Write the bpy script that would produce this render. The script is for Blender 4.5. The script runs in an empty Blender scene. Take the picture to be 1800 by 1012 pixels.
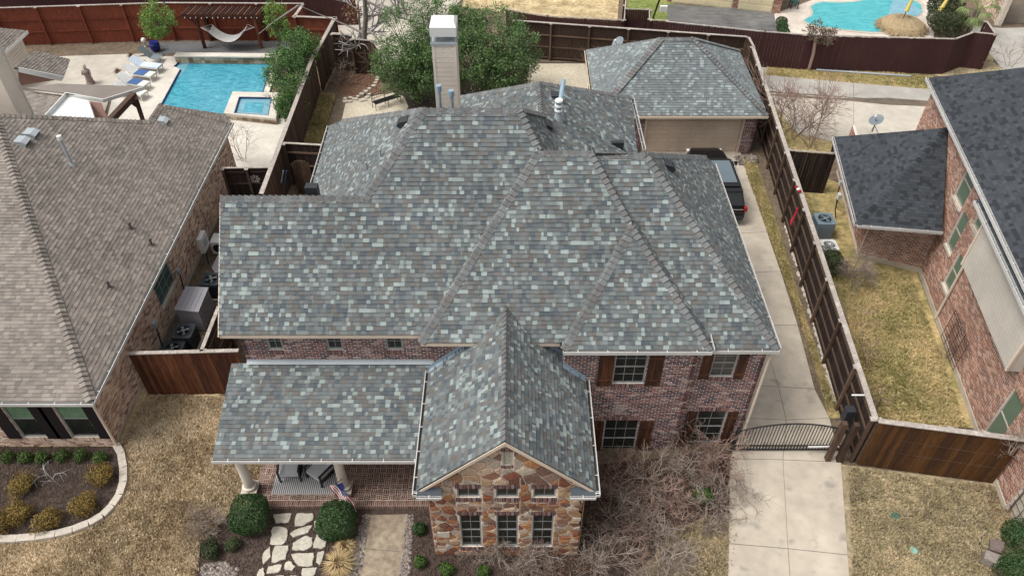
import bpy, math, random
from mathutils import Vector, noise
random.seed(7)
S = bpy.context.scene
COL = S.collection
# ------------------------------------------------------------------ camera
H, PITCH, FPX = 23.5, 43.0, 1330.0
cam_d = bpy.data.cameras.new('camera')
cam_d.sensor_width = 36.0
cam_d.lens = FPX / 1800.0 * 36.0
cam_d.clip_end = 2000.0
cam = bpy.data.objects.new('camera', cam_d)
COL.objects.link(cam)
cam.location = (0, 0, H)
cam.rotation_euler = (math.radians(90 - PITCH), 0, 0)
S.camera = cam
# ------------------------------------------------------------------ sky, sun, exposure
w = bpy.data.worlds.new('World')
S.world = w
w.use_nodes = True
wn, wl = w.node_tree.nodes, w.node_tree.links
sky = wn.new('ShaderNodeTexSky')
sky.sky_type = 'NISHITA'
sky.sun_disc = False
SUN_EL, SUN_AZ = 60.0, -105.0          # azimuth clockwise from +Y
sky.sun_elevation = math.radians(SUN_EL)
sky.sun_rotation = math.radians(SUN_AZ)
sky.dust_density = 4.0
hs = wn.new('ShaderNodeHueSaturation')
hs.inputs['Saturation'].default_value = 0.12
wl.new(sky.outputs[0], hs.inputs['Color'])
wl.new(hs.outputs[0], wn['Background'].inputs['Color'])
wn['Background'].inputs['Strength'].default_value = 0.125
sun_d = bpy.data.lights.new('sun', 'SUN')
sun_d.energy = 1.2
sun_d.angle = math.radians(22)
sun_d.color = (1.0, 0.96, 0.9)
sun = bpy.data.objects.new('sun', sun_d)
COL.objects.link(sun)
_e, _a = math.radians(SUN_EL), math.radians(SUN_AZ)
sdir = Vector((math.sin(_a) * math.cos(_e), math.cos(_a) * math.cos(_e), math.sin(_e)))
sun.rotation_euler = sdir.to_track_quat('Z', 'Y').to_euler()
S.view_settings.view_transform = 'Standard'
S.view_settings.look = 'None'
S.view_settings.gamma = 1.0
S.view_settings.exposure = 0.74

# ------------------------------------------------------------------ surveying: a pixel of the 1800x1012 photograph to a place
_c, _s = math.cos(math.radians(PITCH)), math.sin(math.radians(PITCH))
def ray(px, py):
    u = (px - 900) / FPX; v = (506 - py) / FPX
    return Vector((u, _c + v * _s, -_s + v * _c))
EYE = Vector((0, 0, H))
def P(px, py, z=0.0):
    r = ray(px, py); t = (z - H) / r.z
    return EYE + r * t
def PY(px, py, Y):
    r = ray(px, py); return EYE + r * (Y / r.y)
class Plane:
    def __init__(s, o, n):
        s.o = Vector(o); s.n = Vector(n).normalized()
        if s.n.z < -1e-6: s.n = -s.n
    def px(s, px, py):
        r = ray(px, py); t = (s.o - EYE).dot(s.n) / r.dot(s.n)
        return EYE + r * t
    @staticmethod
    def three(a, b, c):
        return Plane(a, (b - a).cross(c - a))
def proj(p):
    z = p.z - H; d = p.y * _c - z * _s; v = (p.y * _s + z * _c) / d
    return (900 + FPX * p.x / d, 506 - FPX * v, d)

# ------------------------------------------------------------------ materials
MATS = {}
def ramp_nodes(nt, cols, interp='CONSTANT'):
    r = nt.nodes.new('ShaderNodeValToRGB')
    r.color_ramp.interpolation = interp
    e = r.color_ramp.elements
    n = len(cols)
    while len(e) < n: e.new(0.5)
    for i, c in enumerate(cols):
        e[i].position = i / n if interp == 'CONSTANT' else i / max(1, n - 1)
        e[i].color = (c[0], c[1], c[2], 1)
    return r
def mat(name, cols, rough=0.8, scale=6.0, detail=6.0, bump=0.0, bscale=None, metal=0.0, tone=None,
        mottle=0.25, stretch=None, spec=0.3, coat=0.0, interp='LINEAR', stain=None, lo=0.3, hi=0.7):
    """cols: one or several base colours. tone='attr' picks by face attribute, 'obj' by object; else by noise."""
    m = bpy.data.materials.new(name); m.use_nodes = True
    nt = m.node_tree; N = nt.nodes; L = nt.links
    b = N['Principled BSDF']
    b.inputs['Roughness'].default_value = rough
    b.inputs['Metallic'].default_value = metal
    b.inputs['Specular IOR Level'].default_value = spec
    if coat: b.inputs['Coat Weight'].default_value = coat
    geo = N.new('ShaderNodeNewGeometry')
    mp = N.new('ShaderNodeMapping')
    if stretch: mp.inputs['Scale'].default_value = stretch
    L.new(geo.outputs['Position'], mp.inputs['Vector'])
    ns = N.new('ShaderNodeTexNoise')
    ns.inputs['Scale'].default_value = scale; ns.inputs['Detail'].default_value = detail
    ns.inputs['Roughness'].default_value = 0.6
    L.new(mp.outputs[0], ns.inputs['Vector'])
    if tone:
        r = ramp_nodes(nt, cols, 'CONSTANT')
        if tone == 'attr':
            a = N.new('ShaderNodeAttribute'); a.attribute_name = 'tone'
            L.new(a.outputs['Fac'], r.inputs[0])
        else:
            a = N.new('ShaderNodeObjectInfo')
            L.new(a.outputs['Random'], r.inputs[0])
    elif len(cols) > 1:
        r = ramp_nodes(nt, cols, interp)
        mr0 = N.new('ShaderNodeMapRange')
        mr0.inputs[1].default_value = lo; mr0.inputs[2].default_value = hi
        L.new(ns.outputs['Fac'], mr0.inputs[0])
        L.new(mr0.outputs[0], r.inputs[0])
    else:
        r = None
    # mottle multiplies the colour by a finer noise
    n2 = N.new('ShaderNodeTexNoise')
    n2.inputs['Scale'].default_value = scale * 4.3; n2.inputs['Detail'].default_value = 4
    L.new(mp.outputs[0], n2.inputs['Vector'])
    mr = N.new('ShaderNodeMapRange')
    mr.inputs[1].default_value = 0.25; mr.inputs[2].default_value = 0.75
    mr.inputs[3].default_value = 1 - mottle; mr.inputs[4].default_value = 1 + mottle
    L.new(n2.outputs['Fac'], mr.inputs[0])
    mx = N.new('ShaderNodeVectorMath'); mx.operation = 'SCALE'
    if r: L.new(r.outputs[0], mx.inputs[0])
    else: mx.inputs[0].default_value = cols[0]
    L.new(mr.outputs[0], mx.inputs['Scale'])
    out = mx.outputs[0]
    nm = N.new('ShaderNodeTexNoise'); nm.inputs['Scale'].default_value = .55; nm.inputs['Detail'].default_value = 3
    L.new(geo.outputs['Position'], nm.inputs['Vector'])
    mq = N.new('ShaderNodeMapRange'); mq.inputs[1].default_value = .3; mq.inputs[2].default_value = .7; mq.inputs[3].default_value = .88; mq.inputs[4].default_value = 1.12
    L.new(nm.outputs['Fac'], mq.inputs[0])
    mw = N.new('ShaderNodeVectorMath'); mw.operation = 'SCALE'; L.new(out, mw.inputs[0]); L.new(mq.outputs[0], mw.inputs['Scale']); out = mw.outputs[0]
    if stain:   # (colour, noise scale, threshold, softness): weathering patches
        n3 = N.new('ShaderNodeTexNoise'); n3.inputs['Scale'].default_value = stain[1]; n3.inputs['Detail'].default_value = 5
        L.new(geo.outputs['Position'], n3.inputs['Vector'])
        m3 = N.new('ShaderNodeMapRange'); m3.inputs[1].default_value = stain[2]; m3.inputs[2].default_value = stain[2] + stain[3]
        L.new(n3.outputs['Fac'], m3.inputs[0])
        mm = N.new('ShaderNodeMix'); mm.data_type = 'RGBA'
        L.new(m3.outputs[0], mm.inputs[0]); L.new(out, mm.inputs[6]); mm.inputs[7].default_value = (*stain[0], 1)
        out = mm.outputs[2]
    L.new(out, b.inputs['Base Color'])
    if bump:
        n4 = N.new('ShaderNodeTexNoise'); n4.inputs['Scale'].default_value = bscale or scale * 3; n4.inputs['Detail'].default_value = 5
        L.new(mp.outputs[0], n4.inputs['Vector'])
        bm = N.new('ShaderNodeBump'); bm.inputs['Strength'].default_value = 1.0; bm.inputs['Distance'].default_value = bump
        L.new(n4.outputs['Fac'], bm.inputs['Height']); L.new(bm.outputs[0], b.inputs['Normal'])
    MATS[name] = m
    return m
def glass_mat(name, col, rough=0.08):
    m = bpy.data.materials.new(name); m.use_nodes = True
    b = m.node_tree.nodes['Principled BSDF']
    b.inputs['Base Color'].default_value = (*col, 1); b.inputs['Roughness'].default_value = rough
    b.inputs['Specular IOR Level'].default_value = 0.6
    MATS[name] = m; return m

mat('shingle_grey', [(0.077, 0.091, 0.102), (0.127, 0.121, 0.113), (0.111, 0.126, 0.128), (0.143, 0.157, 0.157), (0.092, 0.106, 0.115), (0.161, 0.179, 0.176), (0.122, 0.136, 0.137), (0.263, 0.304, 0.292), (0.114, 0.108, 0.1), (0.137, 0.151, 0.151), (0.097, 0.11, 0.116), (0.124, 0.122, 0.115), (0.146, 0.162, 0.163), (0.217, 0.251, 0.241)],
    0.92, 30, tone='attr', mottle=.22, bump=.004, bscale=120)
mat('cap_grey', [(0.15, 0.154, 0.152), (0.127, 0.131, 0.133), (0.176, 0.184, 0.183), (0.142, 0.135, 0.13)], .92, 25, tone='attr', mottle=.22, bump=.004, bscale=100)
mat('shingle_far', [(0.14, 0.156, 0.16), (0.17, 0.189, 0.192), (0.189, 0.217, 0.218), (0.127, 0.141, 0.149), (0.159, 0.169, 0.168), (0.255, 0.297, 0.29), (0.151, 0.169, 0.175)],
    0.92, 30, tone='attr', mottle=.2, bump=.004, bscale=120)
mat('shingle_tan', [(0.195, 0.167, 0.146), (0.235, 0.202, 0.177), (0.164, 0.144, 0.127), (0.215, 0.185, 0.162), (0.259, 0.229, 0.198), (0.184, 0.164, 0.145)], .92, 25, tone='attr', mottle=.25, bump=.004, bscale=100)
mat('shingle_dark', [(0.035, 0.04, 0.046), (0.043, 0.048, 0.056), (0.022, 0.025, 0.029), (0.049, 0.055, 0.063), (0.039, 0.045, 0.052)], .85, 25, tone='attr', mottle=.25, bump=.004, bscale=100)
mat('roof_deck', [(.04,.042,.045)], .95)
mat('roof_deck_tan', [(.08,.068,.058)], .95)
mat('mortar_light', [(.72,.67,.62),(.58,.53,.49)], .95, 3, bump=.004)
mat('mortar_tan', [(0.567, 0.499, 0.419)], .95, 3)
mat('mortar_red', [(0.63, 0.555, 0.495)], .95, 3)
mat('mortar_cream', [(.78,.70,.60),(.68,.60,.51)], .95, 5, bump=.006)
mat('brick_maroon', [(0.12, 0.058, 0.057), (0.192, 0.091, 0.08), (0.089, 0.058, 0.064), (0.253, 0.132, 0.111), (0.159, 0.082, 0.08), (0.349, 0.248, 0.221), (0.143, 0.075, 0.073), (0.072, 0.054, 0.063)], .9, 9, tone='attr', mottle=.4, bump=.006,
    stain=((.42,.36,.33), 1.2, .60, .25))
mat('brick_tan', [(0.658, 0.493, 0.382), (0.448, 0.284, 0.209), (0.598, 0.434, 0.329), (0.254, 0.149, 0.128), (0.718, 0.568, 0.448), (0.508, 0.344, 0.269)], .9, 9, tone='attr', mottle=.3, bump=.004)
mat('brick_red', [(0.312, 0.157, 0.105), (0.408, 0.248, 0.18), (0.204, 0.113, 0.09), (0.348, 0.184, 0.125), (0.276, 0.135, 0.095), (0.444, 0.302, 0.23), (0.24, 0.135, 0.1)], .9, 9, tone='attr', mottle=.35, bump=.004)
mat('stone_field', [(0.234, 0.081, 0.04), (0.311, 0.134, 0.065), (0.376, 0.25, 0.152), (0.157, 0.071, 0.047), (0.409, 0.268, 0.179), (0.245, 0.124, 0.083), (0.453, 0.327, 0.234), (0.3, 0.216, 0.166), (0.201, 0.076, 0.047), (0.278, 0.159, 0.087), (0.344, 0.163, 0.074), (0.256, 0.172, 0.133), (0.179, 0.104, 0.079), (0.42, 0.35, 0.27), (0.36, 0.3, 0.24)],
    .88, 5, tone='obj', mottle=.45, bump=.012, bscale=14)
mat('trim_cream', [(.60,.50,.40)], .7, 5, mottle=.08)
mat('trim_white', [(.66,.66,.64)], .5, 5, mottle=.06)
mat('gutter_white', [(0.51, 0.497, 0.476)], .45, 3, mottle=.1)
mat('gutter_dark', [(.06,.058,.055)], .9, 9)
mat('siding_cream', [(0.7, 0.62, 0.53)], .7, 3, mottle=.06)
mat('siding_white', [(.62,.60,.55)], .7, 3, mottle=.06)
mat('siding_greige', [(.50,.46,.40)], .75, 2, mottle=.06, stain=((.44,.41,.36), 1.0, .5, .3))
mat('stucco_white', [(.66,.68,.68)], .8, 3, mottle=.04)
mat('column_cream', [(.60,.54,.46)], .6, 4, mottle=.08)
mat('flashing', [(.26,.33,.39)], .6, 3, metal=.0, mottle=.12)
mat('galv', [(.34,.37,.39)], .6, 8, metal=.0, mottle=.15)
mat('blue_pipe', [(.24,.33,.40)], .5, 8, mottle=.2)
mat('black_metal', [(.018,.018,.02)], .45, 5, mottle=.2)
mat('dark_plastic', [(.03,.032,.036)], .5, 5)
mat('bronze', [(.10,.07,.065)], .6, 8)
mat('rust', [(.07,.035,.025)], .8, 8)
mat('wood_dark', [(.055,.032,.022),(.075,.045,.030),(.045,.027,.019),(.09,.054,.036)], .85, 4, tone='obj', mottle=.45, stretch=(1,1,.15), bump=.004)
mat('wood_rail', [(.105,.066,.045),(.14,.09,.062),(.085,.052,.036)], .85, 4, tone='obj', mottle=.4)
mat('wood_darker', [(.022,.013,.010),(.03,.018,.014),(.018,.011,.009)], .85, 4, tone='obj', mottle=.4, stretch=(1,1,.15))
mat('wood_red', [(.165,.040,.020),(.21,.058,.030),(.125,.028,.015),(.18,.05,.028)], .8, 4, tone='obj', mottle=.4, stretch=(1,1,.15), bump=.004)
mat('wood_redbrown', [(.085,.028,.014),(.12,.045,.02),(.06,.02,.011)], .75, 3, tone='obj', mottle=.5, stretch=(1,1,.12), bump=.004)
mat('wood_brown', [(0.073, 0.031, 0.01), (0.093, 0.039, 0.011), (0.057, 0.024, 0.01), (0.108, 0.047, 0.014)], .75, 3, tone='obj', mottle=.4, stretch=(1,1,.12), bump=.004)
mat('wood_maroon', [(.052,.020,.019),(.06,.023,.022),(.045,.018,.017)], .85, 3, tone='obj', mottle=.15, stretch=(1,1,.12))
mat('wood_weathered', [(.42,.37,.32),(.32,.28,.25),(.50,.45,.39)], .9, 3, mottle=.3, bump=.004)
mat('shutter_brown', [(.055,.022,.012),(.08,.03,.014),(.045,.018,.011)], .7, 3, tone='obj', mottle=.5, stretch=(1,1,.15), bump=.004)
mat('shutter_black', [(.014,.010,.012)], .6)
mat('window_frame', [(0.286, 0.292, 0.286)], .5, 5, mottle=.08)
mat('window_tan', [(.42,.38,.32)], .5, 5, mottle=.08)
glass_mat('glass_dark', (.018,.02,.018)); glass_mat('glass_green', (.12,.17,.12), .12); glass_mat('glass_teal', (.05,.10,.095), .1)
mat('blind_green', [(.16,.26,.16),(.12,.21,.13)], .6, 2)
mat('garage_door', [(.47,.385,.31)], .6, 2, mottle=.05)
mat('garage_yellow', [(.62,.54,.35)], .6, 2, mottle=.05)
mat('concrete', [(0.484, 0.424, 0.341), (0.407, 0.352, 0.286)], .9, .5, mottle=.12, bump=.003, bscale=30, stain=((.22,.20,.175), 1.3, .60, .18))
mat('concrete_light', [(0.484, 0.44, 0.37), (0.431, 0.387, 0.326)], .9, .5, mottle=.1, stain=((.42,.385,.34), .7, .58, .2))
mat('concrete_dark', [(.16,.155,.15),(.10,.098,.095)], .9, .6, mottle=.25, stain=((.34,.33,.31), .45, .60, .06), stretch=(.5,1.4,1))
mat('alley_concrete', [(.33,.31,.28),(.40,.375,.335)], .9, .3, mottle=.12, stain=((.17,.14,.11), .35, .66, .05))
mat('wet_concrete', [(.115,.092,.07),(.16,.13,.10)], .5, .6, mottle=.2)
mat('joint', [(.12,.11,.095)], .95)
mat('aggregate', [(.22,.17,.12),(.33,.27,.20)], .9, 1.2, mottle=.35, bump=.01, bscale=60)
mat('lawn_gold', [(0.265, 0.189, 0.095), (0.43, 0.329, 0.184), (0.531, 0.424, 0.253)], .98, 1.1, mottle=.45, bump=.03, bscale=9)
mat('lawn_brown', [(0.189, 0.145, 0.089), (0.292, 0.234, 0.145), (0.38, 0.304, 0.177)], .98, 1.3, mottle=.45, bump=.03, bscale=10)
mat('lawn_green', [(0.175, 0.159, 0.059), (0.35, 0.277, 0.124), (0.481, 0.356, 0.175)], .98, 1.0, mottle=.45, bump=.03, bscale=10)
mat('turf_green', [(.10,.13,.03),(.16,.19,.05),(.24,.22,.09)], .98, 1.0, mottle=.4, bump=.02)
mat('hedge_ground', [(.07,.06,.012),(.12,.095,.02)], .98, 3, mottle=.5, bump=.05)
mat('soil', [(.11,.08,.055),(.17,.13,.09)], .98, 2, mottle=.4, bump=.03)
mat('mulch', [(.048,.033,.026),(.075,.052,.042),(.10,.073,.06)], .98, 6, mottle=.5, bump=.04, bscale=22)
mat('leaf_litter', [(.12,.065,.045),(.20,.12,.08),(.09,.05,.035)], .98, 8, mottle=.5, bump=.04, bscale=22)
mat('limestone', [(0.508, 0.458, 0.368), (0.409, 0.377, 0.311), (0.54, 0.499, 0.418)], .85, 2.5, mottle=.18, bump=.012, bscale=9)
mat('kerb_stone', [(.52,.46,.39),(.44,.39,.33)], .9, 3, mottle=.18, bump=.008)
mat('travertine', [(0.598, 0.554, 0.484), (0.528, 0.484, 0.422)], .8, 1.2, mottle=.08)
mat('crushed_stone', [(.62,.55,.42),(.48,.42,.32),(.68,.61,.48)], .95, 5, mottle=.25, bump=.02, bscale=40)
mat('flagstone', [(.60,.54,.46),(.50,.42,.36)], .9, 1.5, mottle=.15)
mat('gravel_dark', [(.09,.09,.095),(.17,.17,.17)], .95, 10, mottle=.4, bump=.03, bscale=30)
mat('pebble', [(0.178, 0.151, 0.131), (0.25, 0.213, 0.178), (0.095, 0.078, 0.074), (0.214, 0.162, 0.137), (0.297, 0.263, 0.231)], .8, 8, tone='attr', mottle=.2)
mat('paver', [(.16,.085,.065),(.20,.115,.088),(.12,.065,.052),(.23,.14,.11)], .9, 6, tone='obj', mottle=.35, bump=.004)
mat('paver_many', [(.16,.085,.065),(.20,.115,.088),(.12,.065,.052),(.23,.14,.11)], .9, 6, tone='attr', mottle=.35)
mat('rug', [(.50,.49,.47)], .95, 3); mat('rug_dark', [(.07,.07,.075)], .95)
mat('cushion', [(.42,.44,.45)], .9, 4, mottle=.08); mat('cushion_blue', [(.05,.11,.26)], .85, 5); mat('cushion_pale', [(.55,.62,.72)], .85, 5)
mat('white_cloth', [(0.594, 0.576, 0.54)], .9, 5, mottle=.1)
mat('chaise_white', [(0.62, 0.62, 0.6)], .6)
mat('pot_blue', [(.012,.02,.14)], .25)
mat('red_cloth', [(0.315, 0.014, 0.021)], .8); mat('white_cloth2', [(.8,.78,.76)], .8); mat('navy_cloth', [(.015,.02,.09)], .8)
mat('red_paint', [(.40,.02,.03)], .5)
mat('yellow_cloth', [(0.56, 0.448, 0.128)], .8, 4)
mat('straw', [(0.32, 0.23, 0.123), (0.416, 0.323, 0.199)], .95, 6, mottle=.5, bump=.05)
mat('grass_blade', [(.45,.33,.17),(.35,.24,.11),(.52,.40,.22)], .9, tone='attr')
mat('grass_tan', [(0.314, 0.236, 0.147), (0.47, 0.367, 0.233), (0.533, 0.425, 0.272), (0.627, 0.515, 0.359), (0.722, 0.604, 0.437)], .95, tone='attr', mottle=.15)
mat('grass_dull', [(0.217, 0.175, 0.108), (0.316, 0.25, 0.151), (0.367, 0.316, 0.167), (0.451, 0.359, 0.233), (0.55, 0.442, 0.275)], .95, tone='attr', mottle=.15)
mat('grass_olive', [(0.238, 0.22, 0.081), (0.365, 0.309, 0.129), (0.444, 0.367, 0.177), (0.492, 0.389, 0.193), (0.603, 0.461, 0.257)], .95, tone='attr', mottle=.15)
mat('leaf_box', [(.022,.055,.014),(.035,.08,.02),(.015,.04,.010),(.05,.10,.03)], .55, tone='attr', mottle=.2)
mat('leaf_orange', [(0.187, 0.104, 0.022), (0.238, 0.153, 0.033), (0.119, 0.081, 0.022), (0.162, 0.144, 0.033), (0.272, 0.18, 0.055)], .7, tone='attr', mottle=.2)
mat('leaf_bright', [(0.051, 0.098, 0.016), (0.076, 0.126, 0.024), (0.034, 0.063, 0.012)], .6, tone='attr', mottle=.2)
mat('leaf_tree', [(0.127, 0.23, 0.04), (0.184, 0.299, 0.057), (0.081, 0.161, 0.029), (0.23, 0.322, 0.081)], .6, tone='attr', mottle=.2)
mat('leaf_cedar', [(0.077, 0.146, 0.043), (0.113, 0.196, 0.061), (0.05, 0.099, 0.026), (0.169, 0.246, 0.104), (0.063, 0.118, 0.043)], .65, tone='attr', mottle=.2)
mat('leaf_holly', [(0.055, 0.133, 0.034), (0.094, 0.195, 0.047), (0.031, 0.078, 0.023), (0.14, 0.25, 0.062)], .55, tone='attr', mottle=.2)
mat('leaf_dark', [(.025,.045,.015),(.04,.06,.022),(.06,.06,.025)], .65, tone='attr', mottle=.2)
mat('leaf_brown', [(.19,.10,.055),(.14,.07,.04),(.26,.15,.09)], .8, tone='attr', mottle=.2)
mat('palm_leaf', [(.13,.19,.06),(.20,.24,.09),(.08,.13,.04)], .6, tone='attr')
mat('twig', [(0.275, 0.222, 0.182), (0.196, 0.152, 0.123), (0.328, 0.276, 0.234), (0.158, 0.118, 0.094)], .9, tone='attr', mottle=.2)
mat('twig_red', [(0.234, 0.153, 0.126), (0.306, 0.207, 0.171), (0.18, 0.122, 0.099)], .9, tone='attr', mottle=.2)
mat('twig_grey', [(0.3, 0.285, 0.277), (0.225, 0.21, 0.203), (0.375, 0.36, 0.352)], .9, tone='attr', mottle=.2)
mat('bark', [(.13,.10,.08),(.20,.165,.14)], .95, 5, mottle=.3)
mat('bark_pale', [(.26,.23,.21),(.18,.155,.14)], .95, 5, mottle=.3)
mat('ac_dark', [(.035,.042,.048)], .5, 5, mottle=.1)
mat('ac_blue', [(.17,.22,.26)], .5, 5, mottle=.1)
mat('ac_white', [(.60,.60,.57)], .5, 5, mottle=.1)
mat('box_grey', [(.30,.29,.31)], .6, 3, mottle=.06)
mat('box_brown', [(.17,.125,.115)], .7, 3); mat('box_taupe', [(.28,.24,.21)], .7, 3)
mat('valve_green', [(.22,.42,.36)], .6); mat('valve_teal', [(0.024, 0.112, 0.096)], .6)
mat('car_black', [(.006,.006,.007)], .25, 3, mottle=.02, spec=.35)
glass_mat('car_glass', (.008,.009,.01), .05)
mat('car_roof_glass', [(.10,.13,.15)], .08, 3, spec=.8, mottle=.03)
mat('rubber', [(.02,.02,.02)], .9)
mat('chrome', [(.6,.6,.6)], .2, metal=.9)
mat('tail_red', [(.30,.01,.01)], .3)
mat('dish_grey', [(.18,.21,.23)], .5, 4); mat('terracotta', [(0.24, 0.18, 0.16)], .8)
mat('hammock_cloth', [(.55,.54,.52)], .9)
mat('pool_tile', [(.015,.035,.13)], .3, 10, mottle=.3)
mat('pool_stone', [(.30,.24,.16),(.18,.13,.08),(.42,.36,.27)], .85, 3, tone='obj', mottle=.2)
def water_mat(name, c1, c2, scale):
    m = bpy.data.materials.new(name); m.use_nodes = True
    nt = m.node_tree; N = nt.nodes; L = nt.links; b = N['Principled BSDF']
    geo = N.new('ShaderNodeNewGeometry'); ns = N.new('ShaderNodeTexNoise')
    ns.inputs['Scale'].default_value = scale; ns.inputs['Detail'].default_value = 3; ns.inputs['Distortion'].default_value = 1.6
    mp = N.new('ShaderNodeMapping'); mp.inputs['Scale'].default_value = (.7, 1.5, 1)
    L.new(geo.outputs['Position'], mp.inputs[0]); L.new(mp.outputs[0], ns.inputs['Vector'])
    r = ramp_nodes(nt, [c1, c2], 'LINEAR'); r.color_ramp.elements[0].position = .35; r.color_ramp.elements[1].position = .75
    L.new(ns.outputs['Fac'], r.inputs[0]); L.new(r.outputs[0], b.inputs['Base Color'])
    b.inputs['Roughness'].default_value = .12
    bm = N.new('ShaderNodeBump'); bm.inputs['Distance'].default_value = .03; L.new(ns.outputs['Fac'], bm.inputs['Height'])
    L.new(bm.outputs[0], b.inputs['Normal']); MATS[name] = m
water_mat('water_blue', (.03,.22,.31), (.10,.41,.49), 2.2)
water_mat('water_turq', (.02,.30,.34), (.07,.44,.46), 1.4)
water_mat('water_spa', (.12,.30,.38), (.22,.42,.50), 2.0)
def stripe_mat(name, c1, c2, per):
    m = bpy.data.materials.new(name); m.use_nodes = True
    nt = m.node_tree; N = nt.nodes; L = nt.links; b = N['Principled BSDF']; b.inputs['Roughness'].default_value = .9
    geo = N.new('ShaderNodeNewGeometry'); sx = N.new('ShaderNodeSeparateXYZ'); L.new(geo.outputs['Position'], sx.inputs[0])
    a = N.new('ShaderNodeMath'); a.operation = 'MULTIPLY'; a.inputs[1].default_value = 1 / per; L.new(sx.outputs[0], a.inputs[0])
    f = N.new('ShaderNodeMath'); f.operation = 'FRACT'; L.new(a.outputs[0], f.inputs[0])
    g = N.new('ShaderNodeMath'); g.operation = 'GREATER_THAN'; g.inputs[1].default_value = .55; L.new(f.outputs[0], g.inputs[0])
    mm = N.new('ShaderNodeMix'); mm.data_type = 'RGBA'; L.new(g.outputs[0], mm.inputs[0])
    mm.inputs[6].default_value = (*c1, 1); mm.inputs[7].default_value = (*c2, 1)
    L.new(mm.outputs[2], b.inputs['Base Color']); MATS[name] = m
stripe_mat('rug_stripe', (.55,.54,.52), (.10,.10,.11), .07)

# ------------------------------------------------------------------ objects and meshes
W = {}; CH = {}
def reg(o, parent, world):
    COL.objects.link(o)
    world = Vector(world)
    if parent is not None:
        o.parent = parent; o.location = world - W[parent]; CH.setdefault(parent, []).append(o)
    else:
        o.location = world
    W[o] = world
    return o
def tag(o, label=None, cat=None, group=None, kind=None):
    if label: o['label'] = label
    if cat: o['category'] = cat
    if group: o['group'] = group
    if kind: o['kind'] = kind
    return o
def thing(name, label, cat, loc=(0, 0, 0), group=None):
    o = bpy.data.objects.new(name, None); o.empty_display_size = .2
    reg(o, None, loc)
    return tag(o, label, cat, group)
def copy_tree(o, parent=None):
    c = o.copy(); COL.objects.link(c)
    if parent is not None: c.parent = parent; CH.setdefault(parent, []).append(c)
    W[c] = W[o]
    for k in CH.get(o, []): copy_tree(k, c)
    return c
def dup(root, loc, rz=None, label=None, scale=None):
    c = copy_tree(root); c.location = loc; W[c] = Vector(loc)
    if rz is not None: c.rotation_euler.z = rz
    if label: c['label'] = label
    if scale: c.scale = (scale,) * 3
    return c
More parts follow.
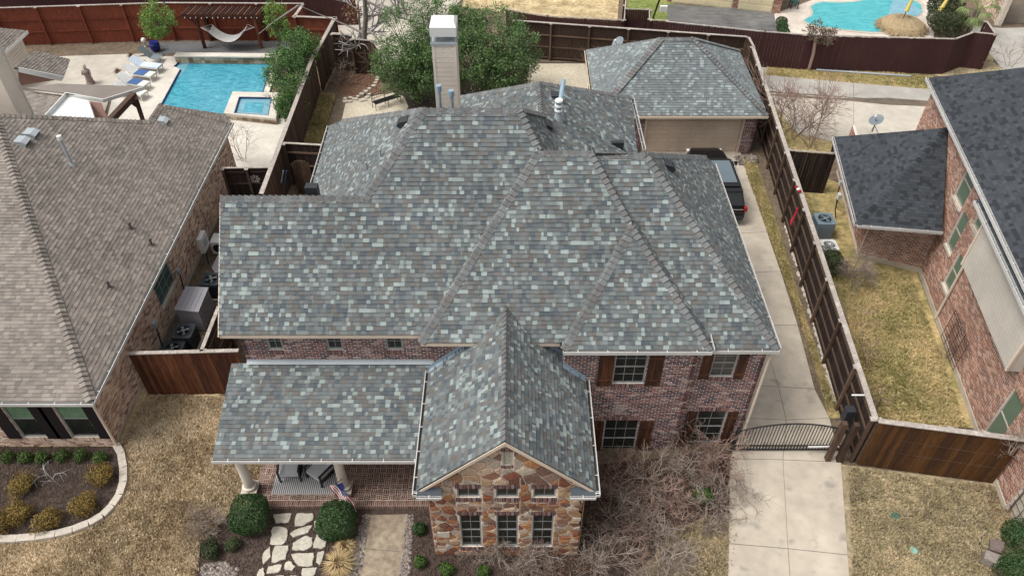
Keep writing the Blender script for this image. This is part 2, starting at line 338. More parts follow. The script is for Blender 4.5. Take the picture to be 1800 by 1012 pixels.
class MB:
    def __init__(s): s.v = []; s.f = []; s.t = []; s.smooth = False
    def add(s, vs, fs, tone=0.5):
        b = len(s.v); s.v.extend([tuple(p) for p in vs])
        for f in fs: s.f.append([i + b for i in f]); s.t.append(tone)
    def quad(s, a, b, c, d, tone=.5): s.add([a, b, c, d], [(0, 1, 2, 3)], tone)
    def poly(s, pts, tone=.5): s.add(pts, [tuple(range(len(pts)))], tone)
    def box(s, x0, y0, z0, x1, y1, z1, tone=.5):
        s.add([(x0,y0,z0),(x1,y0,z0),(x1,y1,z0),(x0,y1,z0),(x0,y0,z1),(x1,y0,z1),(x1,y1,z1),(x0,y1,z1)],
              [(0,3,2,1),(4,5,6,7),(0,1,5,4),(1,2,6,5),(2,3,7,6),(3,0,4,7)], tone)
    def obox(s, c, ax, ay, az, tone=.5):
        """oriented box: centre and three half-axis vectors"""
        c = Vector(c); v = []
        for k in (-1, 1):
            for (i, j) in ((-1,-1),(1,-1),(1,1),(-1,1)): v.append(c + ax * i + ay * j + az * k)
        s.add(v, [(0,3,2,1),(4,5,6,7),(0,1,5,4),(1,2,6,5),(2,3,7,6),(3,0,4,7)], tone)
    def bar(s, a, b, wd, ht=None, tone=.5, up=Vector((0,0,1))):
        a = Vector(a); b = Vector(b); ht = ht or wd
        d = b - a; L = d.length; d.normalize()
        if abs(d.dot(up)) > .98: up = Vector((0, 1, 0))
        x = d.cross(up).normalized(); z = x.cross(d).normalized()
        s.obox((a + b) / 2, x * wd / 2, z * ht / 2, d * L / 2, tone)
    def tube(s, pts, rs, n=6, tone=.5, cap=True):
        pts = [Vector(p) for p in pts]
        if not hasattr(rs, '__len__'): rs = [rs] * len(pts)
        base = len(s.v); m = len(pts)
        for i, p in enumerate(pts):
            d = (pts[min(i + 1, m - 1)] - pts[max(i - 1, 0)])
            if d.length < 1e-9: d = Vector((0, 0, 1))
            d.normalize()
            a = d.orthogonal().normalized() if i == 0 else (a - d * a.dot(d))
            if a.length < 1e-6: a = d.orthogonal()
            a.normalize(); b = d.cross(a)
            for k in range(n):
                th = 2 * math.pi * k / n
                s.v.append(tuple(p + (a * math.cos(th) + b * math.sin(th)) * rs[i]))
        for i in range(m - 1):
            for k in range(n):
                k2 = (k + 1) % n
                s.f.append([base + i * n + k, base + i * n + k2, base + (i + 1) * n + k2, base + (i + 1) * n + k]); s.t.append(tone)
        if cap:
            s.f.append([base + k for k in range(n)][::-1]); s.t.append(tone)
            s.f.append([base + (m - 1) * n + k for k in range(n)]); s.t.append(tone)
    def lathe(s, c, prof, n=16, tone=.5):
        """prof: list of (r, z) bottom to top around a vertical axis at c"""
        c = Vector(c); base = len(s.v)
        for r, z in prof:
            for k in range(n):
                th = 2 * math.pi * k / n
                s.v.append((c.x + r * math.cos(th), c.y + r * math.sin(th), c.z + z))
        for i in range(len(prof) - 1):
            for k in range(n):
                k2 = (k + 1) % n
                s.f.append([base + i*n + k, base + i*n + k2, base + (i+1)*n + k2, base + (i+1)*n + k]); s.t.append(tone)
        s.f.append([base + k for k in range(n)][::-1]); s.t.append(tone)
        s.f.append([base + (len(prof)-1)*n + k for k in range(n)]); s.t.append(tone)
    def ell(s, c, r, n=10, tone=.5):
        c = Vector(c); prof = []
        base = len(s.v)
        for i in range(n // 2 + 1):
            a = -math.pi / 2 + math.pi * i / (n // 2)
            for k in range(n):
                th = 2 * math.pi * k / n
                s.v.append((c.x + r[0]*math.cos(a)*math.cos(th), c.y + r[1]*math.cos(a)*math.sin(th), c.z + r[2]*math.sin(a)))
        for i in range(n // 2):
            for k in range(n):
                k2 = (k+1) % n
                s.f.append([base+i*n+k, base+i*n+k2, base+(i+1)*n+k2, base+(i+1)*n+k]); s.t.append(tone)
    def prism(s, pts, dn, tone=.5):
        """pts convex loop, extruded by vector dn (top is pts)"""
        n = len(pts); lo = [Vector(p) + dn for p in pts]
        s.add(list(pts) + lo, [tuple(range(n)), tuple(range(2*n-1, n-1, -1))] + [(i, i+n, (i+1) % n + n, (i+1) % n) for i in range(n)], tone)
    def mesh(s, name, m, off=Vector((0,0,0))):
        me = bpy.data.meshes.new(name)
        me.from_pydata([(a-off.x, b-off.y, c-off.z) for a, b, c in s.v], [], s.f)
        at = me.attributes.new('tone', 'FLOAT', 'FACE'); at.data.foreach_set('value', s.t)
        me.materials.append(MATS[m])
        if s.smooth: me.polygons.foreach_set('use_smooth', [True] * len(me.polygons))
        me.update(); return me
    def build(s, name, m, parent=None, kind=None, label=None, cat=None, group=None):
        if not s.v: return None
        n = len(s.v)
        off = Vector((sum(v[0] for v in s.v)/n, sum(v[1] for v in s.v)/n, min(v[2] for v in s.v)))
        o = bpy.data.objects.new(name, s.mesh(name, m, off))
        reg(o, parent, off)
        return tag(o, label, cat, group, kind)
def boxpart(name, m, parent, *a, **k):
    b = MB(); b.box(*a); return b.build(name, m, parent, **k)
def barpart(name, m, parent, a, b, wd, ht=None, **k):
    q = MB(); q.bar(a, b, wd, ht); return q.build(name, m, parent, **k)
def tubepart(name, m, parent, pts, r, n=8, **k):
    q = MB(); q.tube(pts, r, n); q.smooth = False; return q.build(name, m, parent, **k)

# ------------------------------------------------------------------ 2-D clipping
def clip_half(poly, a, b, c):
    """keep a*x+b*y<=c"""
    out = []; n = len(poly)
    for i in range(n):
        p = poly[i]; q = poly[(i + 1) % n]
        dp = a*p[0] + b*p[1] - c; dq = a*q[0] + b*q[1] - c
        if dp <= 0: out.append(p)
        if (dp < 0 < dq) or (dq < 0 < dp):
            t = dp / (dp - dq); out.append((p[0] + (q[0]-p[0])*t, p[1] + (q[1]-p[1])*t))
    return out
def halves(poly):
    ar = sum(poly[i][0]*poly[(i+1) % len(poly)][1] - poly[(i+1) % len(poly)][0]*poly[i][1] for i in range(len(poly)))
    if ar < 0: poly = poly[::-1]
    H_ = []
    for i in range(len(poly)):
        p = poly[i]; q = poly[(i+1) % len(poly)]
        a = q[1]-p[1]; b = -(q[0]-p[0]); H_.append((a, b, a*p[0] + b*p[1]))
    return H_
def clip_poly(sub, hv):
    for a, b, c in hv:
        sub = clip_half(sub, a, b, c)
        if len(sub) < 3: return []
    return sub
def area(p): return abs(sum(p[i][0]*p[(i+1) % len(p)][1] - p[(i+1) % len(p)][0]*p[i][1] for i in range(len(p)))) / 2
def inpoly(x, y, poly):
    c = False; n = len(poly); j = n - 1
    for i in range(n):
        xi, yi = poly[i][0], poly[i][1]; xj, yj = poly[j][0], poly[j][1]
        if (yi > y) != (yj > y) and x < (xj-xi)*(y-yi)/(yj-yi) + xi: c = not c
        j = i
    return c
def minus_rect(poly, r):
    """convex polygon minus an axis rect -> convex pieces"""
    x0, y0, x1, y1 = r; out = []
    a = clip_half(poly, 1, 0, x0)
    if len(a) > 2: out.append(a)
    a = clip_half(poly, -1, 0, -x1)
    if len(a) > 2: out.append(a)
    mid = clip_half(clip_half(poly, -1, 0, -x0) or [], 1, 0, x1) if True else []
    if len(mid) > 2:
        a = clip_half(mid, 0, 1, y0)
        if len(a) > 2: out.append(a)
        a = clip_half(mid, 0, -1, -y1)
        if len(a) > 2: out.append(a)
    return out
def minus_rects(poly, rects):
    ps = [poly]
    for r in rects:
        nx = []
        for p in ps:
            xs = [q[0] for q in p]; ys = [q[1] for q in p]
            if max(xs) <= r[0] or min(xs) >= r[2] or max(ys) <= r[1] or min(ys) >= r[3]: nx.append(p)
            else: nx += minus_rect(p, r)
        ps = nx
    return ps
class Frame:
    """2-D frame on a wall or roof plane: o origin, u across, v up the plane, n outwards"""
    def __init__(s, o, u, v):
        s.o = Vector(o); s.u = Vector(u).normalized(); v = Vector(v); v = v - s.u * v.dot(s.u); s.v = v.normalized()
        s.n = s.u.cross(s.v).normalized()
    def at(s, a, b, h=0.0): return s.o + s.u*a + s.v*b + s.n*h
    def uv(s, p): d = Vector(p) - s.o; return (d.dot(s.u), d.dot(s.v))
    def pix(s, px, py):
        r = ray(px, py); t = (s.o - EYE).dot(s.n) / r.dot(s.n); return s.uv(EYE + r * t)
    def rect(s, *pp):
        q = [s.pix(*p) for p in pp]
        return (min(a[0] for a in q), min(a[1] for a in q), max(a[0] for a in q), max(a[1] for a in q))
def fbox(mb, fr, r, h0, h1, tone=.5):
    u0, v0, u1, v1 = r
    c = fr.at((u0+u1)/2, (v0+v1)/2, (h0+h1)/2)
    mb.obox(c, fr.u*(u1-u0)/2, fr.v*(v1-v0)/2, fr.n*(h1-h0)/2, tone)
def fboxpart(name, m, parent, fr, r, h0, h1, **k):
    b = MB(); fbox(b, fr, r, h0, h1); return b.build(name, m, parent, **k)

# pieces are (loop of 3-D points on top, loop below, tone); Pieces picks the 300 that show largest as parts
class Pieces:
    def __init__(s): s.L = []
    def add(s, top, bot, tone): s.L.append((top, bot, tone))
    def size(s, it):
        q = [proj(p) for p in it[0]]
        if any(k[2] < 1 for k in q): return 0
        xs = [k[0] for k in q]; ys = [k[1] for k in q]
        if max(xs) < 0 or min(xs) > 1800 or max(ys) < 0 or min(ys) > 1012: return 0
        return abs(sum(q[i][0]*q[(i+1) % len(q)][1] - q[(i+1) % len(q)][0]*q[i][1] for i in range(len(q))))
    @staticmethod
    def put(mb, it):
        top, bot, tone = it; n = len(top)
        mb.add(list(top) + list(bot), [tuple(range(n))] + [(i, i+n, (i+1) % n + n, (i+1) % n) for i in range(n)], tone)
    def build(s, one, many, m, parent, top=300):
        s.L.sort(key=s.size, reverse=True)
        rest = MB()
        for i, it in enumerate(s.L):
            if i < top:
                b = MB(); s.put(b, it); b.build(one, m, parent)
            else: s.put(rest, it)
        if rest.v: rest.build(many, m, parent, kind='stuff')
def shingles(pc, fr, poly, expo=.143, wlo=.09, whi=.21, th=.027, seed=0, keep=None, tab=0.5):
    """overlapping tabs laid in rows up a roof plane inside a convex polygon (2-D), v=0 at the eave"""
    hv = halves(poly)
    us = [p[0] for p in poly]; vs = [p[1] for p in poly]
    r0 = int(math.floor(min(vs)/expo)); r1 = int(math.ceil(max(vs)/expo))
    for r in range(r0, r1):
        rng = random.Random(seed*1009 + r); v0 = r*expo; u = -30.0
        while u < max(us):
            wd = rng.uniform(wlo, whi) if rng.random() > .12 else rng.uniform(wlo*.5, wlo); tone = rng.random()
            pr = th * (1.0 if rng.random() < tab else .55)
            if u + wd < min(us): u += wd; continue
            q = clip_poly([(u, v0), (u+wd, v0), (u+wd, v0+expo), (u, v0+expo)], hv)
            u += wd
            if len(q) < 3 or area(q) < 1e-4: continue
            top = []; bot = []
            for a, b in q:
                k = (b - v0)/expo
                top.append(fr.at(a, b, .006 + pr*(1-k) + .001)); bot.append(fr.at(a, b, 0))
            pc.add(top, bot, tone)
def roof_plane(house, pc, pts, eave_dir, mat_deck='roof_deck', seed=0, expo=.143, wlo=.09, whi=.21, th=.027, origin=None):
    """a roof face from 3-D points (convex, coplanar): deck sheet plus shingles; eave_dir runs along the eave"""
    n = (pts[1]-pts[0]).cross(pts[2]-pts[0]).normalized()
    if n.z < 0: n = -n
    u = Vector(eave_dir).normalized(); u = (u - n*u.dot(n)).normalized()
    v = n.cross(u)
    if v.z < 0: u = -u; v = n.cross(u)
    lo = origin or min(pts, key=lambda p: p.z)
    fr = Frame(lo, u, v)
    poly = [fr.uv(p) for p in pts]
    b = MB(); b.prism([fr.at(*q) for q in poly], fr.n * -.09)
    b.build('roof_deck', mat_deck, house)
    shingles(pc, fr, poly, expo, wlo, whi, th, seed)
    return fr
def caps(pc, p0, p1, n1, n2, wd=.19, expo=.2, seed=0, rise=.065):
    """bent cap shingles laid from the low end p0 up to p1"""
    rng = random.Random(seed); d = (p1-p0); L = d.length; d.normalize(); sd = []
    for n in (n1, n2):
        s_ = n.cross(d).normalized()
        if s_.z > 0: s_ = -s_
        sd.append(s_)
    if sd[0].dot(sd[1]) > .98: sd[1] = -sd[0]
    up = (n1+n2).normalized(); k = int(L/expo) + 1
    for i in range(k):
        a = p0 + d*(i*expo); b = p0 + d*min(L, (i+1)*expo + .03)
        ha, hb = .022 + rise*rng.uniform(.85,1.1), .022
        s1 = sd[0]*wd; s2 = sd[1]*wd; tn = rng.random()
        A = [a + s1 + up*(ha*.6), a + up*ha, a + s2 + up*(ha*.6)]; B = [b + s1 + up*(hb*.6), b + up*hb, b + s2 + up*(hb*.6)]
        dz = up * -.04
        pc.add([A[0], A[1], A[2], B[2], B[1], B[0]], [q + dz for q in (A[0], A[1], A[2], B[2], B[1], B[0])], tn)
def put_bent(mb, it):
    top, bot, tone = it
    mb.add(list(top)+list(bot), [(0,1,4,5),(1,2,3,4)] + [(i, i+6, (i+1) % 6 + 6, (i+1) % 6) for i in range(6)], tone)
class Bent(Pieces):
    put = staticmethod(put_bent)
def bricks(pc, fr, poly, holes=(), bw=.205, bh=.064, m=.024, prd=.012, seed=0, v0=0):
    rng = random.Random(seed); hv = halves(poly)
    us = [p[0] for p in poly]; vs = [p[1] for p in poly]
    pitch = bh + m; r0 = int(math.floor((min(vs)-v0)/pitch))
    r = r0
    while v0 + r*pitch < max(vs):
        b = v0 + r*pitch; u = math.floor(min(us)/(bw+m))*(bw+m) - (bw+m)*(.5 if r % 2 else 1)
        while u < max(us):
            q0 = clip_poly([(u, b), (u+bw, b), (u+bw, b+bh), (u, b+bh)], hv); u += bw+m
            if len(q0) < 3: continue
            tone = rng.random(); h = prd*rng.uniform(.6, 1.3)
            for q in (minus_rects(q0, holes) if holes else [q0]):
                if area(q) < 6e-4: continue
                pc.add([fr.at(x, y, h) for x, y in q], [fr.at(x, y, -.004) for x, y in q], tone)
        r += 1
def soldiers(pc, fr, r, prd=.016, wd=.062, m=.013, seed=1):
    rng = random.Random(seed); u = r[0]
    while u < r[2]-.01:
        e = min(u+wd, r[2]); h = prd*rng.uniform(.7, 1.3)
        q = [(u, r[1]), (e, r[1]), (e, r[3]), (u, r[3])]
        pc.add([fr.at(x, y, h) for x, y in q], [fr.at(x, y, -.004) for x, y in q], rng.random()); u += wd+m
def wall_base(parent, fr, poly, holes, m, th=.12, name='wall'):
    b = MB()
    for q in minus_rects(poly, list(holes)):
        b.prism([fr.at(x, y, 0) for x, y in q], fr.n * -th)
    return b.build(name, m, parent)
def window(parent, fr, r, cols=2, rows=2, sash=True, fm='window_frame', gm='glass_dark', fw=.04, rec=.07, blind=None, label=None):
    """recessed window: frame, meeting rail, glazing bars and one pane per light"""
    u0, v0, u1, v1 = r
    b = MB()
    for q in ((u0, v0, u0+fw, v1), (u1-fw, v0, u1, v1), (u0+fw, v0, u1-fw, v0+fw), (u0+fw, v1-fw, u1-fw, v1)): fbox(b, fr, q, -rec-.05, -rec+.03)
    vm = (v0+v1)/2
    if sash: fbox(b, fr, (u0+fw, vm-.022, u1-fw, vm+.022), -rec-.04, -rec+.02)
    win = b.build('window', fm, parent, label=label)
    rv = MB()
    for q in ((u0-.002, v0, u0, v1), (u1, v0, u1+.002, v1)): fbox(rv, fr, q, -.14, -.001)
    g = MB(); iu0, iu1, iv0, iv1 = u0+fw, u1-fw, v0+fw, v1-fw
    for i in range(1, cols): 
        x = iu0 + (iu1-iu0)*i/cols; fbox(g, fr, (x-.008, iv0, x+.008, iv1), -rec-.02, -rec+.006)
    for j in range(1, rows):
        y = iv0 + (iv1-iv0)*j/rows
        if sash and abs(y-vm) < .03: continue
        fbox(g, fr, (iu0, y-.008, iu1, y+.008), -rec-.019, -rec+.005)
    if g.v: g.build('muntin', fm, win)
    for j in range(rows):
        for i in range(cols):
            a0 = iu0 + (iu1-iu0)*i/cols; a1 = iu0 + (iu1-iu0)*(i+1)/cols; b0 = iv0 + (iv1-iv0)*j/rows; b1 = iv0 + (iv1-iv0)*(j+1)/rows
            fboxpart('pane', gm if not (blind and j >= rows-blind) else 'glass_green', win, fr, (a0+.006, b0+.006, a1-.006, b1-.006), -rec-.012, -rec-.006)
    fboxpart('backing', 'dark_plastic', win, fr, (u0, v0, u1, v1), -rec-.09, -rec-.055)
    return win
def gutter(parent, a, b, out, m='gutter_white', wd=.12, ht=.11, step=.9):
    """open half-box gutter with straps; out points away from the roof"""
    a = Vector(a); b = Vector(b); out = Vector(out).normalized(); up = Vector((0, 0, 1)); d = (b-a).normalized(); L = (b-a).length
    q = MB(); mid = (a+b)/2
    q.obox(mid + out*.006 - up*ht/2, d*L/2, out*.006, up*ht/2)
    q.obox(mid + out*wd/2 - up*(ht-.006), d*L/2, out*(wd/2-.012), up*.006)
    q.obox(mid + out*(wd) - up*(ht/2-.01), d*L/2, out*.014, up*(ht/2+.01))
    for e in (a, b): q.obox(e + out*wd/2 - up*(ht/2-.001), d*.006, out*(wd/2-.014), up*(ht/2-.008))
    k = max(1, int(L/step))
    for i in range(k):
        q.obox(a + d*(L*(i+.5)/k) + out*wd/2 + up*.006, d*.015, out*(wd/2+.02), up*.004)
    g = q.build('gutter', m, parent)
    t = MB(); t.obox(mid + out*wd/2 - up*(ht-.025), d*(L/2-.01), out*(wd/2-.016), up*.004)
    t.build('gutter_litter', 'gutter_dark', g)
    return g
def sheet(name, pts, z, m, kind='structure', label=None, cat=None, parent=None, th=None, world=False):
    q = [(Vector((p[0], p[1], z)) if world else P(p[0], p[1], z)) for p in pts]
    b = MB()
    if th:
        n = len(q); lo = [p + Vector((0, 0, -th)) for p in q]
        b.add(q + lo, [tuple(range(n))] + [(i, i+n, (i+1) % n + n, (i+1) % n) for i in range(n)])
    else: b.poly(q)
    # triangulate n-gons safely
    o = b.build(name, m, parent, kind=kind if parent is None else None, label=label, cat=cat)
    return o
# =================================================================== GROUND AND PAVING
V = Vector; X_ = V((1,0,0)); Y_ = V((0,1,0)); Z_ = V((0,0,1))
_b = MB(); _b.quad((-220,-20,-.03), (220,-20,-.03), (220,420,-.03), (-220,420,-.03)); _b.build('ground', 'soil', kind='structure')
sheet('lawn', [(-60,690),(300,640),(400,700),(480,830),(470,900),(400,905),(352,960),(345,1060),(-120,1060)], .0, 'lawn_gold')
sheet('mulch_bed', [(402,905),(360,930),(344,975),(345,1080),(1290,1080),(1292,790),(470,880)], .006, 'mulch')
sheet('lawn', [(1175,935),(1245,905),(1283,905),(1281,1080),(1060,1080),(1120,1000),(1165,965)], .012, 'lawn_brown')
sheet('side_yard', [(225,700),(400,700),(640,230),(560,200)], -.012, 'soil')
sheet('lawn', [(1475,815),(1490,1090),(1900,1090),(1840,960),(1790,890),(1750,850)], .004, 'lawn_brown')
sheet('lawn', [(1545,742),(1455,560),(1445,455),(1500,452),(1612,478),(1712,752)], .004, 'lawn_green')
sheet('lawn', [(1395,320),(1360,215),(1345,160),(1400,180),(1475,235),(1460,280)], .004, 'lawn_green')
sheet('lawn', [(1500,330),(1380,290),(1420,460),(1508,455)], .008, 'lawn_green')
sheet('lawn_strip', [(1300,275),(1328,282),(1375,420),(1410,540),(1475,720),(1480,735),(1457,735),(1420,600)], .010, 'lawn_green')
sheet('lawn', [(820,-25),(1090,-25),(1085,42),(960,34),(812,12)], .004, 'lawn_gold')
sheet('lawn', [(1100,-20),(1190,-20),(1180,45),(1105,40)], .004, 'turf_green')
sheet('lawn', [(548,-15),(598,-15),(580,30),(534,40),(528,60),(548,32)], .004, 'turf_green')
# driveway: slabs with joints between
def slabs(name, rows, m, z=.02, gap=.014):
    """rows: list of rows of pixel corner points; one slab in each cell"""
    g = [[P(x, y, 0) for x, y in r] for r in rows]
    base = MB(); o = None
    for j in range(len(g)-1):
        for i in range(len(g[j])-1): base.quad(*[p + Z_*(z-.012) for p in (g[j][i], g[j][i+1], g[j+1][i+1], g[j+1][i])])
    root = base.build(name, 'joint', kind='structure')
    for j in range(len(g)-1):
        for i in range(len(g[j])-1):
            q = [g[j][i], g[j][i+1], g[j+1][i+1], g[j+1][i]]; c = sum(q, V())/4
            q = [p + (c-p).normalized()*gap + Z_*z for p in q]
            b = MB(); b.prism(q, Z_*-.06); b.build('slab', m, root)
    return root
slabs('driveway', [[(1330,270),(1325,262),(1260,262)][::-1] if 0 else [(1130,262),(1225,262),(1302,268)],
      [(1130,320),(1225,335),(1324,335)], [(1140,405),(1270,412),(1348,408)], [(1180,470),(1300,480),(1372,477)], [(1230,565),(1335,572),(1402,572)],
      [(1285,676),(1368,680),(1432,684)], [(1310,735),(1382,738),(1458,735)], [(1283,806),(1376,808),(1478,812)], [(1281,955),(1385,964),(1490,975)], [(1276,1085),(1394,1090),(1500,1100)]], 'concrete')
slabs('front_walk', [[(637,905),(718,903)],[(628,963),(712,970)],[(612,1050),(700,1058)]], 'aggregate')
slabs('front_walk', [[(612,1052),(700,1060)],[(600,1120),(695,1120)]], 'aggregate')
slabs('alley', [[(1325,118),(1500,128),(1640,140)],[(1340,160),(1500,172),(1650,182)]], 'alley_concrete')
slabs('alley', [[(1700,45),(1760,50),(1840,48)],[(1760,120),(1800,110),(1900,130)],[(1790,180),(1850,180),(1950,200)]], 'alley_concrete')
slabs('neighbour_drive', [[(1344,163),(1500,173),(1650,187)],[(1400,235),(1500,258),(1720,275)]], 'concrete_light')
sheet('puddle', [(1348,166),(1400,166),(1450,172),(1500,173),(1560,172),(1640,178),(1632,187),(1560,184),(1470,175),(1380,171)], .034, 'wet_concrete')
sheet('verge', [(1352,112),(1420,118),(1560,128),(1640,134),(1635,157),(1480,144),(1345,132)], .03, 'lawn_green')
sheet('verge', [(1755,50),(1745,110),(1800,135),(1740,150),(1640,132),(1730,100)], .0, 'lawn_brown')
slabs('back_drive', [[(600,-20),(830,-20)],[(590,50),(770,45)],[(580,115),(700,112)]], 'concrete_light')
slabs('parking_apron', [[(1175,8),(1270,14),(1360,20)],[(1170,52),(1270,60),(1368,70)]], 'concrete_dark')
# ------------------------------------------------------------------- back garden of the main house
sheet('patio', [(600,215),(608,178),(650,170),(690,163),(710,170),(718,188),(700,215)], .02, 'crushed_stone')
sheet('planting_bed', [(605,175),(580,140),(600,120),(660,115),(672,170),(640,165),(610,182)], .012, 'leaf_litter')
sheet('planting_bed', [(665,110),(1040,110),(1040,160),(720,195),(712,170),(690,160)], .006, 'mulch')
sheet('bark_area', [(920,112),(1033,112),(1045,170),(960,150),(930,155)], .016, 'crushed_stone')
sheet('hedge_strip', [(562,255),(590,170),(548,168),(520,300),(530,340),(575,300)], .02, 'hedge_ground')

# =================================================================== MAIN HOUSE
house = thing('brick_house', 'large two storey brown brick house in the centre with grey shingles and stone gable', 'house', (0, 20, 0))
SH = Pieces(); CP = Bent(); BR = Pieces()
ZE = 5.6
def front(zc, Y0): return Plane((0, Y0, zc), (0, -1, 1))
PA = front(ZE, 16.97); PC = front(ZE, 16.62); PF = front(ZE, 16.32); PD = front(5.25, 16.69)
a_ = lambda x, y: PA.px(x, y); c_ = lambda x, y: PC.px(x, y); f_ = lambda x, y: PF.px(x, y); d_ = lambda x, y: PD.px(x, y)
XL = -9.55
def ax(X, p): return V((X, p.y, p.z))
# face A: left block + middle block, one slope
hA = a_(640, 350); rA = a_(745, 192); rR = a_(916, 192); hC = a_(950, 264)
zl = hA.z; A0 = V((XL, 16.97, ZE)); A1 = V((XL, a_(500,346).y, a_(500,346).z))
E0 = V((XL, 16.97, ZE))
roof_plane(house, SH, [V((XL,16.97,ZE)), V((-2.6,16.97,ZE)), V((.5,A1.y,A1.z)), V((XL,A1.y,A1.z))], X_, seed=1, origin=E0)
yr = rA.y; zr = rA.z
roof_plane(house, SH, [V((hA.x,A1.y,A1.z)), V((1.6,A1.y,A1.z)), V((rR.x+.02,yr,zr)), V((rA.x,yr,zr))], X_, seed=1, origin=E0)
# face C
cl = c_(738, 602); ct = c_(945, 267); ct2 = c_(1040, 268); fa = c_(1112, 397)
ct2 = V((ct2.x, ct.y, ct.z)); cr = V((fa.x, 16.62, ZE)); EC = V((-3, 16.62, ZE))
roof_plane(house, SH, [V((cl.x,16.62,ZE)), V((fa.x-1.0,16.62,ZE)), fa, ct2, ct], X_, seed=2, origin=EC)
# face F (bump-out hip)
fl = f_(990, 614); fr_ = f_(1250, 614); ft = PF.px(1112, 397)
fl = V((fl.x, 16.32, ZE)); fr_ = V((fr_.x, 16.32, ZE))
roof_plane(house, SH, [fl, fr_, ft], X_, seed=3, origin=V((0,16.32,ZE)))
# face D
dl = d_(1048, 272); dt = d_(1137, 271); dr = V((8.66, 16.69, 5.25)); dl2 = V((6.0, 16.69, 5.25))
roof_plane(house, SH, [V((5.6,16.69,5.25)), dr, V((dt.x,dt.y,dt.z)), V((ct2.x-.3,dt.y,dt.z)), V((ct2.x+.2, dt.y-1.0, dt.z-1.0))], X_, seed=4, origin=V((0,16.69,5.25)))
# left sliver of C: falls to the left on to A
def side_plane(p0, p1, drop):
    """plane through the hip p0-p1 falling by 1:drop towards -X or +X with eaves along Y"""
    d = (p1-p0); sgn = drop
    # normal with ny chosen so the plane holds the hip: z = z0 + k*(x-x0) (no Y term), k from the hip's rise over its run in x
    return Plane.three(p0, p1, p0 + Y_)
sl = Plane.three(V((cl.x,16.62,ZE)), ct, V((cl.x,16.62,ZE)) + Y_)
def isect_line(pl1, pl2, y):
    """point with given y on both planes"""
    a1, b1, c1 = pl1.n; d1 = pl1.n.dot(pl1.o) - b1*y; a2, b2, c2 = pl2.n; d2 = pl2.n.dot(pl2.o) - b2*y
    det = a1*c2 - a2*c1
    return V(((d1*c2 - d2*c1)/det, y, (a1*d2 - a2*d1)/det))
v0 = isect_line(sl, PA, 16.97); v1 = isect_line(sl, PA, ct.y+.35)
roof_plane(house, SH, [V((cl.x,16.62,ZE)), v0, v1, ct], Y_, seed=5)
# right sliver of C / F: falls to the right on to D
sr = Plane.three(fa, ct2, fa + Y_); v2 = isect_line(sr, PD, ct2.y+.42); v3 = isect_line(sr, PD, fa.y+.3)
roof_plane(house, SH, [fa, v3, v2, ct2], Y_, seed=6)
sf = Plane.three(fr_, ft, fr_ + Y_); v4 = isect_line(sf, PD, 16.32+.75)
zc = 17.3
v4 = V((fr_.x, 16.32 + .40 + .35, ZE)); v5 = isect_line(sf, PD, ft.y+.55)
roof_plane(house, SH, [fr_, v4, v5, ft], Y_, seed=7)
sfl = Plane.three(fl, ft, fl + Y_)
roof_plane(house, SH, [fl, V((fl.x,16.62,ZE)), isect_line(sfl, PC, ft.y+.3), ft], Y_, seed=8)
# face E, right side
e0 = dr; e1 = V((8.64, 27.4, 5.25)); e2 = P(1200, 272, dt.z*.0 + 5.25)
pe = Plane.three(e0, e1, dt); et = pe.px(1150, 271); eb = V((dt.x, dt.y+9.0, dt.z)); 
roof_plane(house, SH, [e0, e1, V((dt.x+2.0, 25.0, pe.o.z)) if 0 else pe.px(1240, 276), dt], Y_, seed=9)
# rear slopes closing the upper roofs
def back(pts, m='roof_deck'):
    b = MB(); b.prism(pts, Z_*-.08); b.build('rear_roof_face', m, house)
back([V((XL,A1.y,A1.z)), V((hA.x,A1.y,A1.z)), V((hA.x,A1.y+3,A1.z-3)), V((XL,A1.y+3,A1.z-3))])
back([rA, rR, V((rR.x-.6,yr+3.6,6.4)), V((rA.x+.3,yr+3.6,6.4))][::-1])
back([ct, V((dt.x,dt.y,dt.z)), V((8.4,27.3,5.2)), V((1.2,27.3,5.2))])
# face B, left side of the middle block
pb = Plane.three(rA, hA, rA + Y_)
b0 = pb.px(545, 342); b1 = pb.px(580, 221); b2 = pb.px(603, 212)
hAb = pb.px(640, 350)
roof_plane(house, SH, [hAb, b0, b1, b2, pb.px(742,191)], Y_, seed=10)
eb0 = b0
# face K, right side of the middle block and rear wing
apx = P(950, 146, 8.5); kr = P(1117, 171, ZE); kf = P(1121, 262, ZE)
kr.x = kf.x = (kr.x+kf.x)/2 + .02
pk = Plane.three(apx, kr, kf); w_ = pk.px(953, 199)
roof_plane(house, SH, [w_, apx, kr, pk.px(1122,285), pk.px(945,285)], Y_, seed=11, wlo=.12)
roof_plane(house, SH, [rR, hC, w_], Y_, seed=12)
roof_plane(house, SH, [hC, pk.px(985,272), w_], Y_, seed=12)
pl = Plane.three(apx, w_, P(812, 168, 5.6)); 
roof_plane(house, SH, [apx, pl.px(950,203), pl.px(806,203), pl.px(810,169)], Y_, seed=13, wlo=.12)
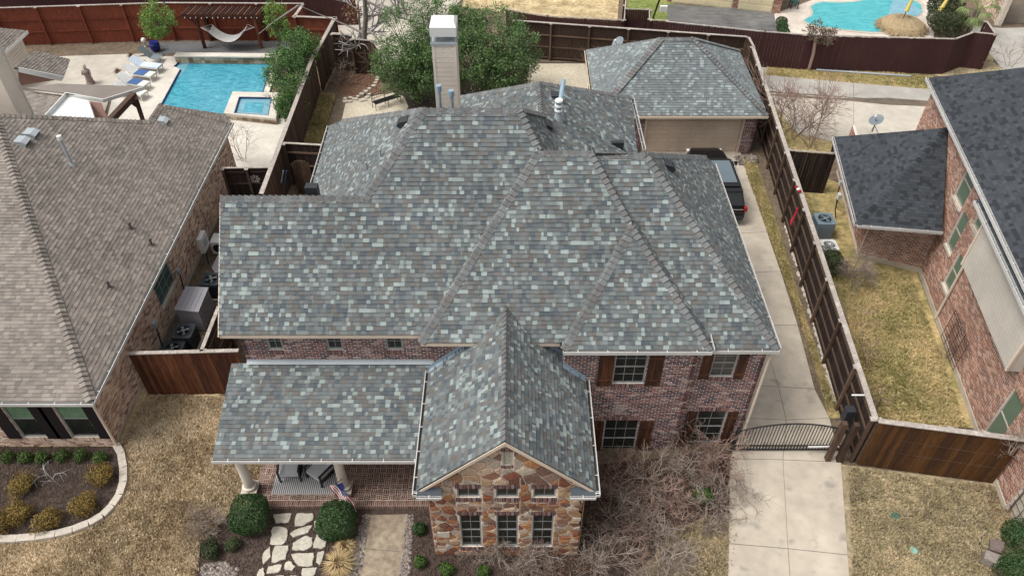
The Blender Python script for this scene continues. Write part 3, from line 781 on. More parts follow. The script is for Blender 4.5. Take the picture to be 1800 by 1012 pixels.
# stone gable roof (one and a half storeys)
GZ, GP = 4.0, 6.42; gx0, gx1 = -2.80, 2.46; gxm = -.19; gy0 = 12.2; gy1 = 16.8
kL = (GP-GZ)/(gxm-gx0); kR = (GP-GZ)/(gx1-gxm)
ry = 11.02 + GP      # where the ridge meets face C
def glp(x, y): return V((x, y, GZ + (x-gx0)*kL))
def grp(x, y): return V((x, y, GZ + (gx1-x)*kR))
xc = gx0 + (ZE-GZ)/kL; xd = gx1 - (ZE-GZ)/kR
yc = 16.86; zc_ = yc - 11.02
roof_plane(house, SH, [glp(gx0,gy0), glp(gxm,gy0), glp(gxm,yc), glp(gx0,yc)], Y_, seed=14, origin=glp(gx0,gy0))
roof_plane(house, SH, [glp(gx0+(zc_-GZ)/kL,yc), glp(gxm,yc), glp(gxm,ry)], Y_, seed=14, origin=glp(gx0,gy0))
roof_plane(house, SH, [grp(1.7,gy0), grp(gxm,gy0), grp(gxm,yc), grp(1.7,yc)], Y_, seed=15, origin=grp(gx1,gy0))
roof_plane(house, SH, [grp(gx1,gy0), grp(1.7,gy0), grp(1.7,16.44), grp(gx1,16.44)], Y_, seed=15, origin=grp(gx1,gy0))
roof_plane(house, SH, [grp(gx1-(zc_-GZ)/kR,yc), grp(gxm,yc), grp(gxm,ry)], Y_, seed=15, origin=grp(gx1,gy0))
# porch roof
PZ = 2.93; PY0 = 14.05; PYT = 17.22; PZT = 3.9; pxl = -9.62; pxr = -2.62
roof_plane(house, SH, [V((pxl,PY0,PZ)), V((pxr,PY0,PZ)), V((pxr,PYT,PZT)), V((pxl,PYT,PZT))], X_, seed=16)
SH.build('shingle', 'shingle_field', 'shingle_grey', house)
# caps along hips and ridges
nA = V((0,-1,1)).normalized(); nE = pe.n; nB = pb.n; nK = pk.n; nR = V((0,1,1)).normalized()
for i, (p0, p1, n1, n2) in enumerate((
    (V((XL,A1.y,A1.z)), V((hA.x,A1.y,A1.z)), nA, nR), (hA, rA, nA, nB), (rA, rR, nA, nR), (hC, rR, nA, V((1,.0,1)).normalized()),
    (V((cl.x,16.62,ZE)), ct, nA, sl.n), (ct, ct2, nA, nR), (V((ct2.x,dt.y,dt.z+.02)), dt, nA, nR), (fa, ct2, nA, sr.n), (fl, ft, nA, sfl.n), (fr_, ft, nA, sf.n),
    (dr, dt, nA, nE), (b2, rA, nB, nR), (w_, apx, nK, pl.n), (kr, apx, nK, nR), (pl.px(811,170), apx, pl.n, nR),
    (V((gxm,gy0,GP)), V((gxm,ry,GP)), V((-1,0,1)).normalized(), V((1,0,1)).normalized()), (pe.px(1240,276), dt, nE, nR), (w_+V((0,-.1,0)), rR, nA, nR))):
    caps(CP, p0, p1, n1, n2, seed=i)
CP.build('ridge_cap', 'ridge_cap_field', 'cap_grey', house)
# ------------------------------------------------------------------- walls
WY_A, WY_C, WY_F, WY_D = 17.25, 16.88, 16.45, 16.75
WL, XC, XF, XFD, WR = -9.05, -2.62, 1.68, 6.03, 8.38
FA = Frame((0,WY_A,0), X_, Z_); FC = Frame((0,WY_C,0), X_, Z_); FF = Frame((0,WY_F,0), X_, Z_); FD = Frame((0,WY_D,0), X_, Z_)
# --- A wall
hw = [FA.rect((466,594),(500,614)), FA.rect((571,594),(605,614)), FA.rect((676,594),(710,614))]
hw = [(a, 4.55, c, 5.32) for a, b, c, d in hw]
pw = (-6.9, .9, -5.5, 2.3); pd = (-4.6, .2, -3.7, 2.3)
polyA = [(WL,0),(XC,0),(XC,5.5),(WL,5.5)]
soldr = [(a-.02, 4.36, c+.02, 4.54) for a, b, c, d in hw] + [(a-.02, 5.33, c+.02, 5.5) for a, b, c, d in hw]
wall_base(house, FA, polyA, hw + [pw, pd], 'mortar_light')
bricks(BR, FA, [(WL,3.85),(XC,3.85),(XC,5.5),(WL,5.5)], hw + soldr, seed=20)
lowA = Pieces(); bricks(lowA, FA, [(WL,0),(XC,0),(XC,3.8),(WL,3.8)], [pw, pd], seed=21)
for s_ in soldr: soldiers(BR, FA, s_)
for r in hw: window(house, FA, r, 2, 2, sash=False, fw=.07)
window(house, FA, pw, 3, 2)
dd = fboxpart('front_door', 'shutter_brown', house, FA, pd, -.1, -.04)
tubepart('handle', 'chrome', dd, [FA.at(-3.8,1.1,0), FA.at(-3.8,1.3,0)], .02)
fboxpart('fascia', 'trim_cream', house, FA, (XL,5.42,XC+.05,5.56), .24, .28)
boxpart('soffit', 'trim_cream', house, XL, 16.99, 5.4, XC, 17.25, 5.42)
q = MB(); q.add([V((WL-.02,17.22,4.02)), V((XC,17.22,4.02)), V((XC,17.12,3.96)), V((WL-.02,17.12,3.96)), V((WL-.02,17.235,4.10)), V((XC,17.235,4.10))], [(0,1,2,3)[::-1],(4,5,1,0)[::-1]])
q.build('flashing', 'galv', house)
# --- C wall: only the triangles beside the stone gable show; whole wall built
polyC = [(XC,0),(XF,0),(XF,5.5),(XC,5.5)]
wall_base(house, FC, polyC, [], 'mortar_light'); bricks(BR, FC, [(XC,3.7),(XF,3.7),(XF,5.5),(XC,5.5)], seed=22)
cf = MB(); fbox(cf, FC, (cl.x+.02, 5.42, xc+.25, 5.55), .22, .262); fbox(cf, FC, (xd-.2, 5.42, 1.55, 5.55), .22, .262); cf.build('fascia', 'trim_cream', house)
boxpart('soffit', 'trim_cream', house, cl.x+.05, 16.64, 5.4, 1.6, 16.88, 5.418)
for g, s_ in ((glp, -1), (grp, 1)):
    x0 = gx0+.0 if s_ < 0 else gx1; x1 = xc+.1 if s_ < 0 else xd-.1
    fb = MB()
    if s_ > 0:
        fb.add([g(x1,WY_C-.02)+Z_*.02, g(XF,WY_C-.02)+Z_*.02, g(XF,WY_C-.02)+Z_*.2, g(x1,WY_C-.02)+Z_*.2], [(0,1,2,3)])
        fb.add([g(x1,WY_C-.02)+Z_*.03, g(XF,WY_C-.02)+Z_*.03, g(XF,WY_C-.16)+Z_*.03, g(x1,WY_C-.16)+Z_*.03], [(0,1,2,3)])
        fb.add([g(XF-.01,WY_F-.02)+Z_*.02, g(gx1,WY_F-.02)+Z_*.02, g(gx1,WY_F-.02)+Z_*.17, g(XF-.01,WY_F-.02)+Z_*.17], [(0,1,2,3)])
        fb.add([g(XF-.01,WY_F-.02)+Z_*.03, g(gx1,WY_F-.02)+Z_*.03, g(gx1,WY_F-.15)+Z_*.03, g(XF-.01,WY_F-.15)+Z_*.03], [(0,1,2,3)])
        fb.add([g(XF-.012,WY_C-.02)+Z_*.03, g(XF-.012,WY_F-.02)+Z_*.03, g(XF-.012,WY_F-.02)+Z_*.2, g(XF-.012,WY_C-.02)+Z_*.2], [(0,1,2,3)])
    else:
        fb.add([g(x0,WY_C-.02)+Z_*.02, g(x1,WY_C-.02)+Z_*.02, g(x1,WY_C-.02)+Z_*.2, g(x0,WY_C-.02)+Z_*.2], [(0,1,2,3)])
        fb.add([g(x0,WY_C-.02)+Z_*.03, g(x1,WY_C-.02)+Z_*.03, g(x1,WY_C-.16)+Z_*.03, g(x0,WY_C-.16)+Z_*.03], [(0,1,2,3)])
    fb.build('flashing', 'flashing', house)
# --- F wall
w1 = FF.rect((1083,622),(1131,674)); w1 = (w1[0], w1[1], w1[2], 5.38); w2 = FF.rect((1064,738),(1112,803))
sill = lambda r: (r[0]-.02, r[1]-.2, r[2]+.02, r[1]-.01); lint = lambda r: (r[0]-.02, r[3]+.01, r[2]+.02, r[3]+.21)
polyF = [(XF,0),(XFD,0),(XFD,5.5),(XF,5.5)]
wall_base(house, FF, polyF, [w1, w2], 'mortar_light')
sF = [sill(w1), sill(w2), lint(w2)]
bricks(BR, FF, [(XF+.01,0),(XFD,0),(XFD,5.5),(XF+.01,5.5)], [w1, w2] + sF, seed=23)
for s_ in sF: soldiers(BR, FF, s_)
window(house, FF, w1, 3, 4); window(house, FF, w2, 3, 4)
fD = MB(); wall_base(house, Frame((XFD,WY_F,0), Y_, Z_), [(0,0),(.3,0),(.3,5.5),(0,5.5)], [], 'mortar_light')
wall_base(house, Frame((XF,WY_C,0), -Y_, Z_), [(0,0),(.43,0),(.43,5.5),(0,5.5)], [], 'mortar_light')
bricks(BR, Frame((XF,WY_C,0), -Y_, Z_), [(0,3),(.42,3),(.42,5.5),(0,5.5)], seed=24)
bricks(BR, Frame((XFD,WY_F,0), Y_, Z_), [(0,0),(.3,0),(.3,5.5),(0,5.5)], seed=25)
# --- D wall
w3 = FD.rect((1258,618),(1287,662)); w3 = (w3[0], w3[1], w3[2], 5.1); w4 = FD.rect((1228,722),(1262,778))
polyD = [(XFD,0),(WR,0),(WR,5.2),(XFD,5.2)]
wall_base(house, FD, polyD, [w3, w4], 'mortar_light')
sD = [sill(w3), sill(w4), lint(w4)]
bricks(BR, FD, polyD, [w3, w4] + sD, seed=26)
for s_ in sD: soldiers(BR, FD, s_)
window(house, FD, w3, 2, 4); window(house, FD, w4, 2, 4)
def shutter(fr, r):
    n = 4; sh = None
    b = MB(); fbox(b, fr, (r[0]+.01, r[1]+.05, r[2]-.01, r[3]-.05), .012, .03); sh = b.build('shutter', 'shutter_brown', house)
    for i in range(n):
        a = r[0] + (r[2]-r[0])*i/n; fboxpart('board', 'shutter_brown', sh, fr, (a+.004, r[1], a+(r[2]-r[0])/n-.004, r[3]), .03, .055)
    for t in (.14, .8):
        v = r[1] + (r[3]-r[1])*t; fboxpart('batten', 'shutter_brown', sh, fr, (r[0]+.01, v, r[2]-.01, v+.11), .056, .078)
for fr, r, wd in ((FF, w1, .5), (FF, w2, .48), (FD, w3, .33), (FD, w4, .36)):
    shutter(fr, (r[0]-wd-.03, r[1]-.06, r[0]-.03, r[3])); shutter(fr, (r[2]+.03, r[1]-.06, r[2]+wd+.03, r[3]))
# --- right side wall, left side wall, rear walls
FR = Frame((WR,WY_D,0), Y_, Z_)
wr = [(4.0, 1.0, 5.0, 2.4), (7.5, 1.0, 8.5, 2.4), (4.0, 3.6, 5.0, 4.8)]
wall_base(house, FR, [(0,0),(10.4,0),(10.4,5.2),(0,5.2)], wr, 'mortar_light'); bricks(BR, FR, [(0,0),(10.4,0),(10.4,5.2),(0,5.2)], wr, seed=27)
for r in wr: window(house, FR, r, 2, 4)
FL = Frame((WL,20.4,0), -Y_, Z_)
wall_base(house, FL, [(0,0),(3.15,0),(3.15,5.5),(0,8.6)], [], 'mortar_light'); bricks(BR, FL, [(0,0),(3.15,0),(3.15,5.5),(0,8.6)], seed=28)
wall_base(house, Frame((-5,20.4,0), -X_, Z_), [(0,0),(4.05,0),(4.05,8.4),(0,8.4)], [], 'mortar_light', name='rear_wall')
BR.build('brick', 'brick_field', 'brick_maroon', house); 
mb = MB()
for it in lowA.L: Pieces.put(mb, it)
mb.build('porch_brick_field', 'brick_maroon', house, kind='stuff')
bx0, bx1 = pb.px(560,300).x, kr.x-.3
boxpart('rear_wall', 'siding_cream', house, -7.5, 20.6, 0, -1.2, 27.5, 5.2)
boxpart('rear_wall', 'siding_cream', house, -1.2, 22, 0, bx1, 32.0, 5.2)
# gutters and trim
gutter(house, V((fl.x,16.32,ZE-.02)), V((fr_.x+.02,16.32,ZE-.02)), -Y_)
gutter(house, V((fr_.x,16.32,ZE-.02)), V((fr_.x,17.0,ZE-.02)), X_, step=.6)
gutter(house, V((fr_.x+.14,16.69,5.22)), V((8.7,16.69,5.22)), -Y_)
gutter(house, V((8.66,16.70,5.22)), V((8.64,27.4,5.22)), X_)
gutter(house, V((pxl,PY0,PZ-.02)), V((pxr+.0,PY0,PZ-.02)), -Y_)
gutter(house, V((gx0,gy0,GZ-.02)), V((gx0,16.8,GZ-.02)), -X_)
gutter(house, V((gx1,gy0,GZ-.02)), V((gx1,16.45,GZ-.02)), X_)
gutter(house, V((kr.x,kf.y,ZE-.03)), V((kr.x,kr.y,ZE-.03)), X_)
gutter(house, b0+V((-.02,0,-.03)), b1+V((-.02,0,-.03)), -X_)
boxpart('soffit', 'trim_cream', house, fl.x, 16.34, 5.38, fr_.x, 16.45, 5.40)
boxpart('soffit', 'trim_cream', house, XFD+.02, 16.7, 5.08, 8.6, 16.76, 5.1)
boxpart('soffit', 'trim_cream', house, WR+.01, 16.8, 5.08, 8.6, 27.2, 5.1)
barpart('rake_board', 'trim_cream', house, (XL,16.95,ZE-.1), (XL,A1.y,A1.z-.1), .03, .16)
barpart('rake_board', 'trim_cream', house, (pxl,PY0,PZ-.1), (pxl,PYT,PZT-.1), .03, .14)
tubepart('downspout', 'trim_cream', house, [(8.48,16.6,5.1),(8.48,16.66,4.9),(8.48,16.66,.1)], .045, 6)
tubepart('downspout', 'trim_cream', house, [(XC-.02,16.83,3.85),(XC+.05,16.83,3.4),(XC+.05,16.83,.1)], .045, 6)
# ------------------------------------------------------------------- stone gable front
FG = Frame((0,12.3,0), X_, Z_)
gl_, gr_ = -2.52, 2.16
gs = []   # window rectangles
up_w = [FG.rect((806,860),(840,873)), FG.rect((874,860),(908,873)), FG.rect((940,860),(974,873))]
lo_w = [FG.rect((808,904),(843,960)), FG.rect((874,904),(907,960)), FG.rect((937,904),(971,960))]
uz0, uz1 = min(r[1] for r in up_w)-.03, max(r[3] for r in up_w)+.08
lz0, lz1 = min(r[1] for r in lo_w), max(r[3] for r in lo_w)
cx = [-1.62, -.28, 1.0]; hwid = .33
cx = [(r[0]+r[2])/2 for r in up_w]
up_w = [(c-hwid, uz0, c+hwid, uz1) for c in cx]; lo_w = [(c-hwid, lz0, c+hwid, lz1) for c in cx]
vent = FG.rect((882,793),(900,817)); 
penta = [(gl_,0),(gr_,0),(gr_,GZ+(gx1-gr_)*kR-.12),(gxm,GP-.14),(gl_,GZ+(gl_-gx0)*kL-.12)]
holes = up_w + lo_w + [vent]
wall_base(house, FG, penta, holes, 'mortar_cream', th=.2, name='stone_backing')
bands = []
for r in up_w + lo_w:
    bands += [(r[0]-.05, r[3]+.005, r[2]+.05, r[3]+.2), (r[0]-.05, r[1]-.2, r[2]+.05, r[1]-.005)]
bands += [(vent[0]-.03, vent[3]+.005, vent[2]+.03, vent[3]+.2), (vent[0]-.03, vent[1]-.12, vent[2]+.03, vent[1]-.005)]
GB = Pieces()
for r in bands: soldiers(GB, FG, r, prd=.03, wd=.058, m=.016)
GB.build('lintel_brick', 'lintel_brick_field', 'brick_maroon', house)
for r in lo_w: window(house, FG, r, 2, 4)
for r in up_w: window(house, FG, r, 2, 1, sash=False)
vp = fboxpart('gable_vent', 'window_tan', house, FG, vent, -.1, -.06)
for i in range(8):
    a = vent[1] + (vent[3]-vent[1])*(i+.15)/8; fboxpart('louvre', 'window_tan', vp, FG, (vent[0]+.04, a, vent[2]-.04, a+.05), -.06, -.01)
vf = MB()
for r in ((vent[0],vent[1],vent[0]+.045,vent[3]), (vent[2]-.045,vent[1],vent[2],vent[3]), (vent[0]+.045,vent[3]-.045,vent[2]-.045,vent[3]), (vent[0]+.045,vent[1],vent[2]-.045,vent[1]+.045)): fbox(vf, FG, r, -.06, .02)
vf.build('vent_frame', 'window_tan', vp)
rs = random.Random(5)
def voronoi(poly, seeds):
    hv = halves(poly); out = []
    for i, (x, y) in enumerate(seeds):
        cell = [(x-1.2,y-1.2),(x+1.2,y-1.2),(x+1.2,y+1.2),(x-1.2,y+1.2)]
        for j, (a, b) in enumerate(seeds):
            if i == j or abs(a-x) > 1.6 or abs(b-y) > 1.6: continue
            cell = clip_half(cell, a-x, b-y, (a*a+b*b-x*x-y*y)/2)
            if len(cell) < 3: break
        if len(cell) > 2: cell = clip_poly(cell, hv)
        if len(cell) > 2: out.append(cell)
    return out
def inset(poly, m):
    if sum(poly[i][0]*poly[(i+1) % len(poly)][1] - poly[(i+1) % len(poly)][0]*poly[i][1] for i in range(len(poly))) < 0: poly = poly[::-1]
    q = poly
    for a, b, c in halves(poly):
        L = math.hypot(a, b)
        if L < 1e-6: continue
        q = clip_half(q, a, b, c - m*L)
        if len(q) < 3: return []
    return q
seeds = []
v = .0
while v < 4.0:
    hgt = rs.uniform(.15, .24); u = gl_ - rs.random()*.3
    while u < gr_+.3:
        wd = rs.uniform(.24, .52)
        seeds.append((u+wd/2, v+hgt/2+rs.uniform(-.035,.035))); u += wd
    v += hgt
seeds_lo = [s_ for s_ in seeds if s_[1] < 3.55]
seeds_hi = []
v = 3.62
while v < 6.4:
    u = gl_ - rs.random()*.4
    while u < gr_+.4:
        wd = rs.uniform(.34, .72); seeds_hi.append((u+wd/2, v+rs.uniform(-.1,.1))); u += wd
    v += .31
def stone(fr, cell, parent, h, m='stone_field', mg=.021):
    q = inset(cell, mg)
    if len(q) < 3 or area(q) < .004: return
    q2 = inset(q, .02) or q
    if len(q2) != len(q): q2 = [(x*.92+sum(p[0] for p in q)/len(q)*.08, y*.92+sum(p[1] for p in q)/len(q)*.08) for x, y in q]
    n = len(q)
    b = MB(); A = [fr.at(x,y,-.01) for x,y in q]; B = [fr.at(x,y,h*.7) for x,y in q]
    cxm = sum(p[0] for p in q)/n; cym = sum(p[1] for p in q)/n
    C = [fr.at(cxm+(x-cxm)*.86, cym+(y-cym)*.84, h*rs.uniform(.85,1.15)) for x,y in q]
    b.add(A+B+C+[fr.at(cxm,cym,h*1.15)], [(i,(i+1)%n,(i+1)%n+n,i+n) for i in range(n)] + [(i+n,(i+1)%n+n,(i+1)%n+2*n,i+2*n) for i in range(n)] + [(i+2*n,(i+1)%n+2*n,3*n) for i in range(n)])
    b.build('stone', m, parent)
vo = [(a-.005,b-.005,c+.005,d+.005) for a,b,c,d in bands+holes]
for cell in voronoi(penta, seeds_lo + seeds_hi):
    for q in minus_rects(cell, vo):
        if area(q) > .008: stone(FG, q, house, rs.uniform(.025,.055))
for x, sgn in ((gl_, -1), (gr_, 1)):     # side walls of the stone block
    f2 = Frame((x, 12.3 if sgn > 0 else 16.9, 0), Y_*sgn, Z_)
    rect = [(0,0),(4.6,0),(4.6,3.95),(0,3.95)]
    wall_base(house, f2, rect, [], 'mortar_cream', name='stone_backing')
    s2 = []; v = .1
    while v < 3.9:
        u = rs.random()*.2
        while u < 4.6: wd = rs.uniform(.28,.55); s2.append((u+wd/2, v+rs.uniform(-.03,.03))); u += wd
        v += .22
    mb = MB()
    for cell in voronoi(rect, s2):
        q = inset(cell, .018)
        if len(q) > 2: mb.prism([f2.at(a,b_,.03) for a,b_ in q], f2.n*-.04)
    mb.build('side_stone_field', 'stone_field', house, kind='stuff')
for s_, g in ((-1, glp), (1, grp)):
    xe = gx0 if s_ < 0 else gx1
    b = MB(); p0 = g(xe, gy0-.03); p1 = V((gxm, gy0-.03, GP)); dn = Z_*-.17; bk = Y_*.035
    if s_ < 0: p0 = p0 + V((.02,0,0))
    b.add([p0+dn*.35, p1+dn*.15, p1+dn, p0+dn, p0+dn*.35+bk, p1+dn*.15+bk, p1+dn+bk, p0+dn+bk], [(0,1,2,3)[::-1],(4,5,6,7),(0,1,5,4),(3,2,6,7)[::-1],(0,4,7,3),(1,5,6,2)])
    b.build('rake_board', 'trim_cream', house)
    # little shingled return at the foot of each rake with its own gutter
    xa, xb = (gx0, gl_+.45) if s_ < 0 else (gr_-.45, gx1)
    b = MB(); b.prism([V((xa,12.08,GZ-.12)), V((xb,12.08,GZ-.12)), V((xb,12.29,GZ+.12)), V((xa,12.29,GZ+.12))], Z_*-.03); b.t = [.01]*len(b.t); b.build('eave_return', 'shingle_grey', house)
    gutter(house, V((xa-.0,12.08,GZ-.10)), V((xb,12.08,GZ-.10)), -Y_, step=.4, ht=.07, wd=.08)
    boxpart('soffit', 'trim_cream', house, min(xa,xb), 12.1, GZ-.22, max(xa,xb), 12.3, GZ-.2)
    gutter(house, V((xe,12.08,GZ-.06)), V((xe,12.2,GZ-.03)), X_*s_, step=.4)
ws = FG.rect((769,932),(791,940))
fboxpart('carved_stone', 'limestone', house, FG, ws, .03, .075)
# ------------------------------------------------------------------- porch
fz = .22
pf0, pf1 = P(476,888,fz), P(747,888,fz); pl0 = P(452,848,fz)
FP = Frame((-8.6, pf0.y, fz), X_, Y_)
xw = pl0.x; x1p = -2.54; dp = 17.2 - pf0.y
boxpart('porch_slab', 'mortar_cream', house, xw, pf0.y, 0, x1p, 17.2, fz-.004)
PV = Pieces(); bl = .195; bwid = .054; mm_ = .012
def one(u, v, du, dv):
    PV.add([FP.at(u,v,.01), FP.at(u+du,v,.01), FP.at(u+du,v+dv,.01), FP.at(u,v+dv,.01)], [FP.at(u,v,-.003), FP.at(u+du,v,-.003), FP.at(u+du,v+dv,-.003), FP.at(u,v+dv,-.003)], rs.random())
u = xw + 8.6
while u < x1p + 8.6 - .05: one(u, .0, bwid+.002, bl); u += bwid+.016
u = xw + 8.6; i = 0
blk = .215
while u < x1p + 8.6 - .2:
    j = 0; v = .215
    while v < dp - .2:
        if (i+j) % 2:
            for k in range(3): one(u, v+k*.072, bl, bwid)
        else:
            for k in range(3): one(u+k*.072, v, bwid, bl)
        v += blk; j += 1
    u += blk; i += 1
PV.build('paver', 'paver_field', 'paver_many', house)
rf = MB(); FPf = Frame((xw, pf0.y-.0, 0), X_, Z_); RP = Pieces(); u = 0
while u < x1p-xw-.05:
    RP.add([FPf.at(u,.02,.012), FPf.at(u+.06,.02,.012), FPf.at(u+.06,.2,.012), FPf.at(u,.2,.012)], [FPf.at(u,.02,0), FPf.at(u+.06,.02,0), FPf.at(u+.06,.2,0), FPf.at(u,.2,0)], rs.random()); u += .076
for it in RP.L: Pieces.put(rf, it)
rf.build('step_brick', 'paver_many', house, kind='stuff')
for (x, yb) in ((P(442,862,.3).x, 14.52), (P(607,862,.3).x, 14.52)):
    col = MB(); col.smooth = False
    col.lathe((x,yb,.52), [(.21,0),(.21,.06),(.24,.07),(.24,.12),(.19,.15),(.175,.2),(.15,2.12),(.17,2.17),(.19,2.22),(.19,2.32)], 20)
    c0 = col.build('porch_column', 'column_cream', house)
    boxpart('plinth', 'kerb_stone', c0, x-.27, yb-.27, .45, x+.27, yb+.27, .52)
    base = boxpart('pedestal', 'mortar_tan', c0, x-.25, yb-.25, fz, x+.25, yb+.25, .45)
    pp = Pieces()
    for f2 in (Frame((x-.25,yb-.25,fz),X_,Z_), Frame((x+.25,yb-.25,fz),Y_,Z_), Frame((x-.25,yb+.25,fz),-Y_,Z_)): bricks(pp, f2, [(0,0),(.5,0),(.5,.22),(0,.22)], seed=3)
    mb = MB()
    for it in pp.L: Pieces.put(mb, it)
    mb.build('pedestal_brick_field', 'brick_maroon', c0, kind='stuff')
boxpart('porch_beam', 'trim_cream', house, pxl+.1, 14.35, 2.72, pxr, 14.65, 2.86)
boxpart('porch_ceiling', 'trim_cream', house, pxl+.1, 14.66, 2.80, pxr, 17.2, 2.83)
# =================================================================== DETACHED GARAGE
gar = thing('garage', 'detached brick garage with beige panelled door and grey hip roof behind the house', 'garage', (10, 38, 0))
GS = Pieces(); GC = Bent(); GBk = Pieces()
gfl = V((P(1048,203,2.6).x, 35.96, 2.6)); gfr = V((P(1350,203,2.6).x, 35.96, 2.6))
PGf = Plane(gfl, (0,-.8,1)); r0 = PGf.px(1163,68); r1 = PGf.px(1219,68); r1.z = r0.z; r1.y = r0.y
gbl = P(1031,89,2.6); gbr = P(1299,89,2.6)
gfl = V((gbl.x-.05, 35.96, 2.6))
roof_plane(gar, GS, [gfl, gfr, r1, r0], X_, seed=40, wlo=.14)
roof_plane(gar, GS, [gfl, gbl, Plane.three(gfl,gbl,r0).px(1100,77), r0], Y_, seed=41, wlo=.14)
roof_plane(gar, GS, [gfr, Plane.three(gfr,gbr,r1).px(1262,78), r1][0:1] + [gbr, r1], Y_, seed=42, wlo=.14)
GS.build('shingle', 'shingle_field', 'shingle_far', gar)
b = MB(); b.prism([gbl, gbr, r1, r0][::-1], Z_*-.05); b.build('rear_roof_face', 'roof_deck', gar)
for i, (p0, p1) in enumerate(((gfl, r0), (gfr, r1), (r0, r1), (gbl, r0), (gbr, r1))):
    caps(GC, p0, p1, V((-.5,-.5,1)).normalized() if i != 1 else V((.5,-.5,1)).normalized(), V((.6,.4,1)).normalized() if i != 1 else V((-.4,.6,1)).normalized(), seed=i)
GC.build('ridge_cap', 'ridge_cap_field', 'cap_grey', gar)
FGa = Frame((0,36.35,0), X_, Z_); ga0, ga1 = gfl.x+.35, gfr.x-.35
do = (7.35, 0, 12.62, 2.12)
wall_base(gar, FGa, [(ga0,0),(ga1,0),(ga1,2.5),(ga0,2.5)], [do], 'mortar_light')
bricks(GBk, FGa, [(ga0,0),(ga1,0),(ga1,2.28),(ga0,2.28)], [(do[0],0,do[2],2.28)], seed=44, prd=.02)
soldiers(GBk, FGa, (ga0+.1,2.3,ga1-.05,2.49), prd=.02)
for fr, L in ((Frame((ga1,36.35,0),Y_,Z_), 7.4), (Frame((ga0,43.7,0),-Y_,Z_), 7.35)):
    wall_base(gar, fr, [(0,0),(L,0),(L,2.5),(0,2.5)], [], 'mortar_light'); bricks(GBk, fr, [(0,0),(L,0),(L,2.5),(0,2.5)], seed=45)
boxpart('rear_wall', 'mortar_light', gar, ga0, 43.8, 0, ga1, 43.9, 2.5)
GBk.build('brick', 'brick_field', 'brick_maroon', gar)
dr_ = fboxpart('garage_door', 'garage_door', gar, FGa, (do[0]+.05, 0, do[2]-.05, do[3]-.03), -.14, -.09)
for j in range(4):
    for i in range(8):
        a = do[0]+.13 + i*.635; z = .08 + j*.51; fr = FGa
        bb = MB()
        for r in ((a,z,a+.56,z+.03),(a,z+.33,a+.56,z+.36),(a,z+.03,a+.03,z+.33),(a+.53,z+.03,a+.56,z+.33)): fbox(bb, fr, r, -.089, -.07)
        bb.build('door_panel', 'garage_door', dr_)
for a, bq in ((do[0]-.09, do[0]+.04), (do[2]-.04, do[2]+.09)): fboxpart('door_jamb', 'garage_door', gar, FGa, (a,0,bq,2.2), -.08, .03)
fboxpart('door_head', 'garage_door', gar, FGa, (do[0]+.05,2.1,do[2]-.05,2.2), -.08, .025)
gutter(gar, gfl+V((0,0,-.02)), gfr+V((0,0,-.02)), -Y_, m='trim_cream')
gutter(gar, gfl+V((0,.1,-.02)), gbl+V((0,0,-.02)), -X_, m='trim_cream')
boxpart('soffit', 'trim_cream', gar, gfl.x+.03, 35.99, 2.46, gfr.x-.03, 36.34, 2.48)

# =================================================================== LEFT NEIGHBOUR
ln = thing('brick_house', 'tan brick one storey house on the left under weathered brown shingles', 'house', (-20, 24, 0))
LS = Pieces(); LC = Bent(); LB = Pieces()
E1 = V((-14.41,16.3,3.0)); E2 = V((-14.60,34.6,3.0))
PR = Plane.three(E1, E2, E1 + V((-1,0,.65)))
eu = E2-E1
h0 = PR.px(-10,201); hb = PR.px(20,262)
PFt = Plane.three(E1, E1+X_, h0)
kx = PR.px(262,214); 0 and print('UV', [Frame(E1, eu, V((-1,0,.65))).uv(q) for q in (E1,E2,PR.px(396,201),PR.px(282,184),kx,h0)]); eun = eu.normalized(); Em = E1 + eun*((kx-E1).dot(eun))
roof_plane(ln, LS, [Em, E2, PR.px(396,201), PR.px(282,184), kx], eu, 'roof_deck_tan', seed=50, wlo=.12, whi=.26, th=.020, origin=E1)
roof_plane(ln, LS, [E1, Em, kx, h0], eu, 'roof_deck_tan', seed=50, wlo=.12, whi=.26, th=.020, origin=E1)
El = V((-26,16.3,3.0)); 
roof_plane(ln, LS, [El, E1, h0, V((-26,h0.y,h0.z))], X_, 'roof_deck_tan', seed=52, wlo=.12, whi=.26, th=.024)
caps(LC, E1+V((0,0,.02)), h0, PR.n, PFt.n, wd=.19, expo=.2)
caps(LC, PR.px(262,214), h0, PR.n, V((0,.5,1)).normalized()); caps(LC, PR.px(262,214), PR.px(282,184), PR.n, V((-.5,.5,1)).normalized())
caps(LC, E2, PR.px(282,184), PR.n, V((0,.6,1)).normalized())
LS.build('shingle', 'shingle_field', 'shingle_tan', ln, top=300)
LC.build('ridge_cap', 'ridge_cap_field', 'shingle_tan', ln)
WXL = -14.72
FLr = Frame((WXL,16.6,0), (eu.x,eu.y,0), Z_)
wtl = FLr.rect((262,508),(285,550),(296,512),(318,545)); wtl = FLr.rect((289,483),(267,507),(300,515),(283,549))
lw = (10.0-.6, 1.0, 11.0-.2, 2.75)
pA = FLr.pix(288,548); lw = (pA[0], 1.05, pA[0]+1.75, 2.75)
wall_base(ln, FLr, [(0,0),(17.8,0),(17.8,2.92),(0,2.92)], [lw], 'mortar_tan'); bricks(LB, FLr, [(0,.2),(17.8,.2),(17.8,2.92),(0,2.92)], [lw], seed=53)
window(ln, FLr, lw, 3, 4, sash=False, gm='glass_teal')
fboxpart('window_sill', 'limestone', ln, FLr, (lw[0]-.05, lw[1]-.12, lw[2]+.05, lw[1]-.01), 0, .07)
fboxpart('foundation', 'concrete', ln, FLr, (0,0,17.8,.19), 0.002, .03)
FLf = Frame((-26,16.6,0), X_, Z_)
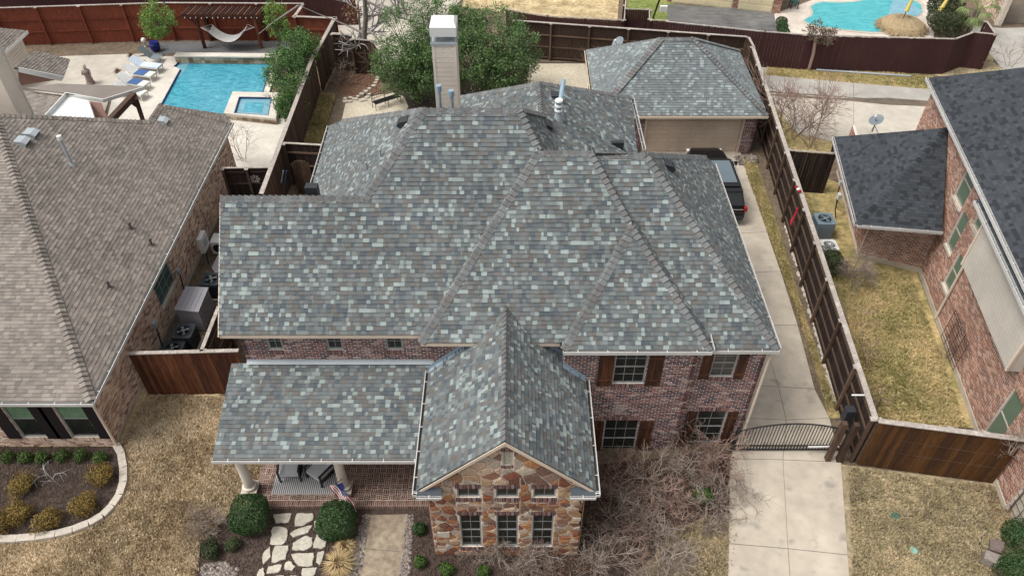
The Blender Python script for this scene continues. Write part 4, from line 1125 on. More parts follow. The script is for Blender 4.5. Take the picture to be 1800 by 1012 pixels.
lfw = []
for (x0, x1) in ((-3,42),(88,138)):
    r = FLf.rect((x0,708),(x0+24,766)); x_0 = FLf.pix(x0,708)[0]; x_1 = FLf.pix(x1,708)[0]; zb = FLf.pix(20,768)[1]
    lfw.append((x_0, zb, x_1, 2.62))
wall_base(ln, FLf, [(0,0),(11.28,0),(11.28,2.92),(0,2.92)], lfw, 'mortar_tan')
sl_ = [sill(r) for r in lfw]
bricks(LB, FLf, [(0,0),(11.28,0),(11.28,2.92),(0,2.92)], lfw + sl_, seed=54)
for s_ in sl_: soldiers(LB, FLf, s_)
for r in lfw:
    window(ln, FLf, r, 1, 2, gm='glass_dark', fm='window_frame')
    fboxpart('blind', 'blind_green', ln, FLf, (r[0]+.06, (r[1]+r[3])/2+.03, r[2]-.06, r[3]-.06), -.07, -.066)
    for a in (r[0]-.52, r[2]+.04): fboxpart('shutter', 'shutter_black', ln, FLf, (a, r[1]-.03, a+.48, r[3]+.1), .012, .05)
LB.build('brick', 'brick_field', 'brick_tan', ln)
gutter(ln, E1+V((0,0,-.02)), E2+V((0,0,-.02)), X_); gutter(ln, El+V((0,0,-.02)), E1+V((.12,0,-.02)), -Y_)
boxpart('soffit', 'trim_white', ln, -26, 16.33, 2.86, WXL+.2, 16.6, 2.88); boxpart('soffit', 'trim_white', ln, WXL, 16.62, 2.86, -14.45, 34, 2.88)
tubepart('downspout', 'trim_cream', ln, [(-14.5,16.4,2.9),(-14.62,16.52,2.6),(-14.62,16.5,.15),(-14.3,16.3,.05)], .05, 6)
# roof fittings of the left neighbour
def box_vent(parent, c, n, u, m='dark_plastic', s=.22, hh=.16, name='roof_vent', top='galv'):
    """low square roof louvre: dark throat facing down-slope under a slanted hood"""
    n = n.normalized(); u = (u - n*u.dot(n)).normalized(); dn = n.cross(u)
    if dn.z > 0: dn = -dn
    b = MB()
    q = [c - u*s + dn*s, c + u*s + dn*s, c + u*s - dn*s, c - u*s - dn*s]
    t = [q[0]*1 + n*hh, q[1]*1 + n*hh, q[2] + n*.05 , q[3] + n*.05]
    tm = [q[0] - dn*s*.9 + n*hh, q[1] - dn*s*.9 + n*hh]
    b.add([*q, t[0], t[1], tm[1], tm[0], t[2], t[3]], [(4,5,6,7),(7,6,8,9),(0,4,7,9,3),(1,2,8,6,5),(0,1,5,4)])
    o = b.build(name, top, parent)
    b = MB(); b.quad(q[0]+dn*.004+n*.02+u*.02, q[1]+dn*.004+n*.02-u*.02, t[1]+dn*.004-n*.02-u*.02, t[0]+dn*.004-n*.02+u*.02); b.build('louvre', m, o)
    return o
for (x, y) in ((54,236),(38,250)): box_vent(ln, PR.px(x,y), PR.n, eu, s=.24, hh=.2)
box_vent(ln, PR.px(286,213), PR.n, eu, s=.22)
def pipe(parent, base, hgt, r=.05, m='galv', cap=None, name='vent_pipe'):
    q = MB(); q.tube([base - Z_*.1, base + Z_*hgt], r, 10); o = q.build(name, m, parent)
    q = MB(); q.tube([base - Z_*.05, base + Z_*.1], [r*2.2, r*1.3], 10); q.build('collar', m, o)
    if cap:
        q = MB(); q.tube([base + Z_*(hgt-.02), base + Z_*(hgt+.16)], [r*1.6, r*1.5], 12); q.build('pipe_cap', cap, o)
    return o
pipe(ln, PR.px(127,290), 1.25, .065, 'galv', 'trim_white')
for (x, y) in ((231,402),(267,430),(193,505)):
    p_ = PR.px(x, y); q = MB(); q.tube([p_ - Z_*.05, p_ + Z_*.25], .045, 8); o = q.build('vent_pipe', 'bronze', ln); q = MB(); q.ell(p_+Z_*.27, (.075,.075,.07), 8); q.build('pipe_cap', 'bronze', o)
    q = MB(); q.prism([p_ + PR.n*.02 + V((dx,dy,0)) - PR.n*((V((dx,dy,0))).dot(PR.n)) for dx, dy in ((-.12,-.12),(.14,-.12),(.14,.12),(-.12,.12))], PR.n*-.01); q.build('pipe_flashing', 'bronze', o)
# rear buildings of the left neighbour: tall sided wall, little gables
def prism_part(name, m, parent, pts, dn):
    b = MB(); b.prism(pts, dn); return b.build(name, m, parent)
# narrow sided chase whose foot stands behind the ridge
q_ = PY(31,200,30.0); q2_ = PY(0,70,31.0)
twr = boxpart('sided_chase', 'siding_cream', ln, q_.x-3.0, 30.0, 3.0, q_.x, 31.0, q2_.z)
boxpart('corner_board', 'siding_white', twr, q_.x, 30.93, 3.0, q_.x+.03, 31.03, q2_.z)
# taller sided rear block
rb_ = P(62,120,0); zt2 = PY(33,60,rb_.y).z; x2 = rb_.x
tw = boxpart('sided_block', 'siding_white', ln, x2-6, 37, 0, x2, rb_.y, zt2)
z = .2
while z < zt2-.1: boxpart('siding_board', 'siding_cream', tw, x2+.002, 37, z, x2+.02, rb_.y-.02, z+.17); z += .2
LS2 = Pieces()
q0, q1 = P(-30,100,zt2+.05), P(42,43,zt2+.05); q1 = V((x2+.35, rb_.y+.35, zt2+.05)); q0 = V((x2+.35, 36.5, zt2+.05))
roof_plane(ln, LS2, [q0, q1, q1+V((-4.5,-4.5,2.9)), q0+V((-4.5,0,2.9))], Y_, 'roof_deck_tan', seed=61, wlo=.16, whi=.34)
barpart('fascia', 'trim_white', ln, q0+V((.02,0,-.08)), q1+V((.02,0,-.08)), .04, .18)
# low gable with brick tympanum
zg = 3.3
ga, gb_, gc = P(32,120,4.2), P(112,138,2.9), P(30,150,2.9)
roof_plane(ln, LS2, [P(25,119,4.1), P(112,136,2.9), P(104,126,2.9)+V((0,1.5,0)), P(25,119,4.1)+V((0,2.7,0))], Y_, 'roof_deck_tan', seed=62)
prism_part('rake_board', 'trim_white', ln, [P(32,119,4.15), P(113,135,2.95), P(108,143,2.75), P(33,127,3.95)], V((0,.05,0)))
fr_t = Frame(P(104,148,2.6)+V((0,.3,0)), X_, Z_)
prism_part('gable_wall', 'brick_tan', ln, [P(28,125,3.9)+V((0,.25,0)), P(104,141,2.8)+V((0,.25,0)), P(104,143,2.4)+V((0,.25,0)), P(30,155,2.4)+V((0,.25,0))], V((0,.1,0)))
# covered terrace roof
t0, t1, t2, t3, t4 = P(40,155,3.3), P(100,148,3.5), P(250,151,2.9), P(180,177,3.0), P(118,163,3.3)
roof_plane(ln, LS2, [t0, t4, t3, t2, t1], X_, 'roof_deck_tan', seed=63, wlo=.16, whi=.34) if 0 else None
b = MB(); b.prism([P(45,155,3.3), P(116,164,3.3), P(181,174,3.0), P(251,152,2.9), P(100,147,3.35)], Z_*-.06); b.build('terrace_roof', 'shingle_tan', ln)
for p, q in ((P(116,164,3.27), P(181,176,2.97)), (P(181,176,2.97), P(252,154,2.87)), (P(116,164,3.27), P(80,203,3.27))): barpart('fascia', 'trim_white', ln, p+Z_*-.05, q+Z_*-.05, .05, .2)
b = MB(); b.prism([P(115,168,3.1), P(155,177,3.0), P(166,208,3.0), P(82,203,3.1)], Z_*-.1); b.build('stucco_gable', 'stucco_white', ln)
b = MB(); b.prism([P(42,160,3.0), P(110,168,3.0), P(80,206,3.0), P(58,203,3.0)], Z_*-.05); b.build('lower_roof', 'roof_deck_tan', ln)
lwp = [P(42,160,3.01), P(110,168,3.01), P(80,206,3.01), P(58,203,3.01)]
roof_plane(ln, LS2, lwp, V((1,.9,0)), 'roof_deck_tan', seed=64, wlo=.16, whi=.34, th=.025)
LS2.build('rear_shingle', 'rear_shingle_field', 'shingle_tan', ln, top=0)
b = MB(); b.prism([P(157,178,2.9), P(178,181,2.9), P(190,210,2.2), P(168,209,2.2)], Z_*-.1); b.build('brick_pier', 'brick_tan', ln)
barpart('timber_beam', 'wood_dark', ln, P(237,166,2.75), P(192,214,2.3), .3, .3)
barpart('timber_post', 'wood_dark', ln, P(252,214,0), P(238,172,2.7), .24, .24)
barpart('timber_brace', 'wood_dark', ln, P(246,190,1.6), P(228,178,2.6), .12, .16)

# =================================================================== RIGHT NEIGHBOUR
rn = thing('brick_house', 'orange brick two storey house at the right edge under charcoal shingles', 'house', (20, 26, 0))
RS = Pieces(); RC = Bent(); RB = Pieces()
wd_ = V((17.58-18.95, 17.46-26.29, 0)).normalized(); wn_ = V((-wd_.y, wd_.x, 0))   # along wall to the viewer
O0 = V((18.95,26.29,0)); FM = Frame(O0, wd_, Z_)
if FM.n.x > 0: FM = Frame(O0 + wd_*16, -wd_, Z_)
def fm(px, py): return FM.pix(px, py)
back_u = FM.uv(O0)[0]
fw0 = FM.uv(O0 + wd_*12.5)[0]; fw1 = FM.uv(O0 - wd_*6.4)[0]
def lift(r): return (min(r[0],r[2]), r[1], max(r[0],r[2]), r[3])
wins = [FM.rect((1696,372),(1702,389),(1662.5,428),(1672,446)), FM.rect((1710,285),(1722,305),(1677,342),(1684,359)),
        FM.rect((1687,441),(1693,462),(1658,497),(1666,517)), FM.rect((1724,366),(1733,384),(1711,396),(1716,408)), FM.rect((1786.5,686),(1797,712),(1730,756),(1745,790))]
wins = [r for r in wins]
poly = [(min(fw0,fw1),0),(max(fw0,fw1),0),(max(fw0,fw1),6.3),(min(fw0,fw1),6.3)]
wall_base(rn, FM, poly, wins, 'mortar_red')
fnd = .28
lints = [(r[0]-.05, r[3]+.01, r[2]+.05, r[3]+.2) for r in wins]
bricks(RB, FM, [(poly[0][0],fnd),(poly[1][0],fnd),(poly[1][0],6.3),(poly[0][0],6.3)], wins + lints, seed=70)
for l_ in lints: soldiers(RB, FM, l_)
for r in wins:
    window(rn, FM, r, 1, 2, gm='glass_green', fm='window_tan', fw=.06)
    fboxpart('window_sill', 'limestone', rn, FM, (r[0]-.05, r[1]-.1, r[2]+.05, r[1]-.01), .0, .07)
fboxpart('foundation', 'concrete', rn, FM, (poly[0][0],0,poly[1][0],fnd-.02), .002, .04)
# wing with the charcoal hip
wa, wb_, wc = P(1467,241,3.0), P(1507,394,3.0), P(1656,406,3.0); wap = None
zap = 4.9
for k in range(200):
    zap = 3 + k*.02; ap = P(1666,225,zap)
    if FM.n.dot(ap - FM.o) > .03: break
roof_plane(rn, RS, [wb_, wa, ap], wa-wb_, seed=71, wlo=.14, whi=.3, th=.012)
roof_plane(rn, RS, [wb_, wc, ap], wc-wb_, seed=72, wlo=.14, whi=.3, th=.012)
b = MB(); b.prism([wa, ap, ap + V((.2,.5,-2.6)), wa + V((.2,.3,-1.0))], Z_*-.05); b.build('rear_roof_face', 'roof_deck', rn)
caps(RC, wb_, ap, Plane.three(wb_,wa,ap).n, Plane.three(wb_,wc,ap).n, wd=.16, rise=.03)
gutter(rn, wb_, wc, (wc-wb_).cross(Z_)); gutter(rn, wa, wb_, (wb_-wa).cross(Z_), step=1.4)
g0 = P(1507,452,0); g1 = V((18.95,26.29,0)); dW = (g1-g0).normalized()
FW = Frame(g0, dW, Z_); Lw = (g1-g0).length
wall_base(rn, FW, [(0,0),(Lw,0),(Lw,2.9),(0,2.9)], [], 'mortar_red'); bricks(RB, FW, [(0,.25),(Lw,.25),(Lw,2.7),(0,2.7)], seed=73); soldiers(RB, FW, (.02,2.71,Lw,2.89))
fboxpart('foundation', 'concrete', rn, FW, (0,0,Lw,.23), .002, .04)
lfd = (wa-wb_); lfd.z = 0; lfd.normalize(); FWl = Frame(g0 + lfd*7.2, -lfd, Z_)
wall_base(rn, FWl, [(0,0),(7.2,0),(7.2,2.9),(0,2.9)], [], 'mortar_red'); bricks(RB, FWl, [(0,.25),(7.2,.25),(7.2,2.9),(0,2.9)], seed=74)
barpart('corner_strip', 'trim_cream', rn, g0 + Z_*.1 - dW*.02, g0 + Z_*2.8 - dW*.02, .05, .05)
# main upper roof
m0, m1 = P(1632,137,6.4), P(1810,511,6.4)
PM = Plane.three(m0, m1, m0 + V((1,-.15,.62)))
roof_plane(rn, RS, [m0, m1, PM.px(1960,480), PM.px(1960,100), PM.px(1800,119)], m1-m0, seed=75, wlo=.14, whi=.3, th=.012)
roof_plane(rn, RS, [m0, m1, m1+V((.1,-.02,.05)), m0+V((.1,0,.05))], m1-m0, seed=76) if 0 else None
gutter(rn, m0, m1, (m1-m0).cross(Z_)); 
rk = PM.px(1800,119)
# far brick side of the main block (seen over the wing)
Fk = Frame(P(1632,140,6.3), V((0,0,0))+ -Z_, X_) if 0 else None
# bay with greige siding
zb_, zt_ = 3.6, 6.0
s0, s1 = P(1691,465,zb_), P(1768.5,651,zb_)
sd_ = (s1-s0).normalized(); inn = V((-sd_.y, sd_.x, 0)); 
if inn.x < 0: inn = -inn
s0b = s0
bay = MB(); bay.prism([s0+Z_*(zt_-zb_), s1+Z_*(zt_-zb_), s1+inn*1.6+Z_*(zt_-zb_), s0+inn*1.6+Z_*(zt_-zb_)], Z_*-(zt_-zb_)); bo = bay.build('bay_wall', 'siding_greige', rn)
FBy = Frame(s0, sd_, Z_)
if FBy.n.x > 0: FBy = Frame(s1, -sd_, Z_)
sb = MB(); Lb = (s1-s0).length
z = .15
while z < zt_-zb_: fbox(sb, FBy, (0,z,Lb,z+.006), 0, .004); z += .17
sb.build('siding_course', 'siding_greige', bo, kind='stuff')
barpart('corner_board', 'trim_cream', rn, s0, s0+Z_*(zt_-zb_), .09, .09); barpart('corner_board', 'trim_cream', rn, s1, s1+Z_*(zt_-zb_), .09, .09)
y0, y1 = P(1718,353,6.1), P(1812,556,6.1)
PB = Plane.three(y0, y1, y0 + V((1,-.15,.55)))
roof_plane(rn, RS, [y0, y1, PB.px(1960,560), PB.px(1960,353)], y1-y0, seed=77, wlo=.14, whi=.3, th=.012)
caps(RC, y0, PB.px(1960,353), PB.n, V((0,.5,1)).normalized(), wd=.12, expo=.3)
gutter(rn, y0, y1, (y1-y0).cross(Z_))
# entry wall with an opening, right of the tall window
RS.build('shingle', 'shingle_field', 'shingle_dark', rn, top=300)
RC.build('ridge_cap', 'ridge_cap_field', 'shingle_dark', rn)
RB.build('brick', 'brick_field', 'brick_red', rn, top=300)
dsp = FM.pix(1632,590)
tubepart('downspout', 'trim_cream', rn, [FM.at(FM.pix(1730,388)[0], 6.2, .1), FM.at(FM.pix(1634,585)[0], .2, .1)], .05, 6) if 0 else \
tubepart('downspout', 'trim_cream', rn, [P(1722,356,6.0), FM.at(FM.pix(1632,588)[0], 5.4, .08), FM.at(FM.pix(1632,588)[0], .15, .08)], .055, 6)
ent = MB(); 
# low stone-and-brick planter wall in the lower right corner
pw0 = [P(1752,850,0), P(1800,790,0)]
q = [P(1757,835,.0), P(1775,815,.0), P(1812,838,.0), P(1812,925,.0), P(1790,945,.0)]
b = MB(); b.prism([p + Z_*1.15 for p in q], Z_*-1.15)
b.build('garden_wall', 'limestone', None, label='pale stone garden wall behind the scrolled trellis at the right edge', cat='wall')

# =================================================================== HOUSES AND GARAGES ACROSS THE ALLEY
def simple_garage(label, x0, x1, yb, doors, bm, piers):
    g = thing('garage', label, 'garage', (P((x0+x1)/2, yb, 0).x, P((x0+x1)/2, yb, 0).y+3, 0)); return g
ag = thing('garage', 'garage with two pale yellow doors and red brick piers across the alley', 'garage', P(1270, 10, 0))
g0 = P(1172,3,0); g1 = P(1370,24,0); dg = (g1-g0).normalized(); Fg = Frame(g0, dg, Z_); Lg = (g1-g0).length
wall_base(ag, Fg, [(0,0),(Lg,0),(Lg,2.8),(0,2.8)], [], 'mortar_red', th=3)
AP = Pieces(); px_ = [0, Lg*.11, Lg*.585, Lg*.63, Lg*.93, Lg]
for i in (0, 2, 4): bricks(AP, Fg, [(px_[i],0),(px_[i+1] if i else Lg*.04,0),(px_[i+1] if i else Lg*.04,2.8),(px_[i],2.8)], seed=80+i, prd=.04)
AP.build('brick', 'brick_field', 'brick_red', ag, top=0)
for a, c in ((Lg*.045, Lg*.58), (Lg*.635, Lg*.925)):
    d_o = fboxpart('garage_door', 'garage_yellow', ag, Fg, (a, 0, c, 2.4), .02, .05)
    for j in range(5):
        n = int((c-a)/.75)
        for i in range(n):
            u = a + (c-a)*(i+.08)/n; bb = MB(); fbox(bb, Fg, (u, .08+j*.47, u+(c-a)/n*.84, .42+j*.47), .05, .065); bb.build('door_panel', 'garage_yellow', d_o)
bk = thing('brick_house', 'pale brick house corner with an open carport at the top right', 'house', P(1745,40,0))
k0, k1, k2 = P(1735,44,0), P(1752,46,0), P(1776,46,0)
for a_0, a_1, nm in ((P(1720,0,0), P(1753,46,0), 'l'), (P(1753,46,0), P(1763,40,0), 'r')):
    d0 = (a_1-a_0).normalized(); f0 = Frame(a_0, d0, Z_); L0 = (a_1-a_0).length
    wall_base(bk, f0, [(0,0),(L0,0),(L0,3.4),(0,3.4)], [], 'mortar_tan', th=.25)
    ap_ = Pieces(); bricks(ap_, f0, [(0,0),(L0,0),(L0,3.4),(0,3.4)], seed=90)
    ap_.build('brick', 'brick_field', 'brick_tan', bk, top=0)
b = MB(); b.prism([P(1766,40,.0)+Z_*.02, P(1840,44,0)+Z_*.02, P(1840,-10,0)+Z_*.02, P(1790,-20,0)+Z_*.02], Z_*-.04); b.build('carport_floor', 'wet_concrete', bk)
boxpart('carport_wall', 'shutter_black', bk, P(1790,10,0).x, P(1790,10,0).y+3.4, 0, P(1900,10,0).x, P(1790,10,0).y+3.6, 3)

# =================================================================== FENCES
def unit_board(m, wd, th, h):
    b = MB(); b.add([(-wd/2,-th/2,0),(wd/2,-th/2,0),(wd/2,th/2,0),(-wd/2,th/2,0),(-wd/2,-th/2,h),(wd/2,-th/2,h),(wd/2,th/2,h),(-wd/2,th/2,h)],
                    [(0,3,2,1),(4,5,6,7),(0,1,5,4),(1,2,6,5),(2,3,7,6),(3,0,4,7)])
    return b.mesh('board', m)
rfz = random.Random(11)
def fence(label, pts, h, m='wood_dark', rail='wood_rail', side=-1, bw=.145, parts=True, cap='wood_weathered', post=2.4, capw=.13, rails=(.4,1.2,2.0), posts=True, battens=False, name='wood_fence', group=None, z0=0.0, rth=.045, postw=.11):
    """boards stand on the line; rails and posts on the side given (+1 is left of the direction of travel)"""
    pts = [V((p[0], p[1], z0)) for p in pts]
    f = thing(name, label, 'fence', pts[0], group)
    me = unit_board(m, bw*.985, .02, h); cnt = 0; rest = MB()
    total = sum((pts[i+1]-pts[i]).length for i in range(len(pts)-1))
    for i in range(len(pts)-1):
        a, c = pts[i], pts[i+1]; d = (c-a); L = d.length; d.normalize(); n = V((-d.y, d.x, 0))*side; ang = math.atan2(d.y, d.x)
        k = max(1, int(L/bw)); st = L/k
        for j in range(k):
            p = a + d*(st*(j+.5)) + n*rfz.uniform(-.006,.006) + Z_*rfz.uniform(-.015,.01)
            if parts and cnt < 300:
                o = bpy.data.objects.new('board', me); reg(o, f, p); o.rotation_euler.z = ang; cnt += 1
            else: rest.obox(p + Z_*h/2, d*st*.482, n*.01, Z_*h/2, rfz.random())
        for z in rails:
            if rails and z < h: barpart('rail', rail, f, a + n*.035 + Z_*z, c + n*.035 + Z_*z, rth, .09)
        if posts:
            kp = max(1, round(L/post))
            for j in range(kp+1):
                p = a + d*(L*j/kp) + n*(.06+postw/2); boxp = MB(); boxp.obox(p + Z_*(h-.03)/2, d*postw/2, n*postw/2, Z_*(h-.03)/2); boxp.build('post', rail, f)
                if cap: boxp = MB(); boxp.obox(p + Z_*(h+.02) + n*.0, d*(postw/2+.04), n*(postw/2+.03), Z_*.02); boxp.build('post_cap', cap, f)
        if cap: barpart('cap_board', cap, f, a - d*.05 + n*.03 + Z_*(h+.045), c + d*.05 + n*.03 + Z_*(h+.045), capw, .04)
    if rest.v: rest.build('board_field', m, f, kind='stuff')
    return f
h25 = 2.5
def F2(*pp, h=2.5): return [P(x, y, h) for x, y in pp]
fence('long dark board fence with leaning posts along the driveway', F2((1324,84),(1540,737)), h25, 'wood_darker', side=-1, post=2.35, rails=(.35,1.0,1.65,2.25), capw=.2)
fence('short dark fence end stepping down at the garage rear corner', F2((1316,66),(1326,84)), h25, 'wood_dark', side=-1, rails=(.4,1.2,2.0))
fence('brown board fence with straining wires across the right front lawn', F2((1546,742),(1802,775)), h25, 'wood_brown', side=1, rails=(.4,1.2,2.0), capw=.2, bw=.17)
fence('dark rear fence with brown posts behind the garage', F2((902,37),(1316,66)), h25, 'wood_dark', 'wood_rail', side=-1, parts=False, rails=(.15,.9,1.7), capw=.16)
fence('tall brown board fence between pool garden and back garden, rear stretch', F2((590,32),(554,98)), h25, 'wood_dark', side=-1, posts=False, rails=(.4,1.9), capw=.22)
fence('tall brown board fence between pool garden and back garden, front stretch', F2((552,98),(461,341)), h25, 'wood_dark', side=-1, posts=False, rails=(.4,1.9), capw=.22)
fence('narrow fence capped in pale timber between the two houses', F2((455,360),(383,535),(352,614)), 2.4, 'wood_darker', side=1, capw=.14)
fence('dark reddish gate fence between the left house and the main house', F2((224,620),(416,615)), 2.4, 'wood_redbrown', side=1, posts=False, capw=.16)
fence('short cross fence beside the left roof slope', F2((500,252),(572,256)), h25, 'wood_darker', side=-1, rails=(1.2,2.0), capw=.12)
fg = fence('black fence gate with a diagonal brace and star ornament between the houses', F2((391,293),(475,292)), 2.4, 'wood_darker', 'wood_dark', side=-1, rails=(.6,1.5,2.2), capw=.1, post=1.0)
fp = P(391,293,2.4); fq = P(475,292,2.4)
barpart('brace', 'wood_dark', fg, V((fq.x-2.0,fq.y-.1,.3)), V((fq.x-.6,fq.y-.1,1.4)), .05, .1)
st = MB(); c = P(446,312,1.9); c = V((c.x, fp.y-.12, 1.75))
for i in range(8):
    a = math.pi*i/4; st.obox(c + V((math.cos(a)*.13,0,math.sin(a)*.13)), V((math.cos(a)*.13,0,math.sin(a)*.13)), V((0,.015,0)), V((-math.sin(a)*.035,0,math.cos(a)*.035)))
st.tube([c+V((math.cos(t)*.2,0,math.sin(t)*.2)) for t in [i*math.pi/6 for i in range(13)]], .02, 5)
st.build('star_ornament', 'wood_weathered', fg)
fence('red brown fence closing the narrow yard by the right house', F2((1389,263),(1470,269)), 2.4, 'wood_darker', side=1, rails=(.8,), capw=.1, post=2.3)
fence('red stained fence with four panels behind the pool terrace', F2((-12,18),(290,8.5),(533,10)), 2.6, 'wood_red', 'wood_red', side=-1, parts=False, rails=(.9,1.7), capw=.14, cap='wood_weathered', post=3.0)
fence('red stained fence corner in front of the green verge', F2((533,10),(519,30),(591,33)), h25, 'wood_red', 'wood_red', side=-1, parts=False, rails=(.9,1.7), capw=.2)
fence('maroon alley fence with vine around the far turquoise pool', [P(1172,41,2.3),P(1345,56,2.4),P(1424,62,2.4),P(1680,69,2.4),P(1713,57,2.4),P(1752,61,2.4),P(1736,38,2.4)], 2.35, 'wood_maroon', 'wood_maroon', side=1, parts=False, rails=(.5,1.8), capw=.12, bw=.2, post=3)
fence('low maroon fence edging the dry lawn across the alley', F2((890,17),(962,29),(1098,36),(1102,-15), h=1.9), 1.85, 'wood_maroon', 'wood_maroon', side=1, parts=False, rails=(.5,1.4), capw=.08)
fence('maroon fence nook beside the parking apron', F2((1101,16),(1141,17.5),(1141,35),(1173,37), h=2.2), 2.15, 'wood_maroon', 'wood_maroon', side=1, parts=False, rails=(.5,1.4), capw=.08)
fence('far maroon fence beyond the red stained one', F2((-10,0),(120,-8),(620,-16)), h25, 'wood_maroon', 'wood_maroon', side=1, parts=False, rails=(.5,1.4), capw=.08)
# rear gate beside the tree
gt = fence('weathered brown gate fence with arched ornament beside the large green tree', F2((584,60),(617,62), h=2.5), h25, 'wood_dark', side=-1, rails=(.4,1.4,2.2), post=1.1, capw=.25)
g2 = fence('brown garden gate with zigzag braces', F2((618,67),(655,70), h=2.4), 2.3, 'wood_dark', side=-1, rails=(.15,.8,1.45,2.1), post=2, capw=.12, name='garden_gate')
a0, a1 = P(618,67,2.4), P(655,70,2.4); dd_ = V((a1.x-a0.x, a1.y-a0.y, 0)).normalized()
for (u0, z0_, u1, z1_) in ((.25,.15,1.0,.8),(1.0,.8,.25,1.45)):
    barpart('brace', 'wood_rail', g2, V((a0.x,a0.y-.09,z0_))+dd_*u0, V((a0.x,a0.y-.09,z1_))+dd_*u1, .04, .1)
arc = [V((a0.x,a0.y-.12,1.75)) + dd_*(.65-.38*math.cos(t)) + Z_*(.36*math.sin(t)) for t in [i*math.pi/10 for i in range(11)]]
tubepart('arch_ornament', 'trim_white', g2, arc, .022, 6)
f_s = fence('short leaning board fence behind the tree beside the gate', F2((655,72),(664,86), h=2.3), 2.2, 'wood_dark', side=1, rails=(.4,1.6), post=2, capw=.1)
# arched dark gate leaf near cross fence
ga_ = thing('garden_gate', 'round topped dark wooden gate leaf leaning inside the narrow yard', 'gate', P(535,340,0))
c0 = P(527,277,2.1); 
for i in range(6):
    u = -.42 + i*.15; hh = 1.7 + math.sqrt(max(0,.45**2-(u+.04)**2))*.8
    bb = MB(); bb.obox(V((c0.x+u+.05, c0.y-.2, hh/2)), V((.07,0,0)), V((0,.02,0)), V((0,0,hh/2))); bb.build('board', 'wood_dark', ga_)
# wires on the right front fence
a0, a1 = P(1546,742,2.5), P(1802,775,2.5)
for z in (1.0,1.7): tag(tubepart('wire', 'bronze', None, [V((a0.x+.3,a0.y-.05,z)), V(((a0.x+a1.x)/2,(a0.y+a1.y)/2-.05,z-.03)), V((a1.x-.3,a1.y-.05,z-.02))], .004, 3), ('upper' if z > 1.5 else 'lower')+' straining wire on the brown right front fence', 'wire')
# two big posts carrying the gate
for (x, y) in ((1487,740),(1508,742)):
    p = P(x, y, 2.3); 
    o = boxpart('gate_post', 'wood_dark', None, p.x-.09, p.y-.09, 0, p.x+.09, p.y+.09, 2.2); tag(o, 'thick square timber gate post '+('nearest the iron gate' if x == 1487 else 'against the fence corner'), 'post')
# =================================================================== IRON DRIVEWAY GATE
gy = 16.35; ig = thing('iron_gate', 'black iron driveway gate with a gently arched top rail', 'gate', (10,gy,0))
xa, xb = P(1292,798,.1).x, P(1478,798,.1).x
def topz(t): return 1.22 + .45*math.sin(math.pi*min(1,max(0,t)))**.8
n = 34
for i in range(n+1):
    t = i/n; x = xa + (xb-xa)*t; q = MB(); q.box(x-.011, gy-.011, .1, x+.011, gy+.011, topz(t)); q.build('bar', 'black_metal', ig)
for i in range(n*2):
    t = (i+.5)/(n*2); x = xa + (xb-xa)*t
    if i % 2 == 0 or True: q = MB(); q.box(x-.008, gy-.009, .1, x+.008, gy+.009, .34); q.build('dog_bar', 'black_metal', ig) if i % 2 == 0 else None
q = MB(); q.tube([V((xa+(xb-xa)*k/20, gy, topz(k/20))) for k in range(21)], .028, 6); q.build('top_rail', 'black_metal', ig)
for z in (.12,.36): boxpart('rail', 'black_metal', ig, xa, gy-.02, z-.02, xb, gy+.02, z+.02)
for x in (xa-.08, xb+.08): boxpart('gate_stile', 'black_metal', ig, x-.045, gy-.045, 0, x+.045, gy+.045, 1.45)
ro = thing('gate_opener', 'black gate opener box on the post with a white crank arm', 'gate opener', P(1495,720,1.6))
p = P(1495,716,1.9); boxpart('housing', 'dark_plastic', ro, p.x-.16, p.y-.2, 1.25, p.x+.16, p.y+.1, 1.9)
p2 = P(1462,790,.3); barpart('drive_arm', 'chaise_white', ro, V((p.x-.2,gy-.1,.45)), V((p.x-1.3,gy-.1,.42)), .05, .05)
tag(tubepart('arm_bracket', 'trim_white', None, [P(1497,694,2.4), P(1522,694,2.5)], .03, 6), 'short white bracket on the driveway fence above the gate opener', 'bracket')
# =================================================================== ROOF FITTINGS OF THE MAIN HOUSE
box_vent(house, pb.px(712,216), pb.n, Y_, s=.2, hh=.2, top='dark_plastic')
box_vent(house, pk.px(957,222), pk.n, Y_, s=.24, hh=.22, top='dark_plastic')
box_vent(house, pk.px(976,171), pk.n, Y_, s=.22, hh=.2, top='dark_plastic')
box_vent(house, pe.px(1172,292), pe.n, Y_, s=.22, hh=.2, top='dark_plastic')
p = V((pk.px(1085,258).x, pk.px(1085,258).y, pk.px(1085,258).z)); boxpart('roof_vent', 'dark_plastic', house, p.x-.25, p.y-.1, p.z-.1, p.x+.25, p.y+.1, p.z+.25)
p = V((a_(548,346).x, A1.y+.5, A1.z-.45)); boxpart('roof_vent', 'dark_plastic', house, p.x-.3, p.y-.15, p.z-.1, p.x+.1, p.y+.15, p.z+.55)
pp_ = pk.px(981,211)
q = MB(); q.tube([pp_-Z_*.1, pp_+Z_*.35], [.2,.11], 12); fl_ = q.build('flue', 'galv', house)
q = MB(); q.tube([pp_+Z_*.3, pp_+Z_*.75], .11, 12); q.build('flue_pipe', 'blue_pipe', fl_); 
for z in (.42,.62,.82): q = MB(); q.tube([pp_+Z_*z, pp_+Z_*(z+.06)], [.17,.15], 12); q.build('flue_collar', 'trim_white', fl_)
q = MB(); q.tube([pp_+V((.05,.3,.5)), pp_+V((.25,1.5,.9))], .09, 10); q.build('flue_pipe', 'blue_pipe', fl_)
